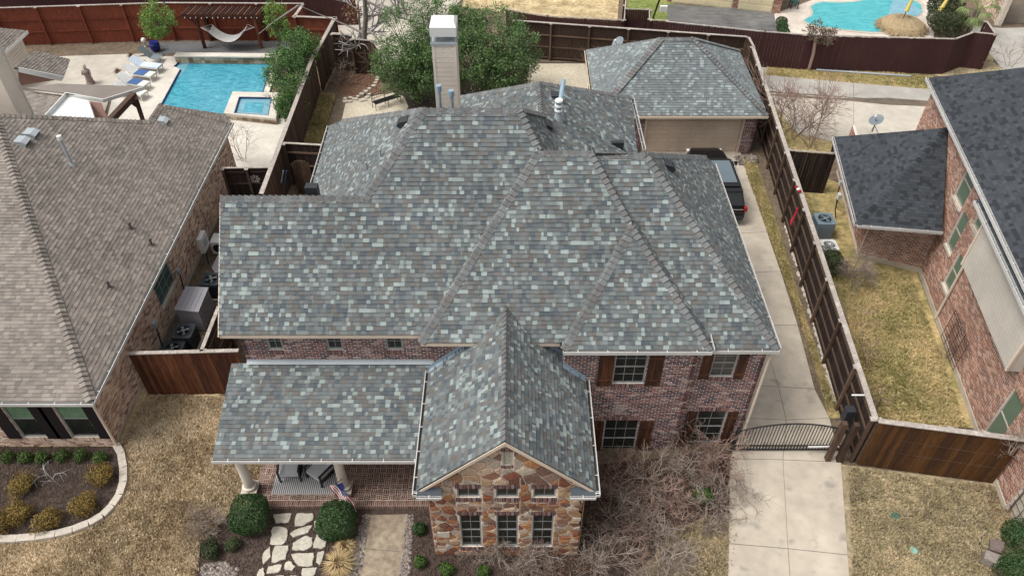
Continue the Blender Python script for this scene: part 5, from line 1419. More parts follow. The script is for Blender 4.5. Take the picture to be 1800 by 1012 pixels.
for (x, yt, yb) in ((771,153,188),(793,162,190)):
    p = PY(x, yt, 23.4); q = MB(); q.tube([V((p.x,23.4,9.2)), p], .065, 12); o = q.build('vent_pipe', 'galv', house); q = MB(); q.tube([p-Z_*.16, p+Z_*.06], .1, 12); q.build('pipe_cap', 'blue_pipe', o)
for (x, y) in ((1201,340),(1265,375)):
    p = pe.px(x, y); q = MB(); q.tube([p, p+Z_*.35], .03, 8); q.build('vent_pipe', 'galv', house)
for (x, y) in ((669,278),(645,300)):
    p = pb.px(x, y); q = MB(); q.tube([p, p+Z_*.35], .04, 8); q.build('vent_pipe', 'galv', house)
# chimney: sided chase with metal shroud
cy = 26.6; c0 = PY(767,188,cy); c1 = PY(807,188,cy); zt = PY(780,80,cy).z; cx0, cx1 = c0.x, c1.x
ch = boxpart('chimney', 'siding_cream', house, cx0, cy, 6.2, cx1, cy+1.0, zt)
z = 6.3
while z < zt-.2: boxpart('siding_board', 'siding_cream', ch, cx0+.1, cy-.022, z, cx1-.1, cy-.002, z+.17); z += .19
for x in (cx0, cx1-.1): boxpart('corner_board', 'siding_cream', ch, x, cy-.035, 6.2, x+.1, cy-.003, zt)
boxpart('chimney_pan', 'galv', ch, cx0-.04, cy-.05, zt, cx1+.04, cy+1.04, zt+.1)
q = MB(); q.tube([((cx0+cx1)/2, cy+.45, zt+.1), ((cx0+cx1)/2, cy+.45, zt+.45)], .2, 14); q.build('flue_pipe', 'galv', ch)
q = MB(); a, b_, c, d = cx0-.04, cy-.04, cx1+.04, cy+1.04; z0, z1 = zt+.34, zt+.82
q.add([(a,b_,z0),(c,b_,z0),(c,d,z0),(a,d,z0),(a+.1,b_+.3,z1),(c-.1,b_+.3,z1),(c-.1,d-.3,z1),(a+.1,d-.3,z1),(a,b_,z0+.35),(c,b_,z0+.35),(c,d,z0+.35),(a,d,z0+.35)],
      [(0,1,9,8),(1,2,10,9),(2,3,11,10),(3,0,8,11),(8,9,5,4),(9,10,6,5),(10,11,7,6),(11,8,4,7),(4,5,6,7)])
q.build('chimney_cap', 'trim_white', ch)
for x, y in ((cx0,cy),(cx1,cy),(cx0,cy+1),(cx1,cy+1)): boxpart('cap_leg', 'galv', ch, x-.02, y-.02, zt+.1, x+.02, y+.02, zt+.4)
# satellite dishes
def dish(label, base, aim, r, hgt, group=None, feed='trim_white'):
    t = thing('satellite_dish', label, 'satellite dish', base, group)
    tubepart('mast', 'galv', t, [base, base + Z_*hgt], .03, 6)
    for s_ in (-1, 1): tubepart('strut', 'galv', t, [base + V((.25*s_,-.25,0)), base + Z_*hgt*.7], .018, 5)
    q = MB(); c = base + Z_*(hgt+.1); aim = aim.normalized(); a = aim.orthogonal().normalized(); b = aim.cross(a); n = 18
    rings = []
    for i in range(4):
        rr = r*i/3; dp = .18*r*(i/3)**2
        for k in range(n): th = 2*math.pi*k/n; q.v.append(tuple(c + a*rr*math.cos(th) + b*rr*.85*math.sin(th) + aim*dp))
    for i in range(3):
        for k in range(n): q.f.append([i*n+k, i*n+(k+1) % n, (i+1)*n+(k+1) % n, (i+1)*n+k]); q.t.append(.5)
    q.build('reflector', 'dish_grey', t)
    fc = c + aim*r*1.0 + V((0,0,-.1)); tubepart('feed_arm', 'galv', t, [c - Z_*r*.8, fc], .02, 5)
    q = MB(); q.ell(fc, (.08,.08,.1), 8); q.build('feed_horn', feed, t)
dish('grey satellite dish standing at the left eave of the detached garage', P(1086,83,2.75), V((-.5,-.35,.75)), .42, .15)
dish('grey satellite dish on struts above the charcoal wing roof', P(1533,232,2.9), V((-.35,-.15,1)), .4, .55)

# =================================================================== PORCH THINGS
rz_ = fz + .014
ru = MB(); r0_, r1_, r2_, r3_ = P(490,812,rz_), P(606,812,rz_), P(589,868,rz_), P(477,868,rz_)
ru.prism([r3_, r2_, r1_, r0_], Z_*-.01); rug = tag(ru.build('rug', 'rug_stripe'), 'striped grey and cream outdoor rug on the porch', 'rug')
mk_ = P(534,868,rz_+.002); mk2 = P(551,868,rz_+.002); mk3, mk4 = P(556,812,rz_+.002), P(540,812,rz_+.002)
def arm_chair():
    t = thing('armchair', 'black framed porch armchair with pale grey cushions facing out, left of the pair', 'chair', (0,0,0), 'porch armchairs')
    for x in (-.36, .36):
        for y in (-.36, .38):
            boxpart('leg', 'black_metal', t, x-.03, y-.03, 0, x+.03, y+.03, .62 if y < 0 else .8)
        boxpart('armrest', 'black_metal', t, x-.035, -.4, .6, x+.035, .4, .64)
        boxpart('side_rail', 'black_metal', t, x-.02, -.34, .2, x+.02, .36, .25)
    boxpart('seat_frame', 'black_metal', t, -.34, -.36, .26, .34, .36, .31)
    boxpart('seat_cushion', 'cushion', t, -.32, -.38, .315, .32, .3, .46)
    b = MB(); b.prism([V((-.32,.2,.42)), V((.32,.2,.42)), V((.32,.42,.92)), V((-.32,.42,.92))], V((0,.12,0))); b.build('back_cushion', 'cushion', t)
    return t
ac = arm_chair(); p = P(509,826,fz+.4); ac.location = (p.x, p.y+.15, fz+.015); W[ac] = ac.location.copy(); ac.rotation_euler.z = .06
p = P(562,830,fz+.4); dup(ac, (p.x, p.y+.15, fz+.015), -.6, 'black framed porch armchair turned towards its partner, beside the second column')
# flag on a pole
fl_t = thing('flag', 'stars and stripes flag hanging from a pole at the second porch column', 'flag', P(590,850,1.6))
ftop, fbot = P(589,846,1.75), P(622,900,.75)
yv = 13.75
ftop = PY(590,850,13.95); fend = PY(618,898,13.7)
tubepart('pole', 'wood_rail', fl_t, [V((P(605,862,.6).x,14.35,ftop.z-.35)), ftop+V((0,-.05,.05))], .015, 6)
du_ = (fend-ftop); wv = V((.38,-.07,.15)); Ls = 12
for s_ in range(13):
    q = MB()
    for i in range(Ls):
        if s_ >= 6 and i < 5: continue
        def pt(a, b):
            return ftop + du_*a + wv*(b-.5)*1.25 + V((0,-.05*math.sin(a*9+b*5),.02*math.sin(a*7)))
        q.quad(pt(i/Ls, s_/13), pt((i+1)/Ls, s_/13), pt((i+1)/Ls, (s_+1)/13), pt(i/Ls, (s_+1)/13))
    q.build('stripe', 'red_cloth' if s_ % 2 == 0 else 'white_cloth2', fl_t)
q = MB()
for i in range(5):
    q.quad(pt(i/Ls, 6/13), pt((i+1)/Ls, 6/13), pt((i+1)/Ls, 1), pt(i/Ls, 1))
q.build('canton', 'navy_cloth', fl_t)
q = MB(); nn = du_.cross(wv).normalized(); nn = nn if nn.y < 0 else -nn
for i in range(9):
    for j in range(5 if i % 2 == 0 else 4):
        c = pt((i+.6)/9.4*5/Ls, 6/13 + 7/13*((j+.6+(0 if i % 2 == 0 else .5))/5.2)) + nn*.008
        pts = [c + (wv.normalized()*math.cos(k*math.pi/5) + du_.normalized()*math.sin(k*math.pi/5))*(.018 if k % 2 == 0 else .008) for k in range(10)]
        q.poly(pts)
q.build('star_field', 'white_cloth2', fl_t, kind='stuff')
p = P(618,882,.5); lt = thing('lantern', 'small white lantern on the porch edge behind the right box ball', 'lantern', (p.x,p.y,fz))
q = MB(); q.lathe((p.x,p.y,fz+.01), [(.09,0),(.11,.03),(.11,.2),(.07,.25)], 10); q.build('lantern_body', 'trim_white', lt); q = MB(); q.lathe((p.x,p.y,fz+.265), [(.03,0),(.03,.05)], 8); q.build('lantern_top', 'galv', lt)

# =================================================================== FRONT GARDEN
rg = random.Random(3)
flag_px = [[(520,570),(655,565),(630,630),(535,635)],[(685,565),(800,563),(806,610),(740,650),(670,657)],[(515,662),(545,655),(618,668),(622,735),(590,785),(495,785),(510,720)],
 [(636,708),(700,672),(802,648),(770,700),(660,738)],[(655,775),(745,722),(800,735),(790,800),(735,830),(655,825)],[(830,700),(897,742),(890,800),(850,818),(798,805)],
 [(447,850),(500,795),(505,870),(450,930)],[(530,795),(630,790),(610,890),(508,915)],[(643,850),(808,840),(800,935),(700,937)],[(835,835),(885,833),(850,932),(822,910)],
 [(605,912),(635,898),(680,940),(655,970),(605,965)],[(485,940),(560,922),(585,932),(560,980),(470,992)],[(725,950),(835,945),(802,1010),(722,1010)],[(425,955),(455,950),(460,1010),(405,1010)],
 [(808,622),(835,608),(832,660),(812,668)],[(500,1010),(600,1000),(590,1080),(490,1080)],[(640,1000),(700,1010),(690,1090),(630,1080)]]
sp = thing('stepping_stone_path', 'pale flagstone stepping stones set in dark mulch between the two box balls', 'path', P(520,930,0))
for k, pl_ in enumerate(flag_px):
    pts = [P(350+x/4, 760+y/4, .05) for x, y in pl_]; c = sum(pts, V())/len(pts)
    b = MB(); n = len(pts); o1 = []
    for i in range(n):      # nibble every side so the outline is uneven
        a, d = pts[i], pts[(i+1) % n]; o1.append(a + (c-a)*.04)
        for t in (.33,.66): m_ = a + (d-a)*t; o1.append(m_ + (m_-c).normalized()*rg.uniform(-.025,.03))
    m = len(o1); lo = [p - Z_*.06 for p in o1]; up = [c + (p-c)*.95 + Z_*(.015+rg.uniform(-.004,.006)) for p in o1]
    b.add(lo + o1 + up, [(i,(i+1)%m,(i+1)%m+m,i+m) for i in range(m)] + [(i+m,(i+1)%m+m,(i+1)%m+2*m,i+2*m) for i in range(m)] + [tuple(range(2*m,3*m))])
    b.build('stone', 'limestone', sp)
def pebbles(name, label, poly_px, n, r0, r1, seed, m='pebble', skip=()):
    rr = random.Random(seed); poly = [(P(x,y,0).x, P(x,y,0).y) for x, y in poly_px]; skp = [[(P(x,y,0).x, P(x,y,0).y) for x, y in s_] for s_ in skip]; mb = MB(); k = 0
    x0, x1 = min(p[0] for p in poly), max(p[0] for p in poly); y0, y1 = min(p[1] for p in poly), max(p[1] for p in poly)
    while k < n:
        x, y = rr.uniform(x0,x1), rr.uniform(y0,y1)
        if not inpoly(x, y, poly) or any(inpoly(x, y, s_) for s_ in skp): continue
        r = rr.uniform(r0, r1); a = rr.uniform(0, 3.14); k += 1; tn = rr.random(); s_ = rr.uniform(.6,1)
        vs = [(x+math.cos(a+i*1.047)*r*(1 if i % 3 else s_), y+math.sin(a+i*1.047)*r*s_, .012+rr.uniform(0,.03)) for i in range(6)]
        mb.add(vs + [(x,y,.02+r*.8)] , [(i,(i+1)%6,6) for i in range(6)], tn)
    mb.build(name, m, kind='stuff', label=label)
pebbles('river_pebbles', 'mixed river pebbles edging the left side of the front walk', [(640,905),(651,905),(625,1060),(602,1060),(615,985)], 650, .03, .065, 1)
pebbles('river_pebbles', 'mixed river pebbles edging the right side of the front walk', [(716,905),(727,905),(716,1060),(696,1060),(706,985)], 650, .03, .065, 2)
pebbles('river_pebbles', 'white and rust stones heaped in the left flower bed', [(355,995),(385,985),(420,1000),(410,1040),(350,1040)], 500, .04, .09, 3)
pebbles('mulch_chips', 'bark chips on the front bed', [(402,905),(360,930),(344,975),(345,1080),(1180,1080),(1270,900),(1290,800),(760,900)], 9000, .02, .05, 4, 'mulch', skip=([(636,900),(720,900),(718,1100),(595,1100)], [(1060,1060),(1120,985),(1175,935),(1245,905),(1290,900),(1290,1080)]))
pebbles('mulch_chips', 'bark chips on the kidney shaped bed', [(-10,785),(205,785),(215,850),(180,912),(70,942),(-10,945)], 6000, .02, .05, 5, 'mulch')
# kidney bed with stone kerb at left
kp = [(206,784),(215,800),(219,825),(219,850),(212,872),(199,891),(182,908),(158,922),(130,933),(100,941),(66,946),(33,949),(0,950),(-33,949),(-66,947)]
sheet('mulch_bed', [(-80,785)] + kp + [(-80,945)], .02, 'mulch')
ke = thing('garden_kerb', 'curved pale stone kerb round the left neighbour flower bed', 'kerb', P(200,880,0))
for i in range(len(kp)-1):
    a, b = P(*kp[i],0), P(*kp[i+1],0); d = (b-a); L = d.length; d.normalize(); k = max(1, round(L/.42)); n = V((-d.y,d.x,0))
    for j in range(k):
        q = MB(); c = a + d*(L*(j+.5)/k) + Z_*.08; q.obox(c, d*(L/k/2-.008), n*.13, Z_*(.08+rg.uniform(-.008,.008))); q.build('stone', 'kerb_stone', ke)
# bed edging strip (dark steel) at the front-left bed
tag(tubepart('bed_edging', 'black_metal', None, [P(x,y,.03) for x, y in ((400,902),(374,920),(352,950),(344,985),(346,1030))], .02, 4), 'thin dark steel edging curving round the front left bed', 'edging')

# ------------------------------------------------------------------- foliage
def leaf(mb, c, n, s, tone, rr, asp=.55):
    a = n.orthogonal().normalized(); th = rr.uniform(0, 6.28); b = n.cross(a); u = a*math.cos(th) + b*math.sin(th); v = n.cross(u)
    mb.quad(c - u*s, c - v*s*asp, c + u*s, c + v*s*asp, tone)
def rdir(rr):
    while True:
        v = V((rr.uniform(-1,1), rr.uniform(-1,1), rr.uniform(-1,1)))
        if .05 < v.length < 1: return v.normalized()
def ball_shrub(label, c, r, m, nl=3500, ls=.035, group=None, name='shrub', lump=.12, cat='shrub', box=0.0, seed=0, depth=.2):
    rr = random.Random(seed + int(abs(c.x)*97)); t = thing(name, label, cat, (c.x, c.y, 0), group); mb = MB()
    lumps = [(rdir(rr), rr.uniform(.5,1)) for _ in range(14)]
    for i in range(nl):
        d = rdir(rr)
        if d.z < -.75: continue
        k = 1 + lump*(max((d.dot(l)**6 * w_*1.0 if d.dot(l) > 0 else 0) for l, w_ in lumps) - .5)
        if box:
            mx_ = max(abs(d.x), abs(d.y), abs(d.z)); k *= (1-box) + box/mx_*.8
        k *= 1 - depth*rr.random()**2
        p = V((c.x + d.x*r[0]*k, c.y + d.y*r[1]*k, c.z + d.z*r[2]*k))
        if p.z < .02: continue
        nd = (d + rdir(rr)*.8).normalized(); leaf(mb, p, nd, ls*rr.uniform(.7,1.3), rr.random(), rr)
    mb.build('foliage', m, t)
    st = MB()
    for k in range(5):
        a = k*1.26; st.tube([(c.x+.03*math.cos(a), c.y+.03*math.sin(a), 0), (c.x+r[0]*.5*math.cos(a), c.y+r[1]*.5*math.sin(a), c.z+r[2]*.2)], [.02,.008], 4)
    st.tube([(c.x,c.y,0),(c.x,c.y,c.z)], [.03,.015], 5)
    st.build('stem', 'bark', t)
    return t
ball_shrub('clipped dark green box ball in front of the left porch column', P(438,903,.62), (.72,.72,.62), 'leaf_box', 9000, .03, lump=.13, box=.35, depth=.16)
ball_shrub('clipped dark green box ball below the flag', P(591,914,.62), (.70,.70,.62), 'leaf_box', 9000, .03, lump=.13, box=.3, depth=.16)
q = MB()
posn = ['first', 'second', 'third', 'fourth', 'fifth', 'sixth']
for i, (x, y) in enumerate(((13,802),(43,803),(73,804),(107,800),(141,800),(176,803))):
    ball_shrub('small bright green shrub under the left house windows, %s from the left' % posn[i], P(x,y,.22), (.27,.27,.25), 'leaf_bright', 900, .03, 'small green shrubs in the kidney bed', lump=.4, depth=.5)
for i, (x, y, w_) in enumerate(((37,851,'large one on the upper left'),(30,899,'left one of the lower row'),(80,913,'middle one of the lower row'),(146,886,'nearest the curved kerb bottom'),(178,834,'closest to the house corner'),(-4,917,'cut by the picture edge'))):
    ball_shrub('orange tinged rounded shrub in the kidney bed, '+w_, P(x,y,.32), (.5,.5,.36), 'leaf_orange', 2800, .028, 'orange shrubs in the kidney bed', lump=.7, depth=.65)
for i, (x, y, r, m, lb) in enumerate(((737,928,.2,'leaf_box','low dark shrub with brown tip right of the front walk'),(737,985,.2,'leaf_bright','small round green shrub lower right of the front walk'),
    (785,1000,.22,'leaf_bright','small green and cream shrub before the stone gable left window'),(850,1003,.2,'leaf_bright','small green shrub before the stone gable centre window'),
    (370,965,.3,'leaf_dark','dull green low shrub in the left bed'),(408,955,.22,'leaf_dark','small dull green shrub beside the flagstones'),(1236,868,.3,'leaf_bright','lone green sprig among bare stems by the driveway'),
    (1792,940,.5,'leaf_box','dark evergreen shrub at the lower right picture edge'),(1790,1000,.6,'leaf_box','broad evergreen shrub in the bottom right corner'))):
    ball_shrub(lb, P(x,y,r), (r*1.15,r*1.15,r), m, int(1200 + 3000*r*r*4), .03, lump=.5, depth=.6)
def grass_clump(label, c, r, h, n, m='grass_blade', seed=0):
    rr = random.Random(seed); t = thing('ornamental_grass', label, 'grass', (c.x,c.y,0)); mb = MB()
    for i in range(n):
        a = rr.uniform(0, 6.28); q_ = rr.random()**.6; rad = r*q_; hh = h*(1-.55*q_)*rr.uniform(.7,1.1)
        b0 = V((c.x+.06*math.cos(a), c.y+.06*math.sin(a), 0)); m1 = b0 + V((math.cos(a)*rad*.45, math.sin(a)*rad*.45, hh*.85)); e = b0 + V((math.cos(a)*rad, math.sin(a)*rad, hh*.8))
        w_ = V((-math.sin(a), math.cos(a), 0))*.009; tn = rr.random()
        mb.quad(b0-w_, b0+w_, m1+w_, m1-w_, tn); mb.add([m1-w_, m1+w_, e], [(0,1,2)], tn)
    mb.build('blade_tuft', m, t)
grass_clump('dry golden ornamental grass clump left of the front walk', P(597,996,.1), .62, .8, 420, seed=1)
grass_clump('smaller dry grass clump behind the golden one', P(607,962,.1), .42, .55, 260, seed=2)
def twigs(label, c, spread, hgt, n, m='twig', seed=0, name='bare_shrub', cat='shrub', group=None, base=.15, r0=.014, levels=3, tangle=.5, lean=(0,0), kids=4, sides=3, droop=.0, leaves=None):
    rr = random.Random(seed); t = thing(name, label, cat, (c.x,c.y,c.z), group); mb = MB(); tips = []
    def grow(p, d, L, r, lv):
        pts = [p]; k = 4 if lv else 3
        for i in range(k):
            d = (d + rdir(rr)*tangle*.45 + V((0,0,-droop*.3 if lv < levels else 0))).normalized(); p = p + d*L/k; pts.append(p)
            if lv > 0 and i >= 1 or (lv == levels and i >= 0):
                for _ in range(kids if i == k-1 else max(1, kids-2)):
                    if lv > 0: nd = (d + rdir(rr)*(.75 + tangle*.4)).normalized(); nd.z = nd.z*.8 + .12; grow(p, nd, L*rr.uniform(.45,.75), r*.62, lv-1)
        mb.tube(pts, [r*(1-.35*i/k) for i in range(k+1)], sides, rr.random(), cap=False); tips.append(p)
    for i in range(n):
        a = rr.uniform(0, 6.28); q_ = rr.random(); b0 = V((c.x+math.cos(a)*base*q_, c.y+math.sin(a)*base*q_, c.z))
        d = V((math.cos(a)*spread*(.3+q_)+lean[0], math.sin(a)*spread*(.3+q_)+lean[1], 1)).normalized(); grow(b0, d, hgt*rr.uniform(.5,.75), r0, levels)
    mb.build('branch_tangle', m, t)
    if leaves:
        lm = MB()
        for p in tips:
            if rr.random() < leaves[1]: leaf(lm, p + rdir(rr)*.05, rdir(rr), leaves[2], rr.random(), rr)
        lm.build('foliage', leaves[0], t)
    return t
tang = [(1085,850),(1140,845),(1200,835),(1255,830),(1075,905),(1130,910),(1190,900),(1245,905),(1060,960),(1110,965),(1165,985),(930,985),(985,985),(1040,1000),(880,1000),(1230,790),(1150,1012),(1265,880)]
tl = ['against the wall left of the lower window','below the brick wall middle','under the shuttered corner window','beside the driveway gate foot','right of the gable wall','in the middle of the tangle','mid bed towards the driveway','by the driveway edge below the sprig',
      'low beside the gable corner','low in the centre','at the front lawn edge','before the stone gable right window','before the gable right corner','at the bottom edge right of the gable','before the stone gable centre','climbing the corner window','at the bottom edge by the lawn','reaching over the driveway']
for i, (x, y) in enumerate(tang):
    twigs('leafless tangled brown shrub '+tl[i], P(x,y,0), .9, 1.2 if i != 15 else 1.9, 6, 'twig' if i % 3 else 'twig_red', seed=100+i, group='leafless tangled shrubs right of the stone gable', levels=2, tangle=.9, kids=4, r0=.017, droop=.4, base=.35)
twigs('pale bare shrub leaning over the lawn at the left bed edge', P(375,925,0), .9, 1.0, 8, 'twig', seed=5, levels=2, tangle=.7, lean=(-.6,0))
twigs('silvery drooping sapling in the middle of the kidney bed', P(110,855,0), .5, 1.5, 1, 'twig_grey', seed=9, levels=2, tangle=.5, lean=(-.35,.4), droop=1.2, r0=.018, kids=3, name='sapling', cat='sapling')
twigs('bare shrub with dark sparse twigs beside the white heat pump', P(1490,490,0), .5, 1.6, 3, 'twig', seed=31, levels=3, tangle=.5, kids=4)
ball_shrub('dark green shrub below the white air conditioner', P(1462,458,.5), (.65,.9,.6), 'leaf_dark', 3500, .04, lump=.5, depth=.5)
for i, (x, y, lb, h_) in enumerate(((1500,575,'thin leafless shrub halfway down the right side yard',1.3),(1525,650,'bare branching sapling in the lower right side yard',1.7),(1545,715,'low red twigged shrub near the side yard corner',1.2))):
    twigs(lb, P(x,y,0), .45, h_, 2, 'twig_red', seed=40+i, levels=2, tangle=.4, kids=3, r0=.018)
for i, (x, y, lb) in enumerate(((1375,235,'bare crepe myrtle nearest the driveway fence'),(1392,245,'bare crepe myrtle left of the fence nook'),(1425,260,'widest bare crepe myrtle by the pale drive'))):
    twigs(lb, P(x,y,0), .55, 2.9, 4, 'twig_red', seed=50+i, levels=3, tangle=.35, kids=3, r0=.028, name='bare_tree', cat='tree')
for i, (x, y, lb, h_) in enumerate(((1775,118,'small leafless shrub right of the maroon fence end',1.6),(1722,115,'reddish twiggy shrub at the foot of the maroon fence',1.3),(600,150,'straw coloured bare shrub inside the garden gate',1.1),(618,140,'pale bare shrub against the brown gate',1.2),(430,288,'thin bare red sapling by the spa deck',2.2),(1040,130,'brown leafless shrub left of the garage',1.4),(490,205,'wispy grey vine on the tall brown fence',1.2),(760,140,'thin bare stems under the large trees',1.4))):
    twigs(lb, P(x,y,0), .5, h_, 3, 'twig_red' if i not in (2,3,6) else 'twig', seed=60+i, levels=2, tangle=.45, kids=3, r0=.018)
def tree(label, c, crown, trunk_r, m, nclump, nleaf, ls, seed=0, group=None, trunks=1, bark='bark', name='tree', clump=.45, z0=0):
    """crown: list of (centre, radii)"""
    rr = random.Random(seed); t = thing(name, label, 'tree', (c.x,c.y,z0), group); wood = MB(); lv = MB()
    for k in range(trunks):
        a = k*6.28/trunks; b0 = V((c.x + (.12*math.cos(a) if trunks > 1 else 0), c.y + (.12*math.sin(a) if trunks > 1 else 0), z0)); tc = crown[k % len(crown)][0]
        wood.tube([b0, b0.lerp(tc,.45)+rdir(rr)*.1, tc], [trunk_r, trunk_r*.7, trunk_r*.35], 7)
    for ct_, rad in crown:
        base = V((ct_.x, ct_.y, ct_.z - rad[2]*.6))
        for i in range(int(nclump/len(crown))):
            d = rdir(rr); k = rr.uniform(.45, 1.02) ; k = k if rr.random() < .3 else rr.uniform(.78,1.05)
            p = V((ct_.x+d.x*rad[0]*k, ct_.y+d.y*rad[1]*k, ct_.z+d.z*rad[2]*k))
            if i % 4 == 0: wood.tube([base, base.lerp(p,.5)+rdir(rr)*.12, p], [trunk_r*.35, trunk_r*.2, .01], 4, cap=False)
            tn0 = rr.random(); cs = clump*rr.uniform(.6,1.3)
            for j in range(nleaf):
                q = p + rdir(rr)*cs*rr.random()**.5
                leaf(lv, q, (rdir(rr)+V((0,0,.5))).normalized(), ls*rr.uniform(.7,1.4), (tn0*.6+rr.random()*.4), rr, .4)
    wood.build('trunk', bark, t); lv.build('crown', m, t)
    return t
def C(x, y, z): return P(x, y, z)
tree('large grey green evergreen left of the chimney', C(735,170,0), [(C(720,75,3.6),(1.9,1.9,2.3)),(C(700,115,2.6),(1.5,1.6,1.7)),(C(765,100,3.2),(1.5,1.6,2.0)),(C(765,40,4.0),(1.6,1.6,1.9)),(C(740,130,2.0),(1.5,1.5,1.4))], .14, 'leaf_cedar', 420, 90, .06, 1, trunks=4)
tree('large grey green evergreen right of the chimney', C(850,165,0), [(C(870,70,3.6),(1.9,1.9,2.2)),(C(905,95,3.0),(1.5,1.5,1.7)),(C(835,105,2.8),(1.3,1.5,1.8)),(C(880,125,2.0),(1.7,1.4,1.3)),(C(820,60,3.4),(1.2,1.4,1.5))], .14, 'leaf_cedar', 420, 90, .06, 2, trunks=4)
tree('bright green lollipop tree in a blue pot by the red fence', C(276,80,0), [(C(277,30,3.0),(1.0,1.0,1.15)),(C(272,45,2.4),(.9,.9,.8))], .05, 'leaf_tree', 110, 60, .05, 3, clump=.3)
tree('slim green tree beside the pergola', C(490,80,0), [(C(487,38,2.8),(.75,.75,1.0)),(C(483,25,3.2),(.6,.6,.8)),(C(494,52,2.2),(.6,.6,.6))], .05, 'leaf_tree', 90, 55, .05, 4, clump=.3)
tree('broad glossy green tree beside the pool, along the tall fence', C(505,205,0), [(C(520,90,3.0),(1.1,1.1,1.2)),(C(500,125,2.9),(1.2,1.3,1.3)),(C(530,105,2.4),(.9,1.0,1.1)),(C(508,165,2.2),(.9,1.0,1.2)),(C(490,120,2.4),(.8,.9,1.0)),(C(512,190,1.3),(.7,.8,.9)),(C(540,78,2.8),(.8,.8,.8))], .09, 'leaf_holly', 360, 60, .055, 5, trunks=3, clump=.35)
# tall bare trunk crossing the top
bt = twigs('tall leafless pale barked tree at the gate corner', P(628,118,0), .25, 4.6, 1, 'twig_grey', seed=77, levels=3, tangle=.45, kids=3, r0=.13, name='bare_tree', cat='tree', base=0.0, sides=6)
q = MB(); q.tube([P(628,118,0), P(640,75,2.0), P(643,30,4.0), P(640,-20,6.0), P(645,-60,8)], [.19,.17,.15,.12,.08], 8); q.build('trunk', 'bark_pale', bt)
for pts in (((640,60,2.6),(610,45,3.0),(560,25,3.6),(525,10,4.2)), ((642,30,4.0),(690,22,4.3),(745,28,4.4)), ((640,45,3.2),(665,70,3.0),(700,85,2.8)), ((525,10,4.2),(480,40,3.0),(455,60,2.4)), ((640,0,5),(700,30,4.6),(770,50,4.2))):
    q = MB(); q.tube([P(*p) for p in pts], [.08,.05,.03,.02][:len(pts)], 6); q.build('limb', 'bark_pale', bt)
lm = MB(); rr = random.Random(4); c = P(620,22,3.6)
for i in range(260): leaf(lm, c + rdir(rr)*.75*rr.random()**.5, rdir(rr), .10, rr.random(), rr, .5)
lm.build('dry_leaf_bunch', 'leaf_brown', bt)
for i, (x, y, lb) in enumerate(((700,5,'leafless tree crossing the top edge behind the left evergreen'),(715,8,'slender pale bare tree behind the evergreens'))):
    t_ = twigs(lb, P(x,y+18,0), .35, 3.6, 2, 'twig_grey', seed=80+i, levels=2, tangle=.3, kids=3, r0=.09, name='bare_tree', cat='tree', sides=5)
# ------------------------------------------------------------------- lawn relief: tufts
def tufts(label, poly_px, n, m, seed, h=.10, w=.034):
    rr = random.Random(seed); poly = [(P(x,y,0).x, P(x,y,0).y) for x, y in poly_px]; mb = MB(); k = 0
    x0, x1 = min(p[0] for p in poly), max(p[0] for p in poly); y0, y1 = min(p[1] for p in poly), max(p[1] for p in poly)
    for _ in range(n*8):
        if k >= n: break
        x, y = rr.uniform(x0,x1), rr.uniform(y0,y1)
        if not inpoly(x, y, poly): continue
        k += 1; tn = min(.999, max(0, .5 + .55*noise.noise((x*.55, y*.55, seed)) + .35*noise.noise((x*2.6, y*2.6, seed)) + rr.uniform(-.28,.28)))
        for j in range(3):
            a = rr.uniform(0, 6.28); ux, uy = math.cos(a)*w, math.sin(a)*w; lx, ly = rr.uniform(-.08,.08), rr.uniform(-.08,.08); hh = h*rr.uniform(.5,1.3)
            mb.add([(x-ux,y-uy,0),(x+ux,y+uy,0),(x+lx,y+ly,hh)], [(0,1,2)], tn)
    mb.build('grass', m, kind='stuff', label=label)
tufts('dry golden grass of the left front lawn', [(262,690),(395,700),(480,830),(450,860),(400,905),(352,960),(345,1030),(-20,1030),(-20,955),(70,955),(140,940),(200,905),(226,850),(212,785)], 30000, 'grass_tan', 1)
tufts('worn grass of the right front lawn', [(1492,822),(1500,1030),(1780,1030),(1790,960),(1760,860)], 12000, 'grass_dull', 2)
tufts('brown green grass in the right side yard', [(1545,742),(1455,560),(1445,475),(1600,482),(1700,752)], 12000, 'grass_olive', 3)
tufts('mixed grass strip beside the driveway', [(1303,280),(1326,284),(1373,420),(1408,540),(1470,715),(1459,733),(1420,605)], 6000, 'grass_olive', 4)
tufts('thin lawn beside the driveway in front of the bare shrubs', [(1185,938),(1245,908),(1279,910),(1277,1030),(1080,1030),(1130,1000)], 4000, 'grass_dull', 5)
tufts('straggly clipped hedge growth along the tall brown fence', [(562,255),(590,170),(548,168),(520,300),(530,340),(575,300)], 3500, 'grass_olive', 6, .25, .07)
tufts('weedy grass on the alley verge', [(1352,112),(1420,118),(1560,128),(1640,134),(1635,157),(1480,144),(1345,132)], 5000, 'grass_olive', 7)
# flat edging stones between grass and driveway fence
eg = thing('stone_edging', 'broken line of flat pale stones at the foot of the driveway fence', 'edging', P(1400,500,0))
rr = random.Random(12)
a, b = P(1383,385,0), P(1476,715,0)
for i in range(34):
    p = a.lerp(b, i/34) + V((rr.uniform(-.05,.05)-.1,0,.05)); n = 6; r = rr.uniform(.12,.19)
    q = MB(); q.prism([p + V((math.cos(k*1.047)*r*.8, math.sin(k*1.047)*r*1.2, 0)) for k in range(n)], Z_*-.06); q.build('stone', 'kerb_stone', eg)

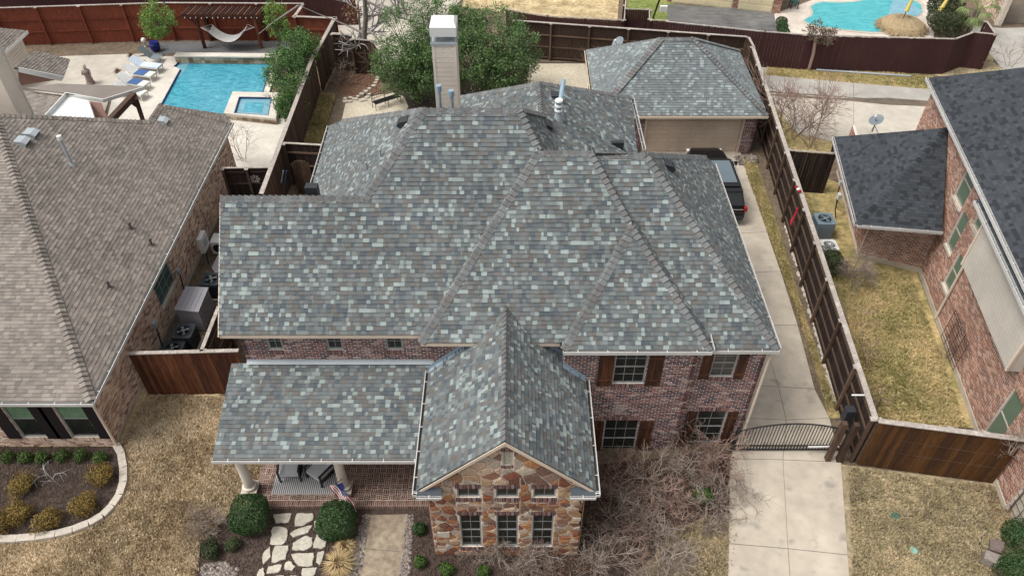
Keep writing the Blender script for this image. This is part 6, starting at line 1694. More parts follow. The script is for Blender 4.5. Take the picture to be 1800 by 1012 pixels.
# =================================================================== CAR
def car():
    t = thing('parked_car', 'black sport utility car parked nose first at the beige garage door', 'car', (0,0,0))
    def ring(y, hw, z0, z1, r=.12, tum=0.0):
        pts = []
        for (sx, sz) in ((-1,0),(1,0),(1,1),(-1,1)):
            w_ = hw - (tum if sz else 0); cx_, cz = sx*(w_-r), (z1-r if sz else z0+r)
            st_ = {(-1,0):180,(1,0):270,(1,1):0,(-1,1):90}[(sx,sz)]
            for k in range(4): a = math.radians(st_ + 30*k); pts.append(V((cx_+math.cos(a)*r, y, cz+math.sin(a)*r)))
        return pts
    def loft(secs, name, m, parent=None):
        mb = MB(); rings = [ring(*s_) for s_ in secs]; n = 16; vs = [p for r in rings for p in r]; fs = []
        for i in range(len(rings)-1):
            for k in range(n): fs.append((i*n+k, i*n+(k+1)%n, (i+1)*n+(k+1)%n, (i+1)*n+k))
        fs.append(tuple(range(n))[::-1]); fs.append(tuple(range((len(rings)-1)*n, len(rings)*n))); mb.add(vs, fs); mb.smooth = False
        o = mb.build(name, m, parent or t); return o
    # y: 0 rear bumper -> 5.1 nose
    body = loft([(.0,.86,.42,.86,.1,.04),(.06,.95,.34,1.0,.12,.04),(.5,1.0,.3,1.08,.12,.05),(2.5,1.01,.28,1.1,.12,.05),(3.9,1.0,.3,1.1,.14,.06),(4.6,.97,.34,1.02,.16,.08),(5.0,.88,.4,.9,.16,.1),(5.1,.78,.48,.8,.1,.08)], 'body', 'car_black')
    loft([(.12,.88,1.0,1.1,.03,.02),(.42,.9,1.0,1.66,.1,.14),(.9,.92,1.0,1.76,.1,.17),(2.6,.92,1.0,1.76,.1,.17),(3.1,.9,1.0,1.6,.1,.15),(3.85,.88,1.0,1.1,.03,.03)], 'cabin', 'car_glass')
    rf_ = MB(); rf_.box(-.68,.62,1.755,.68,2.75,1.80); r_ = rf_.build('roof', 'car_black', t)
    boxpart('glass_roof', 'car_roof_glass', r_, -.56,.9,1.801,.56,2.6,1.815)
    for s_ in (-1, 1):
        tubepart('roof_rail', 'chrome', t, [(s_*.7,.7,1.84),(s_*.72,1.6,1.88),(s_*.7,2.6,1.84)], .02, 6)
        q = MB(); q.box(s_*1.02-.09,3.2,1.1,s_*1.12+.09 if s_ > 0 else s_*1.12+.09,3.32,1.27); q.build('mirror', 'car_black', t)
        for y in (.95, 4.05):
            wq = MB(); wq.tube([(s_*.78,y,.36),(s_*1.02,y,.36)], .36, 20); wo = wq.build('wheel', 'rubber', t); wq = MB(); wq.tube([(s_*1.0,y,.36),(s_*1.03,y,.36)], .23, 14); wq.build('rim', 'chrome', wo)
        q = MB(); q.box(s_*.92-.09,-.015,.82,s_*.92+.06,.16,1.02); q.build('tail_light', 'tail_red', t)
        q = MB(); q.box(s_*.78-.12,4.9,.66,s_*.78+.1,5.06,.8); q.build('headlight', 'trim_white', t)
        for y0_, y1_ in ((1.0,1.02),(2.0,2.02),(3.0,3.02)): q = MB(); q.box(s_*1.005-.006,y0_,.45,s_*1.005+.006,y1_,1.05); q.build('door_gap', 'black_metal', t)
    q = MB(); q.prism([V((-.7,.12,1.12)), V((.7,.12,1.12)), V((.66,.36,1.62)), V((-.66,.36,1.62))], V((0,.02,-.01))); q.build('rear_window', 'car_glass', t)
    boxpart('spoiler', 'car_black', t, -.7, .3, 1.70, .7, .66, 1.75)
    boxpart('chrome_strip', 'chrome', t, -.8, -.012, .92, .8, .02, .95)
    boxpart('bumper', 'dark_plastic', t, -.85, -.06, .36, .85, .05, .58)
    boxpart('number_plate', 'trim_white', t, -.16, -.03, .7, .16, -.01, .85)
    return t
cr = car(); cr.location = (10.5, 29.75, .02); cr.scale = (1.06,1.12,1.05); W[cr] = cr.location.copy()

# =================================================================== AIR CONDITIONERS, BOXES, METERS
def ac_unit(label, x, y, s=.42, hgt=.9, m='ac_dark', top=None, z=0.0, cat='air conditioner'):
    p = P(x, y, hgt); t = thing('air_conditioner', label, cat, (p.x,p.y,0))
    b = MB(); r = .1; pts = []
    for sx, sy, st_ in ((1,1,0),(-1,1,90),(-1,-1,180),(1,-1,270)):
        for k in range(4): a = math.radians(st_+30*k); pts.append(V((p.x+sx*(s-r)+math.cos(a)*r, p.y+sy*(s-r)+math.sin(a)*r, hgt)))
    b.prism(pts, Z_*-(hgt-.08)); bo = b.build('casing', m, t)
    boxpart('pad', 'concrete', t, p.x-s-.08, p.y-s-.08, 0, p.x+s+.08, p.y+s+.08, .08)
    lip = MB(); n = 24
    lip.lathe((p.x,p.y,hgt), [(s*.82,0),(s*.82,.03),(s*.72,.03),(s*.72,.004)], n); lip.build('fan_ring', top or m, t)
    d = MB(); d.lathe((p.x,p.y,hgt+.001), [(s*.70,0),(s*.70,.003)], n); d.build('fan_well', 'black_metal', t)
    for k in range(4):
        a = k*math.pi/2+.4; f_ = MB(); f_.prism([V((p.x+math.cos(a+w_)*rr_, p.y+math.sin(a+w_)*rr_, hgt+.012+h_)) for w_, rr_, h_ in ((0,.06,0),(-.25,s*.6,0),(.3,s*.6,.02),(.5,.07,.01))], Z_*-.004); f_.build('fan_blade', 'dish_grey', t)
    hub = MB(); hub.lathe((p.x,p.y,hgt+.02), [(.07,0),(.07,.02)], 10); hub.build('fan_hub', 'ac_white', t)
    g = MB()
    for k in range(5): rk_ = s*.7*(k+1)/5.5; g.tube([(p.x+math.cos(j*.524)*rk_, p.y+math.sin(j*.524)*rk_, hgt+.055) for j in range(13)], .004, 3, cap=False)
    for k in range(6): a = k*math.pi/6; g.tube([(p.x-math.cos(a)*s*.72,p.y-math.sin(a)*s*.72,hgt+.055),(p.x+math.cos(a)*s*.72,p.y+math.sin(a)*s*.72,hgt+.055)], .004, 3, cap=False)
    g.build('guard_grille', m, t)
    lv_ = MB(); z = .2
    while z < hgt-.1: lv_.box(p.x-s*.8, p.y-s-.008, z, p.x+s*.8, p.y-s-.001, z+.02); lv_.box(p.x+s+.001, p.y-s*.8, z, p.x+s+.008, p.y+s*.8, z+.02); z += .05
    lv_.build('louvre_field', 'black_metal' if m == 'ac_dark' else 'dish_grey', t)
    return t
ac_unit('black air conditioner between deck box and gate fence', 322, 581, m='ac_dark')
ac_unit('dark air conditioner half under the main roof edge', 371, 490, m='ac_dark')
ac_unit('low air conditioner just behind the gate fence cap', 303, 612, hgt=.75, m='ac_dark')
ac_unit('blue grey air conditioner beside the charcoal roofed wing', 1450, 384, s=.45, hgt=1.0, m='ac_blue')
ac_unit('small white air conditioner in front of the blue grey one', 1458, 430, s=.38, hgt=.7, m='ac_white')
db = thing('deck_box', 'large lilac grey storage box with woven sides between the houses', 'storage box', P(345,540,0))
q0, q1, q2, q3 = P(308,545,1.15), P(349,549,1.15), P(366,508,1.15), P(328,506,1.15)
b = MB(); b.prism([q0,q1,q2,q3], Z_*-1.1); b.build('box_body', 'box_grey', db)
cc = (q0+q1+q2+q3)/4; b = MB(); b.prism([cc+(p-cc)*1.05+Z_*.07 for p in (q0,q1,q2,q3)], Z_*-.07); b.build('lid', 'box_grey', db)
for i in range(1,5):
    for (a, b_) in (((q0.lerp(q1,i/5)), (q3.lerp(q2,i/5))),): tubepart('lid_rib', 'box_grey', db, [a+Z_*.075, b_+Z_*.075], .012, 4)
fb_ = Frame(q1-Z_*1.1, q2-q1, Z_); Lb_ = (q2-q1).length
for i in range(9):
    for j in range(6):
        u = .1+(Lb_-.2)*(i+.5)/9; v = .12+j*.155; q = MB(); sgn = 1 if (i+j) % 2 else -1
        q.obox(fb_.at(u,v,.012 if fb_.n.x > 0 else -.012), (fb_.u+fb_.v*sgn).normalized()*.06, (fb_.v-fb_.u*sgn).normalized()*.02, fb_.n*.01); q.build('weave_strip', 'box_grey', db)
# meters, conduits
def wall_box(label, x, y, z, s, m, name='meter_box', cat='meter box'):
    p = P(x, y, z); t = thing(name, label, cat, p); boxpart('housing', m, t, p.x-.02, p.y-s[0], p.z-s[1], p.x+s[2], p.y+s[0], p.z+s[1])
    tubepart('conduit', 'black_metal', t, [V((p.x+.05,p.y,p.z-s[1])), V((p.x+.05,p.y-.1,p.z-s[1]-.6)), V((p.x+.12,p.y-.3,.1))], .03, 5); 
    boxpart('cover', 'galv', t, p.x+s[2], p.y-s[0]*.6, p.z-s[1]*.4, p.x+s[2]+.02, p.y+s[0]*.6, p.z+s[1]*.6)
wall_box('small grey isolator box with looping conduit above the black air conditioner', 270, 570, 1.5, (.12,.15,.1), 'galv')
wall_box('small isolator box beside the neighbour side window', 312, 477, 1.5, (.1,.13,.1), 'galv')
wall_box('cream utility cabinet on the left house wall near its rear', 354, 425, 1.2, (.35,.4,.18), 'ac_white')
p = P(383,418,.8); hp = thing('heat_pump', 'white heat pump with dark fan opening by the main roof corner', 'heat pump', (p.x,p.y,0)); boxpart('casing', 'ac_white', hp, p.x-.3, p.y-.35, .1, p.x+.4, p.y+.35, .8); q = MB(); q.tube([(p.x,p.y-.35,.45),(p.x,p.y-.37,.45)], .22, 16); q.build('fan', 'black_metal', hp)
p = P(396,380,1.3); wt = thing('water_tank', 'white cylindrical tank peeping out at the roof corner', 'tank', (p.x,p.y,0)); q = MB(); q.lathe((p.x,p.y,0), [(.3,0),(.3,1.2),(.24,1.34),(.05,1.38)], 18); q.build('drum', 'ac_white', wt); q = MB(); q.lathe((p.x,p.y,1.39), [(.06,0),(.06,.05)], 8); q.build('valve', 'ac_white', wt)
tk = sheet('tarpaulin', [(372,470),(392,430),(398,470),(390,500)], .5, 'box_grey', kind=None, label='grey tarpaulin covered bench between the two houses', cat='bench', th=.5)
wall_box('pale gas meter on the wing wall of the right house', 1473, 345, 1.2, (.12,.15,.12), 'ac_white', 'gas_meter', 'gas meter')
wall_box('white junction box higher on the wing wall of the right house', 1476, 322, 1.4, (.1,.12,.1), 'ac_white')
# utility box, valve lids, hose
ub = thing('utility_box', 'open brown utility box with a tilted lid on the lower right lawn', 'utility box', P(1745,970,0))
p = P(1742,975,.3); b = MB(); b.prism([P(1730,980,.35),P(1755,992,.35),P(1762,975,.35),P(1733,965,.35)], Z_*-.35); b.build('box_body', 'box_taupe', ub)
b = MB(); b.prism([P(1740,964,.45),P(1764,972,.45),P(1766,952,.45),P(1741,945,.5)], Z_*-.05); b.build('lid', 'box_brown', ub)
for lb, x, y, m, r in (('pale green irrigation valve lid on the right front lawn',1606,967,'valve_green',.13),('dark teal slotted valve lid on the right front lawn',1574,907,'valve_teal',.15)):
    p = P(x,y,.02); t = thing('valve_lid', lb, 'valve lid', p); q = MB(); q.lathe(p, [(r,0),(r,.03),(r*.85,.045)], 14); q.build('lid', m, t)
    for k in range(4): boxpart('lid_rib', m, t, p.x-r*.6+k*r*.35, p.y-r*.5, .066, p.x-r*.6+k*r*.35+.03, p.y+r*.5, .075)
tag(tubepart('garden_hose', 'ac_dark', None, [P(x,y,.03) for x, y in ((1687,922),(1690,915),(1705,913),(1722,918),(1733,926),(1735,936),(1726,944),(1722,955),(1726,970),(1737,976))], .022, 5), 'dark garden hose looping on the lower right lawn', 'hose')
tag(tubepart('garden_hose', 'cushion', None, [P(x,y,.03) for x, y in ((1750,988),(1756,1000),(1764,1012),(1770,1030))], .022, 5), 'pale hose running off the bottom edge from the utility box', 'hose')
# trellises on the right house
def trellis(label, fr, r, nx, ny, off=.12, scroll=True):
    t = thing('trellis', label, 'trellis', fr.at((r[0]+r[2])/2, r[1], off))
    for i in range(nx+1):
        u = r[0]+(r[2]-r[0])*i/nx; tubepart('upright', 'rust', t, [fr.at(u,r[1],off), fr.at(u,r[3],off)], .012, 4)
    for j in range(ny+1):
        v = r[1]+(r[3]-r[1])*j/ny; tubepart('crossbar', 'rust', t, [fr.at(r[0],v,off), fr.at(r[2],v,off)], .012, 4)
    if scroll:
        for i in range(nx):
            u = r[0]+(r[2]-r[0])*(i+.5)/nx; tubepart('scroll', 'rust', t, [fr.at(u+.1*math.cos(k*.6), r[3]-.15+.12*math.sin(k*.6), off) for k in range(11)], .01, 4)
r = FM.rect((1700,567),(1714,607),(1648,622),(1660,662)); trellis('rusty square trellis on the brick side wall of the right house', FM, (r[0],.35,r[2],max(1.9,r[3])), 4, 9, .25)
twigs('dry vine stems behind the square trellis', FM.at((r[0]+r[2])/2, .0, .25), .3, .9, 4, 'twig_red', seed=91, levels=2, tangle=.4, kids=3, r0=.012)
gwf = Frame(P(1752,862,0), P(1790,945,0)-P(1752,862,0), Z_)
trellis('scrolled black trellis leaning on the pale garden wall at right', Frame(P(1752,850,0)+V((-.1,0,0)), P(1775,905,0)-P(1752,850,0), Z_), (0,.05,2.0,1.7), 5, 5, .0)
twigs('dead vine stems over the right end of the brown front fence', P(1775,800,2.0), .9, 1.0, 6, 'twig', seed=93, levels=2, tangle=.6, kids=3, r0=.012)

# =================================================================== POOL GARDEN AT TOP LEFT
sheet('terrace', [(45,101),(262,94),(240,100),(200,150),(170,240),(-20,240)], .02, 'concrete_light')
sheet('gravel_bed', [(262,76),(330,74),(505,72),(520,90),(490,100),(305,94),(262,97)], .0, 'gravel_dark')
sheet('pool_water', [(318,106),(478,108),(462,170),(440,215),(270,215),(284,180),(316,123),(306,119)], .04, 'water_blue')
tl_ = sheet('pool_step', [(305,117),(317,106),(334,108),(318,134),(312,136)], .045, 'water_spa')
for k, pts in enumerate(([(236,100),(312,99),(319,106),(306,117),(317,122),(284,184),(255,260),(175,260),(203,150)], [(478,107),(492,106),(472,165),(460,170)], [(395,208),(500,208),(512,215),(470,352),(395,335),(375,240)])):
    sheet('pool_deck', pts, .12, 'travertine', th=.14)
for a, b in (((319,107),(477,109)),((477,110),(462,165)),((317,123),(284,184)),((306,118),(318,107))):
    p, q = P(*a,.1), P(*b,.1); o = barpart('pool_tile_band', 'pool_tile', None, p, q, .05, .1); tag(o, kind='structure')
pw_ = thing('pool_wall', 'low stone faced wall with pale cap along the far side of the pool', 'wall', P(395,100,0))
a, b = P(306,99,.55), P(490,101,.55); d = (b-a); L = d.length; d.normalize()
barpart('coping', 'travertine', pw_, a+V((0,.2,0)), b+V((0,.2,0)), .55, .09)
barpart('wall_core', 'mortar_tan', pw_, V((a.x,a.y+.22,.25)), V((b.x,b.y+.22,.25)), .42, .5)
rr = random.Random(8)
u = 0
while u < L-.1:
    wd = rr.uniform(.25,.6)
    for z in (.1,.3):
        q = MB(); q.obox(V((a.x,a.y,z+.08)) + d*(u+wd/2), d*(min(wd,L-u)/2-.015), V((0,.03,0)), Z_*.085); q.build('stone', 'pool_stone', pw_)
    u += wd
spa = thing('spa', 'raised square spa with pale coping at the pool corner', 'spa', P(445,200,0))
z = .5; so = [P(393,199,z), P(485,209,z), P(490,163,z), P(409,161,z)]; si = [P(411,199,z), P(472,203,z), P(478,171,z), P(420,170,z)]
b = MB()
for i in range(4): j = (i+1) % 4; b.prism([so[i], so[j], si[j], si[i]], Z_*-.5)
b.build('coping', 'travertine', spa)
b = MB(); b.prism([p-Z_*.12 for p in si], Z_*-.05); b.build('spa_water', 'water_spa', spa)
cs = sum(si, V())/4; b = MB(); b.prism([cs+(p-cs)*.55-Z_*.11 for p in si], Z_*-.01); b.build('spa_floor', 'water_blue', spa)
for i in range(4):
    j = (i+1) % 4; p, q = si[i]-Z_*.06, si[j]-Z_*.06; o = MB(); o.bar(p.lerp(cs,.03), q.lerp(cs,.03), .04, .1); o.build('tile', 'pool_tile', spa)
d = so[1]-so[0]; L = d.length; d.normalize(); u = 0
while u < L-.1:
    wd = rr.uniform(.25,.5)
    for z_ in (.02,.2): q = MB(); q.obox(V((so[0].x,so[0].y-.02,z_+.08)) + d*(u+wd/2), d*(min(wd,L-u)/2-.012), V((0,.03,0)), Z_*.08); q.build('stone', 'pool_stone', spa)
    u += wd
def lounger(label, x, y, rz, cush, towel=None):
    t = thing('sun_lounger', label, 'sun lounger', (0,0,0), 'white sun loungers beside the pool')
    for sx in (-.3,.3):
        for sy in (-.9,.85): boxpart('leg', 'chaise_white', t, sx-.025, sy-.025, 0, sx+.025, sy+.025, .32)
    boxpart('frame', 'chaise_white', t, -.34, -.95, .32, .34, .95, .37)
    boxpart('mattress', cush, t, -.32, -.95, .375, .32, .35, .43)
    b = MB(); b.prism([V((-.32,.36,.40)), V((.32,.36,.40)), V((.32,1.0,.85)), V((-.32,1.0,.85))], V((0,.04,-.06))); b.build('backrest', cush, t)
    if towel: boxpart('towel', towel, t, -.33, -.45, .435, .33, .3, .455)
    p = P(x, y, .4); t.location = (p.x, p.y, .12); t.rotation_euler.z = rz; W[t] = t.location.copy()
lounger('pale blue cushioned sun lounger farthest from the terrace roof', 259, 117, 1.35, 'cushion_pale')
lounger('white sun lounger with folded blue towel, middle of the row', 248, 131, 1.3, 'chaise_white', 'cushion_blue')
lounger('white sun lounger with blue towel and dark bag beside it', 237, 147, 1.25, 'chaise_white', 'cushion_blue')
lounger('white sun lounger half hidden by the terrace roof tip', 232, 163, 1.25, 'chaise_white')
rc = thing('rocking_chair', 'dark mesh rocking chair at the terrace corner by the pool', 'rocking chair', P(270,106,.1))
p = P(272,104,.3); bx = p.x; by = p.y
for s_ in (-.35,.35): tubepart('rocker', 'black_metal', rc, [(bx+.7*math.cos(k), by+s_, .85+.72*math.sin(k)) for k in [math.radians(215+i*11) for i in range(11)]], .02, 5)
b = MB(); b.prism([V((bx-.15,by-.33,.5)), V((bx+.45,by-.33,.45)), V((bx+.45,by+.33,.45)), V((bx-.15,by+.33,.5))], Z_*-.02); b.build('seat', 'dish_grey', rc)
b = MB(); b.prism([V((bx-.15,by-.33,.5)), V((bx-.15,by+.33,.5)), V((bx-.75,by+.33,1.15)), V((bx-.75,by-.33,1.15))], V((.01,0,-.02))); b.build('back', 'dish_grey', rc)
pt_ = thing('plant_pot', 'glossy cobalt blue pot beside the rocking chair', 'pot', P(275,90,0)); p = P(275,90,0); q = MB(); q.lathe(p, [(.2,0),(.32,.2),(.34,.5),(.27,.62),(.3,.66)], 16); q.build('pot_body', 'pot_blue', pt_); q = MB(); q.lathe(p+Z_*.6, [(.25,0),(.25,.02)], 12); q.build('soil', 'soil', pt_)
gl_b = thing('gazing_globe', 'small pale globe beside the blue pot', 'globe', P(256,82,0)); p = P(256,82,0); q = MB(); q.ell(p+Z_*.45, (.18,.18,.18), 12); q.build('globe', 'white_cloth', gl_b); q = MB(); q.lathe(p, [(.12,0),(.06,.05),(.06,.3)], 8); q.build('stand', 'galv', gl_b)
# pergola with hammock
pg = thing('pergola', 'brown timber pergola with slatted top and string of bulbs above the hammock', 'pergola', P(400,80,0))
pz = 2.45; pa, pb_, pc_, pd_ = P(320,24,pz), P(456,25,pz), P(466,11,pz), P(328,10,pz)
pa.y = pb_.y; pc_.y = pd_.y; dps = pd_.y - pa.y
for i in range(26):
    x = pa.x + (pb_.x-pa.x)*i/25; barpart('slat', 'wood_darker' if i % 2 else 'wood_redbrown', pg, (x,pa.y-.1,pz), (x+.2,pd_.y+.1,pz), .10, .05)
for yy in (pa.y, pd_.y): barpart('beam', 'wood_redbrown', pg, (pa.x-.1,yy,pz-.12), (pb_.x+.1,yy,pz-.12), .07, .18)
for xx, yy in ((P(357,90,0).x, pa.y+.1),(P(457,90,0).x, pa.y+.1),(P(357,90,0).x+.1, pd_.y-.1),(P(457,90,0).x+.1, pd_.y-.1)):
    boxpart('post', 'wood_redbrown', pg, xx-.09, yy-.09, 0, xx+.09, yy+.09, pz-.2)
    for s_ in (-1,1): barpart('brace', 'wood_redbrown', pg, (xx,yy,pz-.85), (xx+s_*.6,yy,pz-.2), .06, .1)
for i in range(14):
    q = MB(); q.ell((pa.x+(pb_.x-pa.x)*(i+.5)/14, pa.y-.12, pz-.2-.03*(i % 2)), (.04,.04,.05), 6); q.build('bulb', 'white_cloth', pg)
tubepart('bulb_wire', 'black_metal', pg, [(pa.x,pa.y-.12,pz-.13),(pb_.x,pa.y-.12,pz-.13)], .008, 4)
hm = thing('hammock', 'white hammock slung between the pergola posts', 'hammock', P(400,75,0))
ha, hb_ = V((P(357,90,0).x+.1, pa.y+.05, 1.5)), V((P(457,90,0).x-.1, pa.y+.05, 1.5)); q = MB(); n = 14
def hp_(u, v):
    c = ha.lerp(hb_, .18+.64*u); sg = -.75*(1-(2*u-1)**2)**.9; return c + V((0,(v-.5)*1.1, sg+.12*(2*v-1)**2-.15))
for i in range(n):
    for j in range(4): q.quad(hp_(i/n,j/4), hp_((i+1)/n,j/4), hp_((i+1)/n,(j+1)/4), hp_(i/n,(j+1)/4))
q.build('cloth', 'hammock_cloth', hm)
for u, e in ((0,ha),(1,hb_)):
    for j in range(5): tubepart('cord', 'hammock_cloth', hm, [e, hp_(u,j/4)], .01, 4)
# garden statue
sx = thing('statue', 'weathered stone figure of a robed person on the terrace', 'statue', P(158,146,0)); p = P(160,147,.02)
q = MB(); q.lathe(p, [(.26,0),(.26,.12),(.2,.14)], 12); q.build('base', 'red_paint' if 0 else 'terracotta', sx)
q = MB(); q.lathe(p+Z_*.14, [(.2,0),(.22,.15),(.17,.4),(.2,.58),(.24,.7),(.2,.8),(.08,.86),(.07,.92)], 14); q.build('robe', 'terracotta', sx)
q = MB(); q.ell(p+Z_*1.17, (.12,.13,.16), 12); q.ell(p+V((0,-.13,1.16)), (.025,.03,.03), 6); q.build('head', 'kerb_stone', sx)
for s_ in (-1,1): tubepart('arm', 'terracotta', sx, [p+V((s_*.2,0,.9)), p+V((s_*.26,-.1,.66)), p+V((s_*.06,-.22,.7))], [.07,.06,.04], 8)
for lb, x, y in (('brown tuft of dead grass by the sun loungers', 231, 101), ('second brown tuft between the loungers and the statue', 208, 128)):
    grass_clump(lb, P(x,y,.1), .35, .5, 160, 'leaf_brown', seed=x)
# =================================================================== BACK GARDEN THINGS
bn = thing('garden_bench', 'black wrought iron bench on the pale gravel patio', 'bench', P(682,185,0))
a, b = P(660,184,.45), P(704,170,.45); d = (b-a); L = d.length; d.normalize(); n = V((-d.y,d.x,0))
for k in range(9): barpart('seat_slat', 'black_metal', bn, a+n*(k*.055), b+n*(k*.055), .028, .02)
for u in (0,.5,1):
    for s_ in (0,.46): p = a.lerp(b,u)+n*s_; tubepart('leg', 'black_metal', bn, [V((p.x,p.y,0)), V((p.x,p.y,.45 if s_ == 0 else .95))], .02, 5)
for z in (.62,.78,.94): tubepart('back_rail', 'black_metal', bn, [a+n*.48+Z_*(z-.45), b+n*.48+Z_*(z-.45)], .016, 5)
for k in range(12): p = a.lerp(b,(k+.5)/12)+n*.48; tubepart('back_bar', 'black_metal', bn, [p+Z_*.1, p+Z_*.5], .008, 4)
for u in (0,1): p = a.lerp(b,u); tubepart('armrest', 'black_metal', bn, [p, p+Z_*.25, p+n*.46+Z_*.25], .016, 5)
sw = thing('stone_border', 'rough stone border around the leaf strewn bed by the gate', 'border', P(640,175,0))
rr = random.Random(21)
for path in (((672,118),(660,150),(640,165),(612,182),(603,178)), ((603,178),(612,172),(640,180),(652,165))):
    for i in range(len(path)-1):
        a, b = P(*path[i],0), P(*path[i+1],0); k = max(1, int((b-a).length/.35))
        for j in range(k):
            p = a.lerp(b,(j+.5)/k) + Z_*.1; r = rr.uniform(.12,.2); q = MB(); q.prism([p+V((math.cos(t*1.047)*r*rr.uniform(.8,1.1), math.sin(t*1.047)*r*.8, rr.uniform(-.01,.02))) for t in range(6)], Z_*-.12); q.build('stone', 'kerb_stone', sw)
# blue and white things leaning in the narrow yard
for k, (x, y, lb, m) in enumerate(((492,338,'pale pole leaning in the narrow side yard','cushion_pale'),(498,338,'blue pole leaning beside the pale one','cushion_blue'))):
    tag(tubepart('pole', m, None, [P(x-2,342,.3), P(x+6,300,1.9)], .03, 6), lb, 'pole')
# =================================================================== ACROSS THE ALLEY
sheet('pool_terrace', [(1352,28),(1440,-4),(1450,-25),(1660,-25),(1640,70),(1372,62),(1366,50)], .0, 'flagstone')
pp2 = [(300,50),(330,28),(380,15),(450,18),(520,20),(590,15),(640,10),(680,0),(720,-15),(860,-25),(980,-10),(1040,12),(1075,35),(1082,65),(1062,105),(1020,118),(940,112),(870,125),(820,165),(800,225),(720,224),(640,217),(540,208),(460,196),(400,190),(350,186),(300,170),(256,148),(262,135),(300,118),(318,95),(312,70)]
pw2 = [(1350+x/4, y/4) for x, y in pp2]; cxp = sum(p[0] for p in pw2)/len(pw2); cyp = sum(p[1] for p in pw2)/len(pw2)
sheet('pool_coping', [(cxp+(x-cxp)*1.05, cyp+(y-cyp)*1.1) for x, y in pw2], .02, 'limestone')
sheet('pool_water', pw2, .03, 'water_turq'); sheet('pool_shelf', [(1570,0),(1598,2),(1622,20),(1616,27),(1582,26),(1560,32),(1565,12)], .036, 'water_spa')
def shut_umbrella(label, x, y, lean):
    t = thing('parasol', label, 'parasol', P(x,y,0), 'closed yellow parasols'); p = P(x,y,0); e = p + V(lean)*1.0 + Z_*2.6
    tubepart('pole', 'wood_dark', t, [p, e], .03, 6)
    q = MB(); pts = [p.lerp(e,k) for k in (.5,.56,.72,.9,1.02)]; q.tube(pts, [.17,.15,.12,.08,.03], 7); q.build('canopy', 'yellow_cloth', t)
shut_umbrella('closed yellow parasol standing by the palm', 1631, 53, (.9,.4,0))
shut_umbrella('closed yellow parasol tied above the poolside hut', 1577, 54, (.6,.5,0))
th = thing('pool_rockwork', 'rock feature modelled as a shaggy straw mound at the turquoise pool edge', 'rockwork', P(1584,52,0)); p = P(1584,50,0)
q = MB(); q.lathe(p, [(1.5,0),(1.6,.2),(1.4,.45),(.9,.7),(.2,.85)], 16); q.build('straw_mound', 'straw', th)  # stands for the far pool's rock feature; the straw form is made up
lm = MB(); rr = random.Random(6)
for i in range(1800):
    a = rr.uniform(0,6.28); k = rr.random(); r = 1.65*(1-k)**.6; lm.add([V((p.x+math.cos(a)*r, p.y+math.sin(a)*r, .15+.75*k)), V((p.x+math.cos(a+.05)*r, p.y+math.sin(a+.05)*r, .15+.75*k)), V((p.x+math.cos(a)*(r+.35), p.y+math.sin(a)*(r+.35), k*.8+.1*math.sin(i)))], [(0,1,2)])
lm.build('straw_fringe', 'straw', th)
pm = thing('palm_tree', 'fan palm with drooping fronds beside the far pale house', 'palm', P(1700,58,0)); p = P(1700,62,0); tubepart('trunk', 'bark', pm, [p, p+Z_*1.8], .18, 8)
rr = random.Random(9); top = p+Z_*1.9
for i in range(18):
    a = i*2.4; el = rr.uniform(-.5,.9); d = V((math.cos(a)*math.cos(el), math.sin(a)*math.cos(el), math.sin(el))); q = MB(); q.bar(top, top+d*.9, .025)
    e = top+d*.9; side = d.cross(Z_).normalized()
    for k in range(13):
        w_ = (k-6)/6*1.25; dd2 = (d*math.cos(w_)+side*math.sin(w_)).normalized(); tip = e + dd2*.75 + Z_*-.3*(1+abs(w_)*.3); mid = e+dd2*.4; n_ = dd2.cross(Z_).normalized()*.035; q.add([e, mid+n_, tip, mid-n_], [(0,1,2,3)], rr.random())
    q.build('frond', 'palm_leaf', pm)
ball_shrub('olive feathery shrub under the palm fronds', P(1668,40,.9), (1.5,1.1,1.0), 'leaf_dark', 5000, .06, lump=.5, depth=.5)
ball_shrub('tall dark shrub left of the palm', P(1660,10,1.2), (1.4,1.2,1.3), 'leaf_dark', 4000, .07, lump=.5, depth=.5)
for i, (x, y, w_) in enumerate(((1374,38,'rear'),(1375,47,'middle'),(1378,57,'front'))): ball_shrub('small clipped round shrub by the parking apron, %s of three' % w_, P(x,y,.3), (.42,.42,.35), 'leaf_box', 1400, .04, 'three clipped balls by the apron', lump=.1)
wc_ = thing('garden_chair', 'dark garden chair with blue seat by the garage pier', 'chair', P(1394,14,0)); p = P(1394,14,0)
for x in (-.25,.25):
    for y in (-.25,.25): boxpart('leg', 'black_metal', wc_, p.x+x-.025, p.y+y-.025, 0, p.x+x+.025, p.y+y+.025, .95 if y > 0 else .6)
boxpart('seat', 'valve_teal', wc_, p.x-.27, p.y-.27, .42, p.x+.27, p.y+.25, .48); boxpart('backrest', 'black_metal', wc_, p.x-.25, p.y+.24, .6, p.x+.25, p.y+.27, .95)
vn = twigs('leafless vine draped over the maroon fence top', P(1440,66,2.0), 1.2, .9, 10, 'twig_red', seed=95, levels=2, tangle=.9, kids=4, r0=.02, base=.9, name='vine', cat='vine', leaves=('leaf_dark',.5,.07))
tubepart('vine_stem', 'twig_red', vn, [P(1422,122,.1), P(1430,95,1.2), P(1434,66,2.3)], .1, 6)
bc = thing('basketball_pole', 'black leaning pole with a white bracket at the apron corner', 'pole', P(1148,32,0)); tubepart('pole', 'black_metal', bc, [P(1148,32,0), P(1160,-2,2.6)], .07, 6); boxpart('bracket', 'trim_white', bc, P(1160,18,1).x, P(1160,18,1).y-.1, .9, P(1160,18,1).x+.5, P(1160,18,1).y+.1, 1.3)
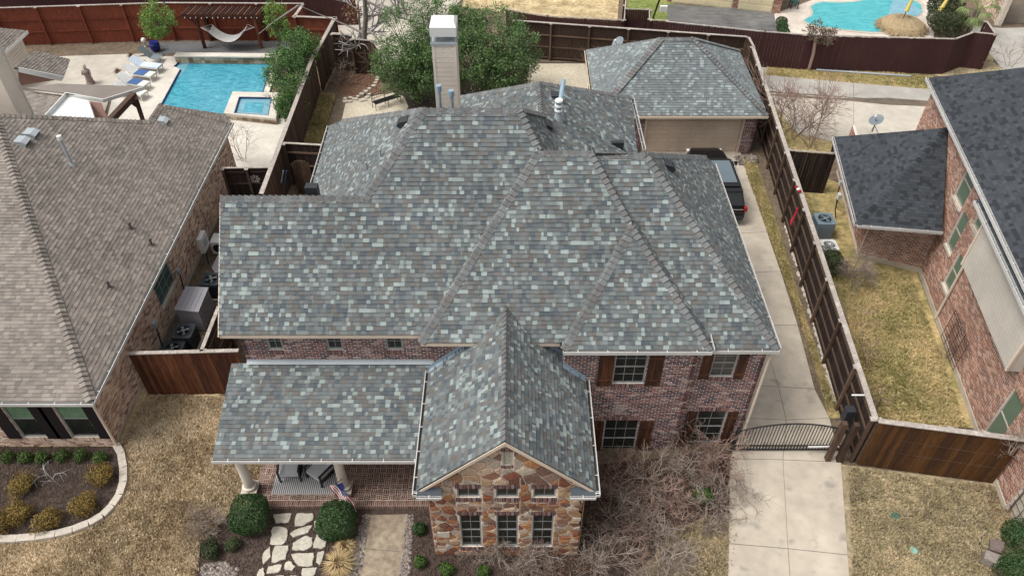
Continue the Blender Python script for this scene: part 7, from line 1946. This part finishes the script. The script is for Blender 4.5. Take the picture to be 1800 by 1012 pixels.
ar = tag(tubepart('drain_pipe', 'galv', None, [P(1435,123,.1), P(1600,134,.1)], .07, 6), 'long grey pipe lying at the foot of the maroon fence', 'pipe')
# red climbing ornament and ribbons on the driveway fence
rb = thing('ribbon', 'red and white ribbon bow tied on the driveway fence cap', 'ribbon', P(1402,332,2.5)); p = P(1402,333,2.6)
for k, m in ((0,'red_cloth'),(1,'white_cloth2'),(2,'red_cloth')): q = MB(); q.ell(p+V((.03*(k-1),-.16*k+.1,.05)), (.09,.08,.08), 8); q.build('bow', m, rb)
tag(tubepart('red_strap', 'red_paint', None, [P(1403,365,2.0), P(1390,395,1.2), P(1392,385,1.3)], .045, 5), 'red strap hanging on the driveway fence below the bow', 'strap')
pebbles('rubble', 'broken stones and debris at the garage right corner', [(1290,275),(1325,272),(1332,285),(1300,292)], 120, .06, .14, 8)
dg_ = sheet('drain_grate', [(372,700),(388,700),(386,716),(370,716)], .03, 'kerb_stone', kind=None, label='pale rectangular slab beside the porch roof at the gate fence', cat='slab', th=.05)
lmp = thing('flood_lamp', 'small black ground flood lamp below the left house windows', 'lamp', P(90,776,0)); p = P(90,776,.15); q = MB(); q.tube([p, p+V((.12,.06,.05))], [.05,.09], 10); q.build('lamp_head', 'black_metal', lmp); boxpart('stake', 'black_metal', lmp, p.x-.015, p.y-.015, 0, p.x+.015, p.y+.015, .14)

def litter(label, poly_px, n, seed, m='leaf_brown', s0=.04):
    rr = random.Random(seed); poly = [(P(x,y,0).x, P(x,y,0).y) for x, y in poly_px]; mb = MB(); k = 0
    x0, x1 = min(p[0] for p in poly), max(p[0] for p in poly); y0, y1 = min(p[1] for p in poly), max(p[1] for p in poly)
    while k < n:
        x, y = rr.uniform(x0,x1), rr.uniform(y0,y1)
        if not inpoly(x, y, poly): continue
        k += 1; leaf(mb, V((x,y,.05+rr.random()*.05)), (V((0,0,1))+rdir(rr)*.5).normalized(), s0*rr.uniform(.5,1.2), rr.random(), rr)
    mb.build('dry_leaves', m, kind='stuff', label=label)
litter('fallen brown leaves at the foot of the brown front fence by the right house', [(1690,850),(1760,855),(1790,900),(1775,960),(1735,900)], 420, 1)
litter('fallen leaves in the stone edged bed by the garden gate', [(605,175),(600,130),(655,115),(668,160),(640,165),(612,180)], 700, 2, s0=.06)
litter('dead leaves under the leafless tangled shrubs', [(1050,820),(1280,800),(1280,900),(1180,940),(1040,1010),(880,1010),(1020,980)], 2600, 3)
litter('scattered dry leaves on the left lawn edge by the flower bed', [(300,870),(400,910),(352,960),(345,1012),(260,1000)], 160, 4, s0=.03)
litter('windblown leaves along the driveway edge', [(1278,810),(1296,810),(1292,1012),(1274,1012)], 90, 5, s0=.03)
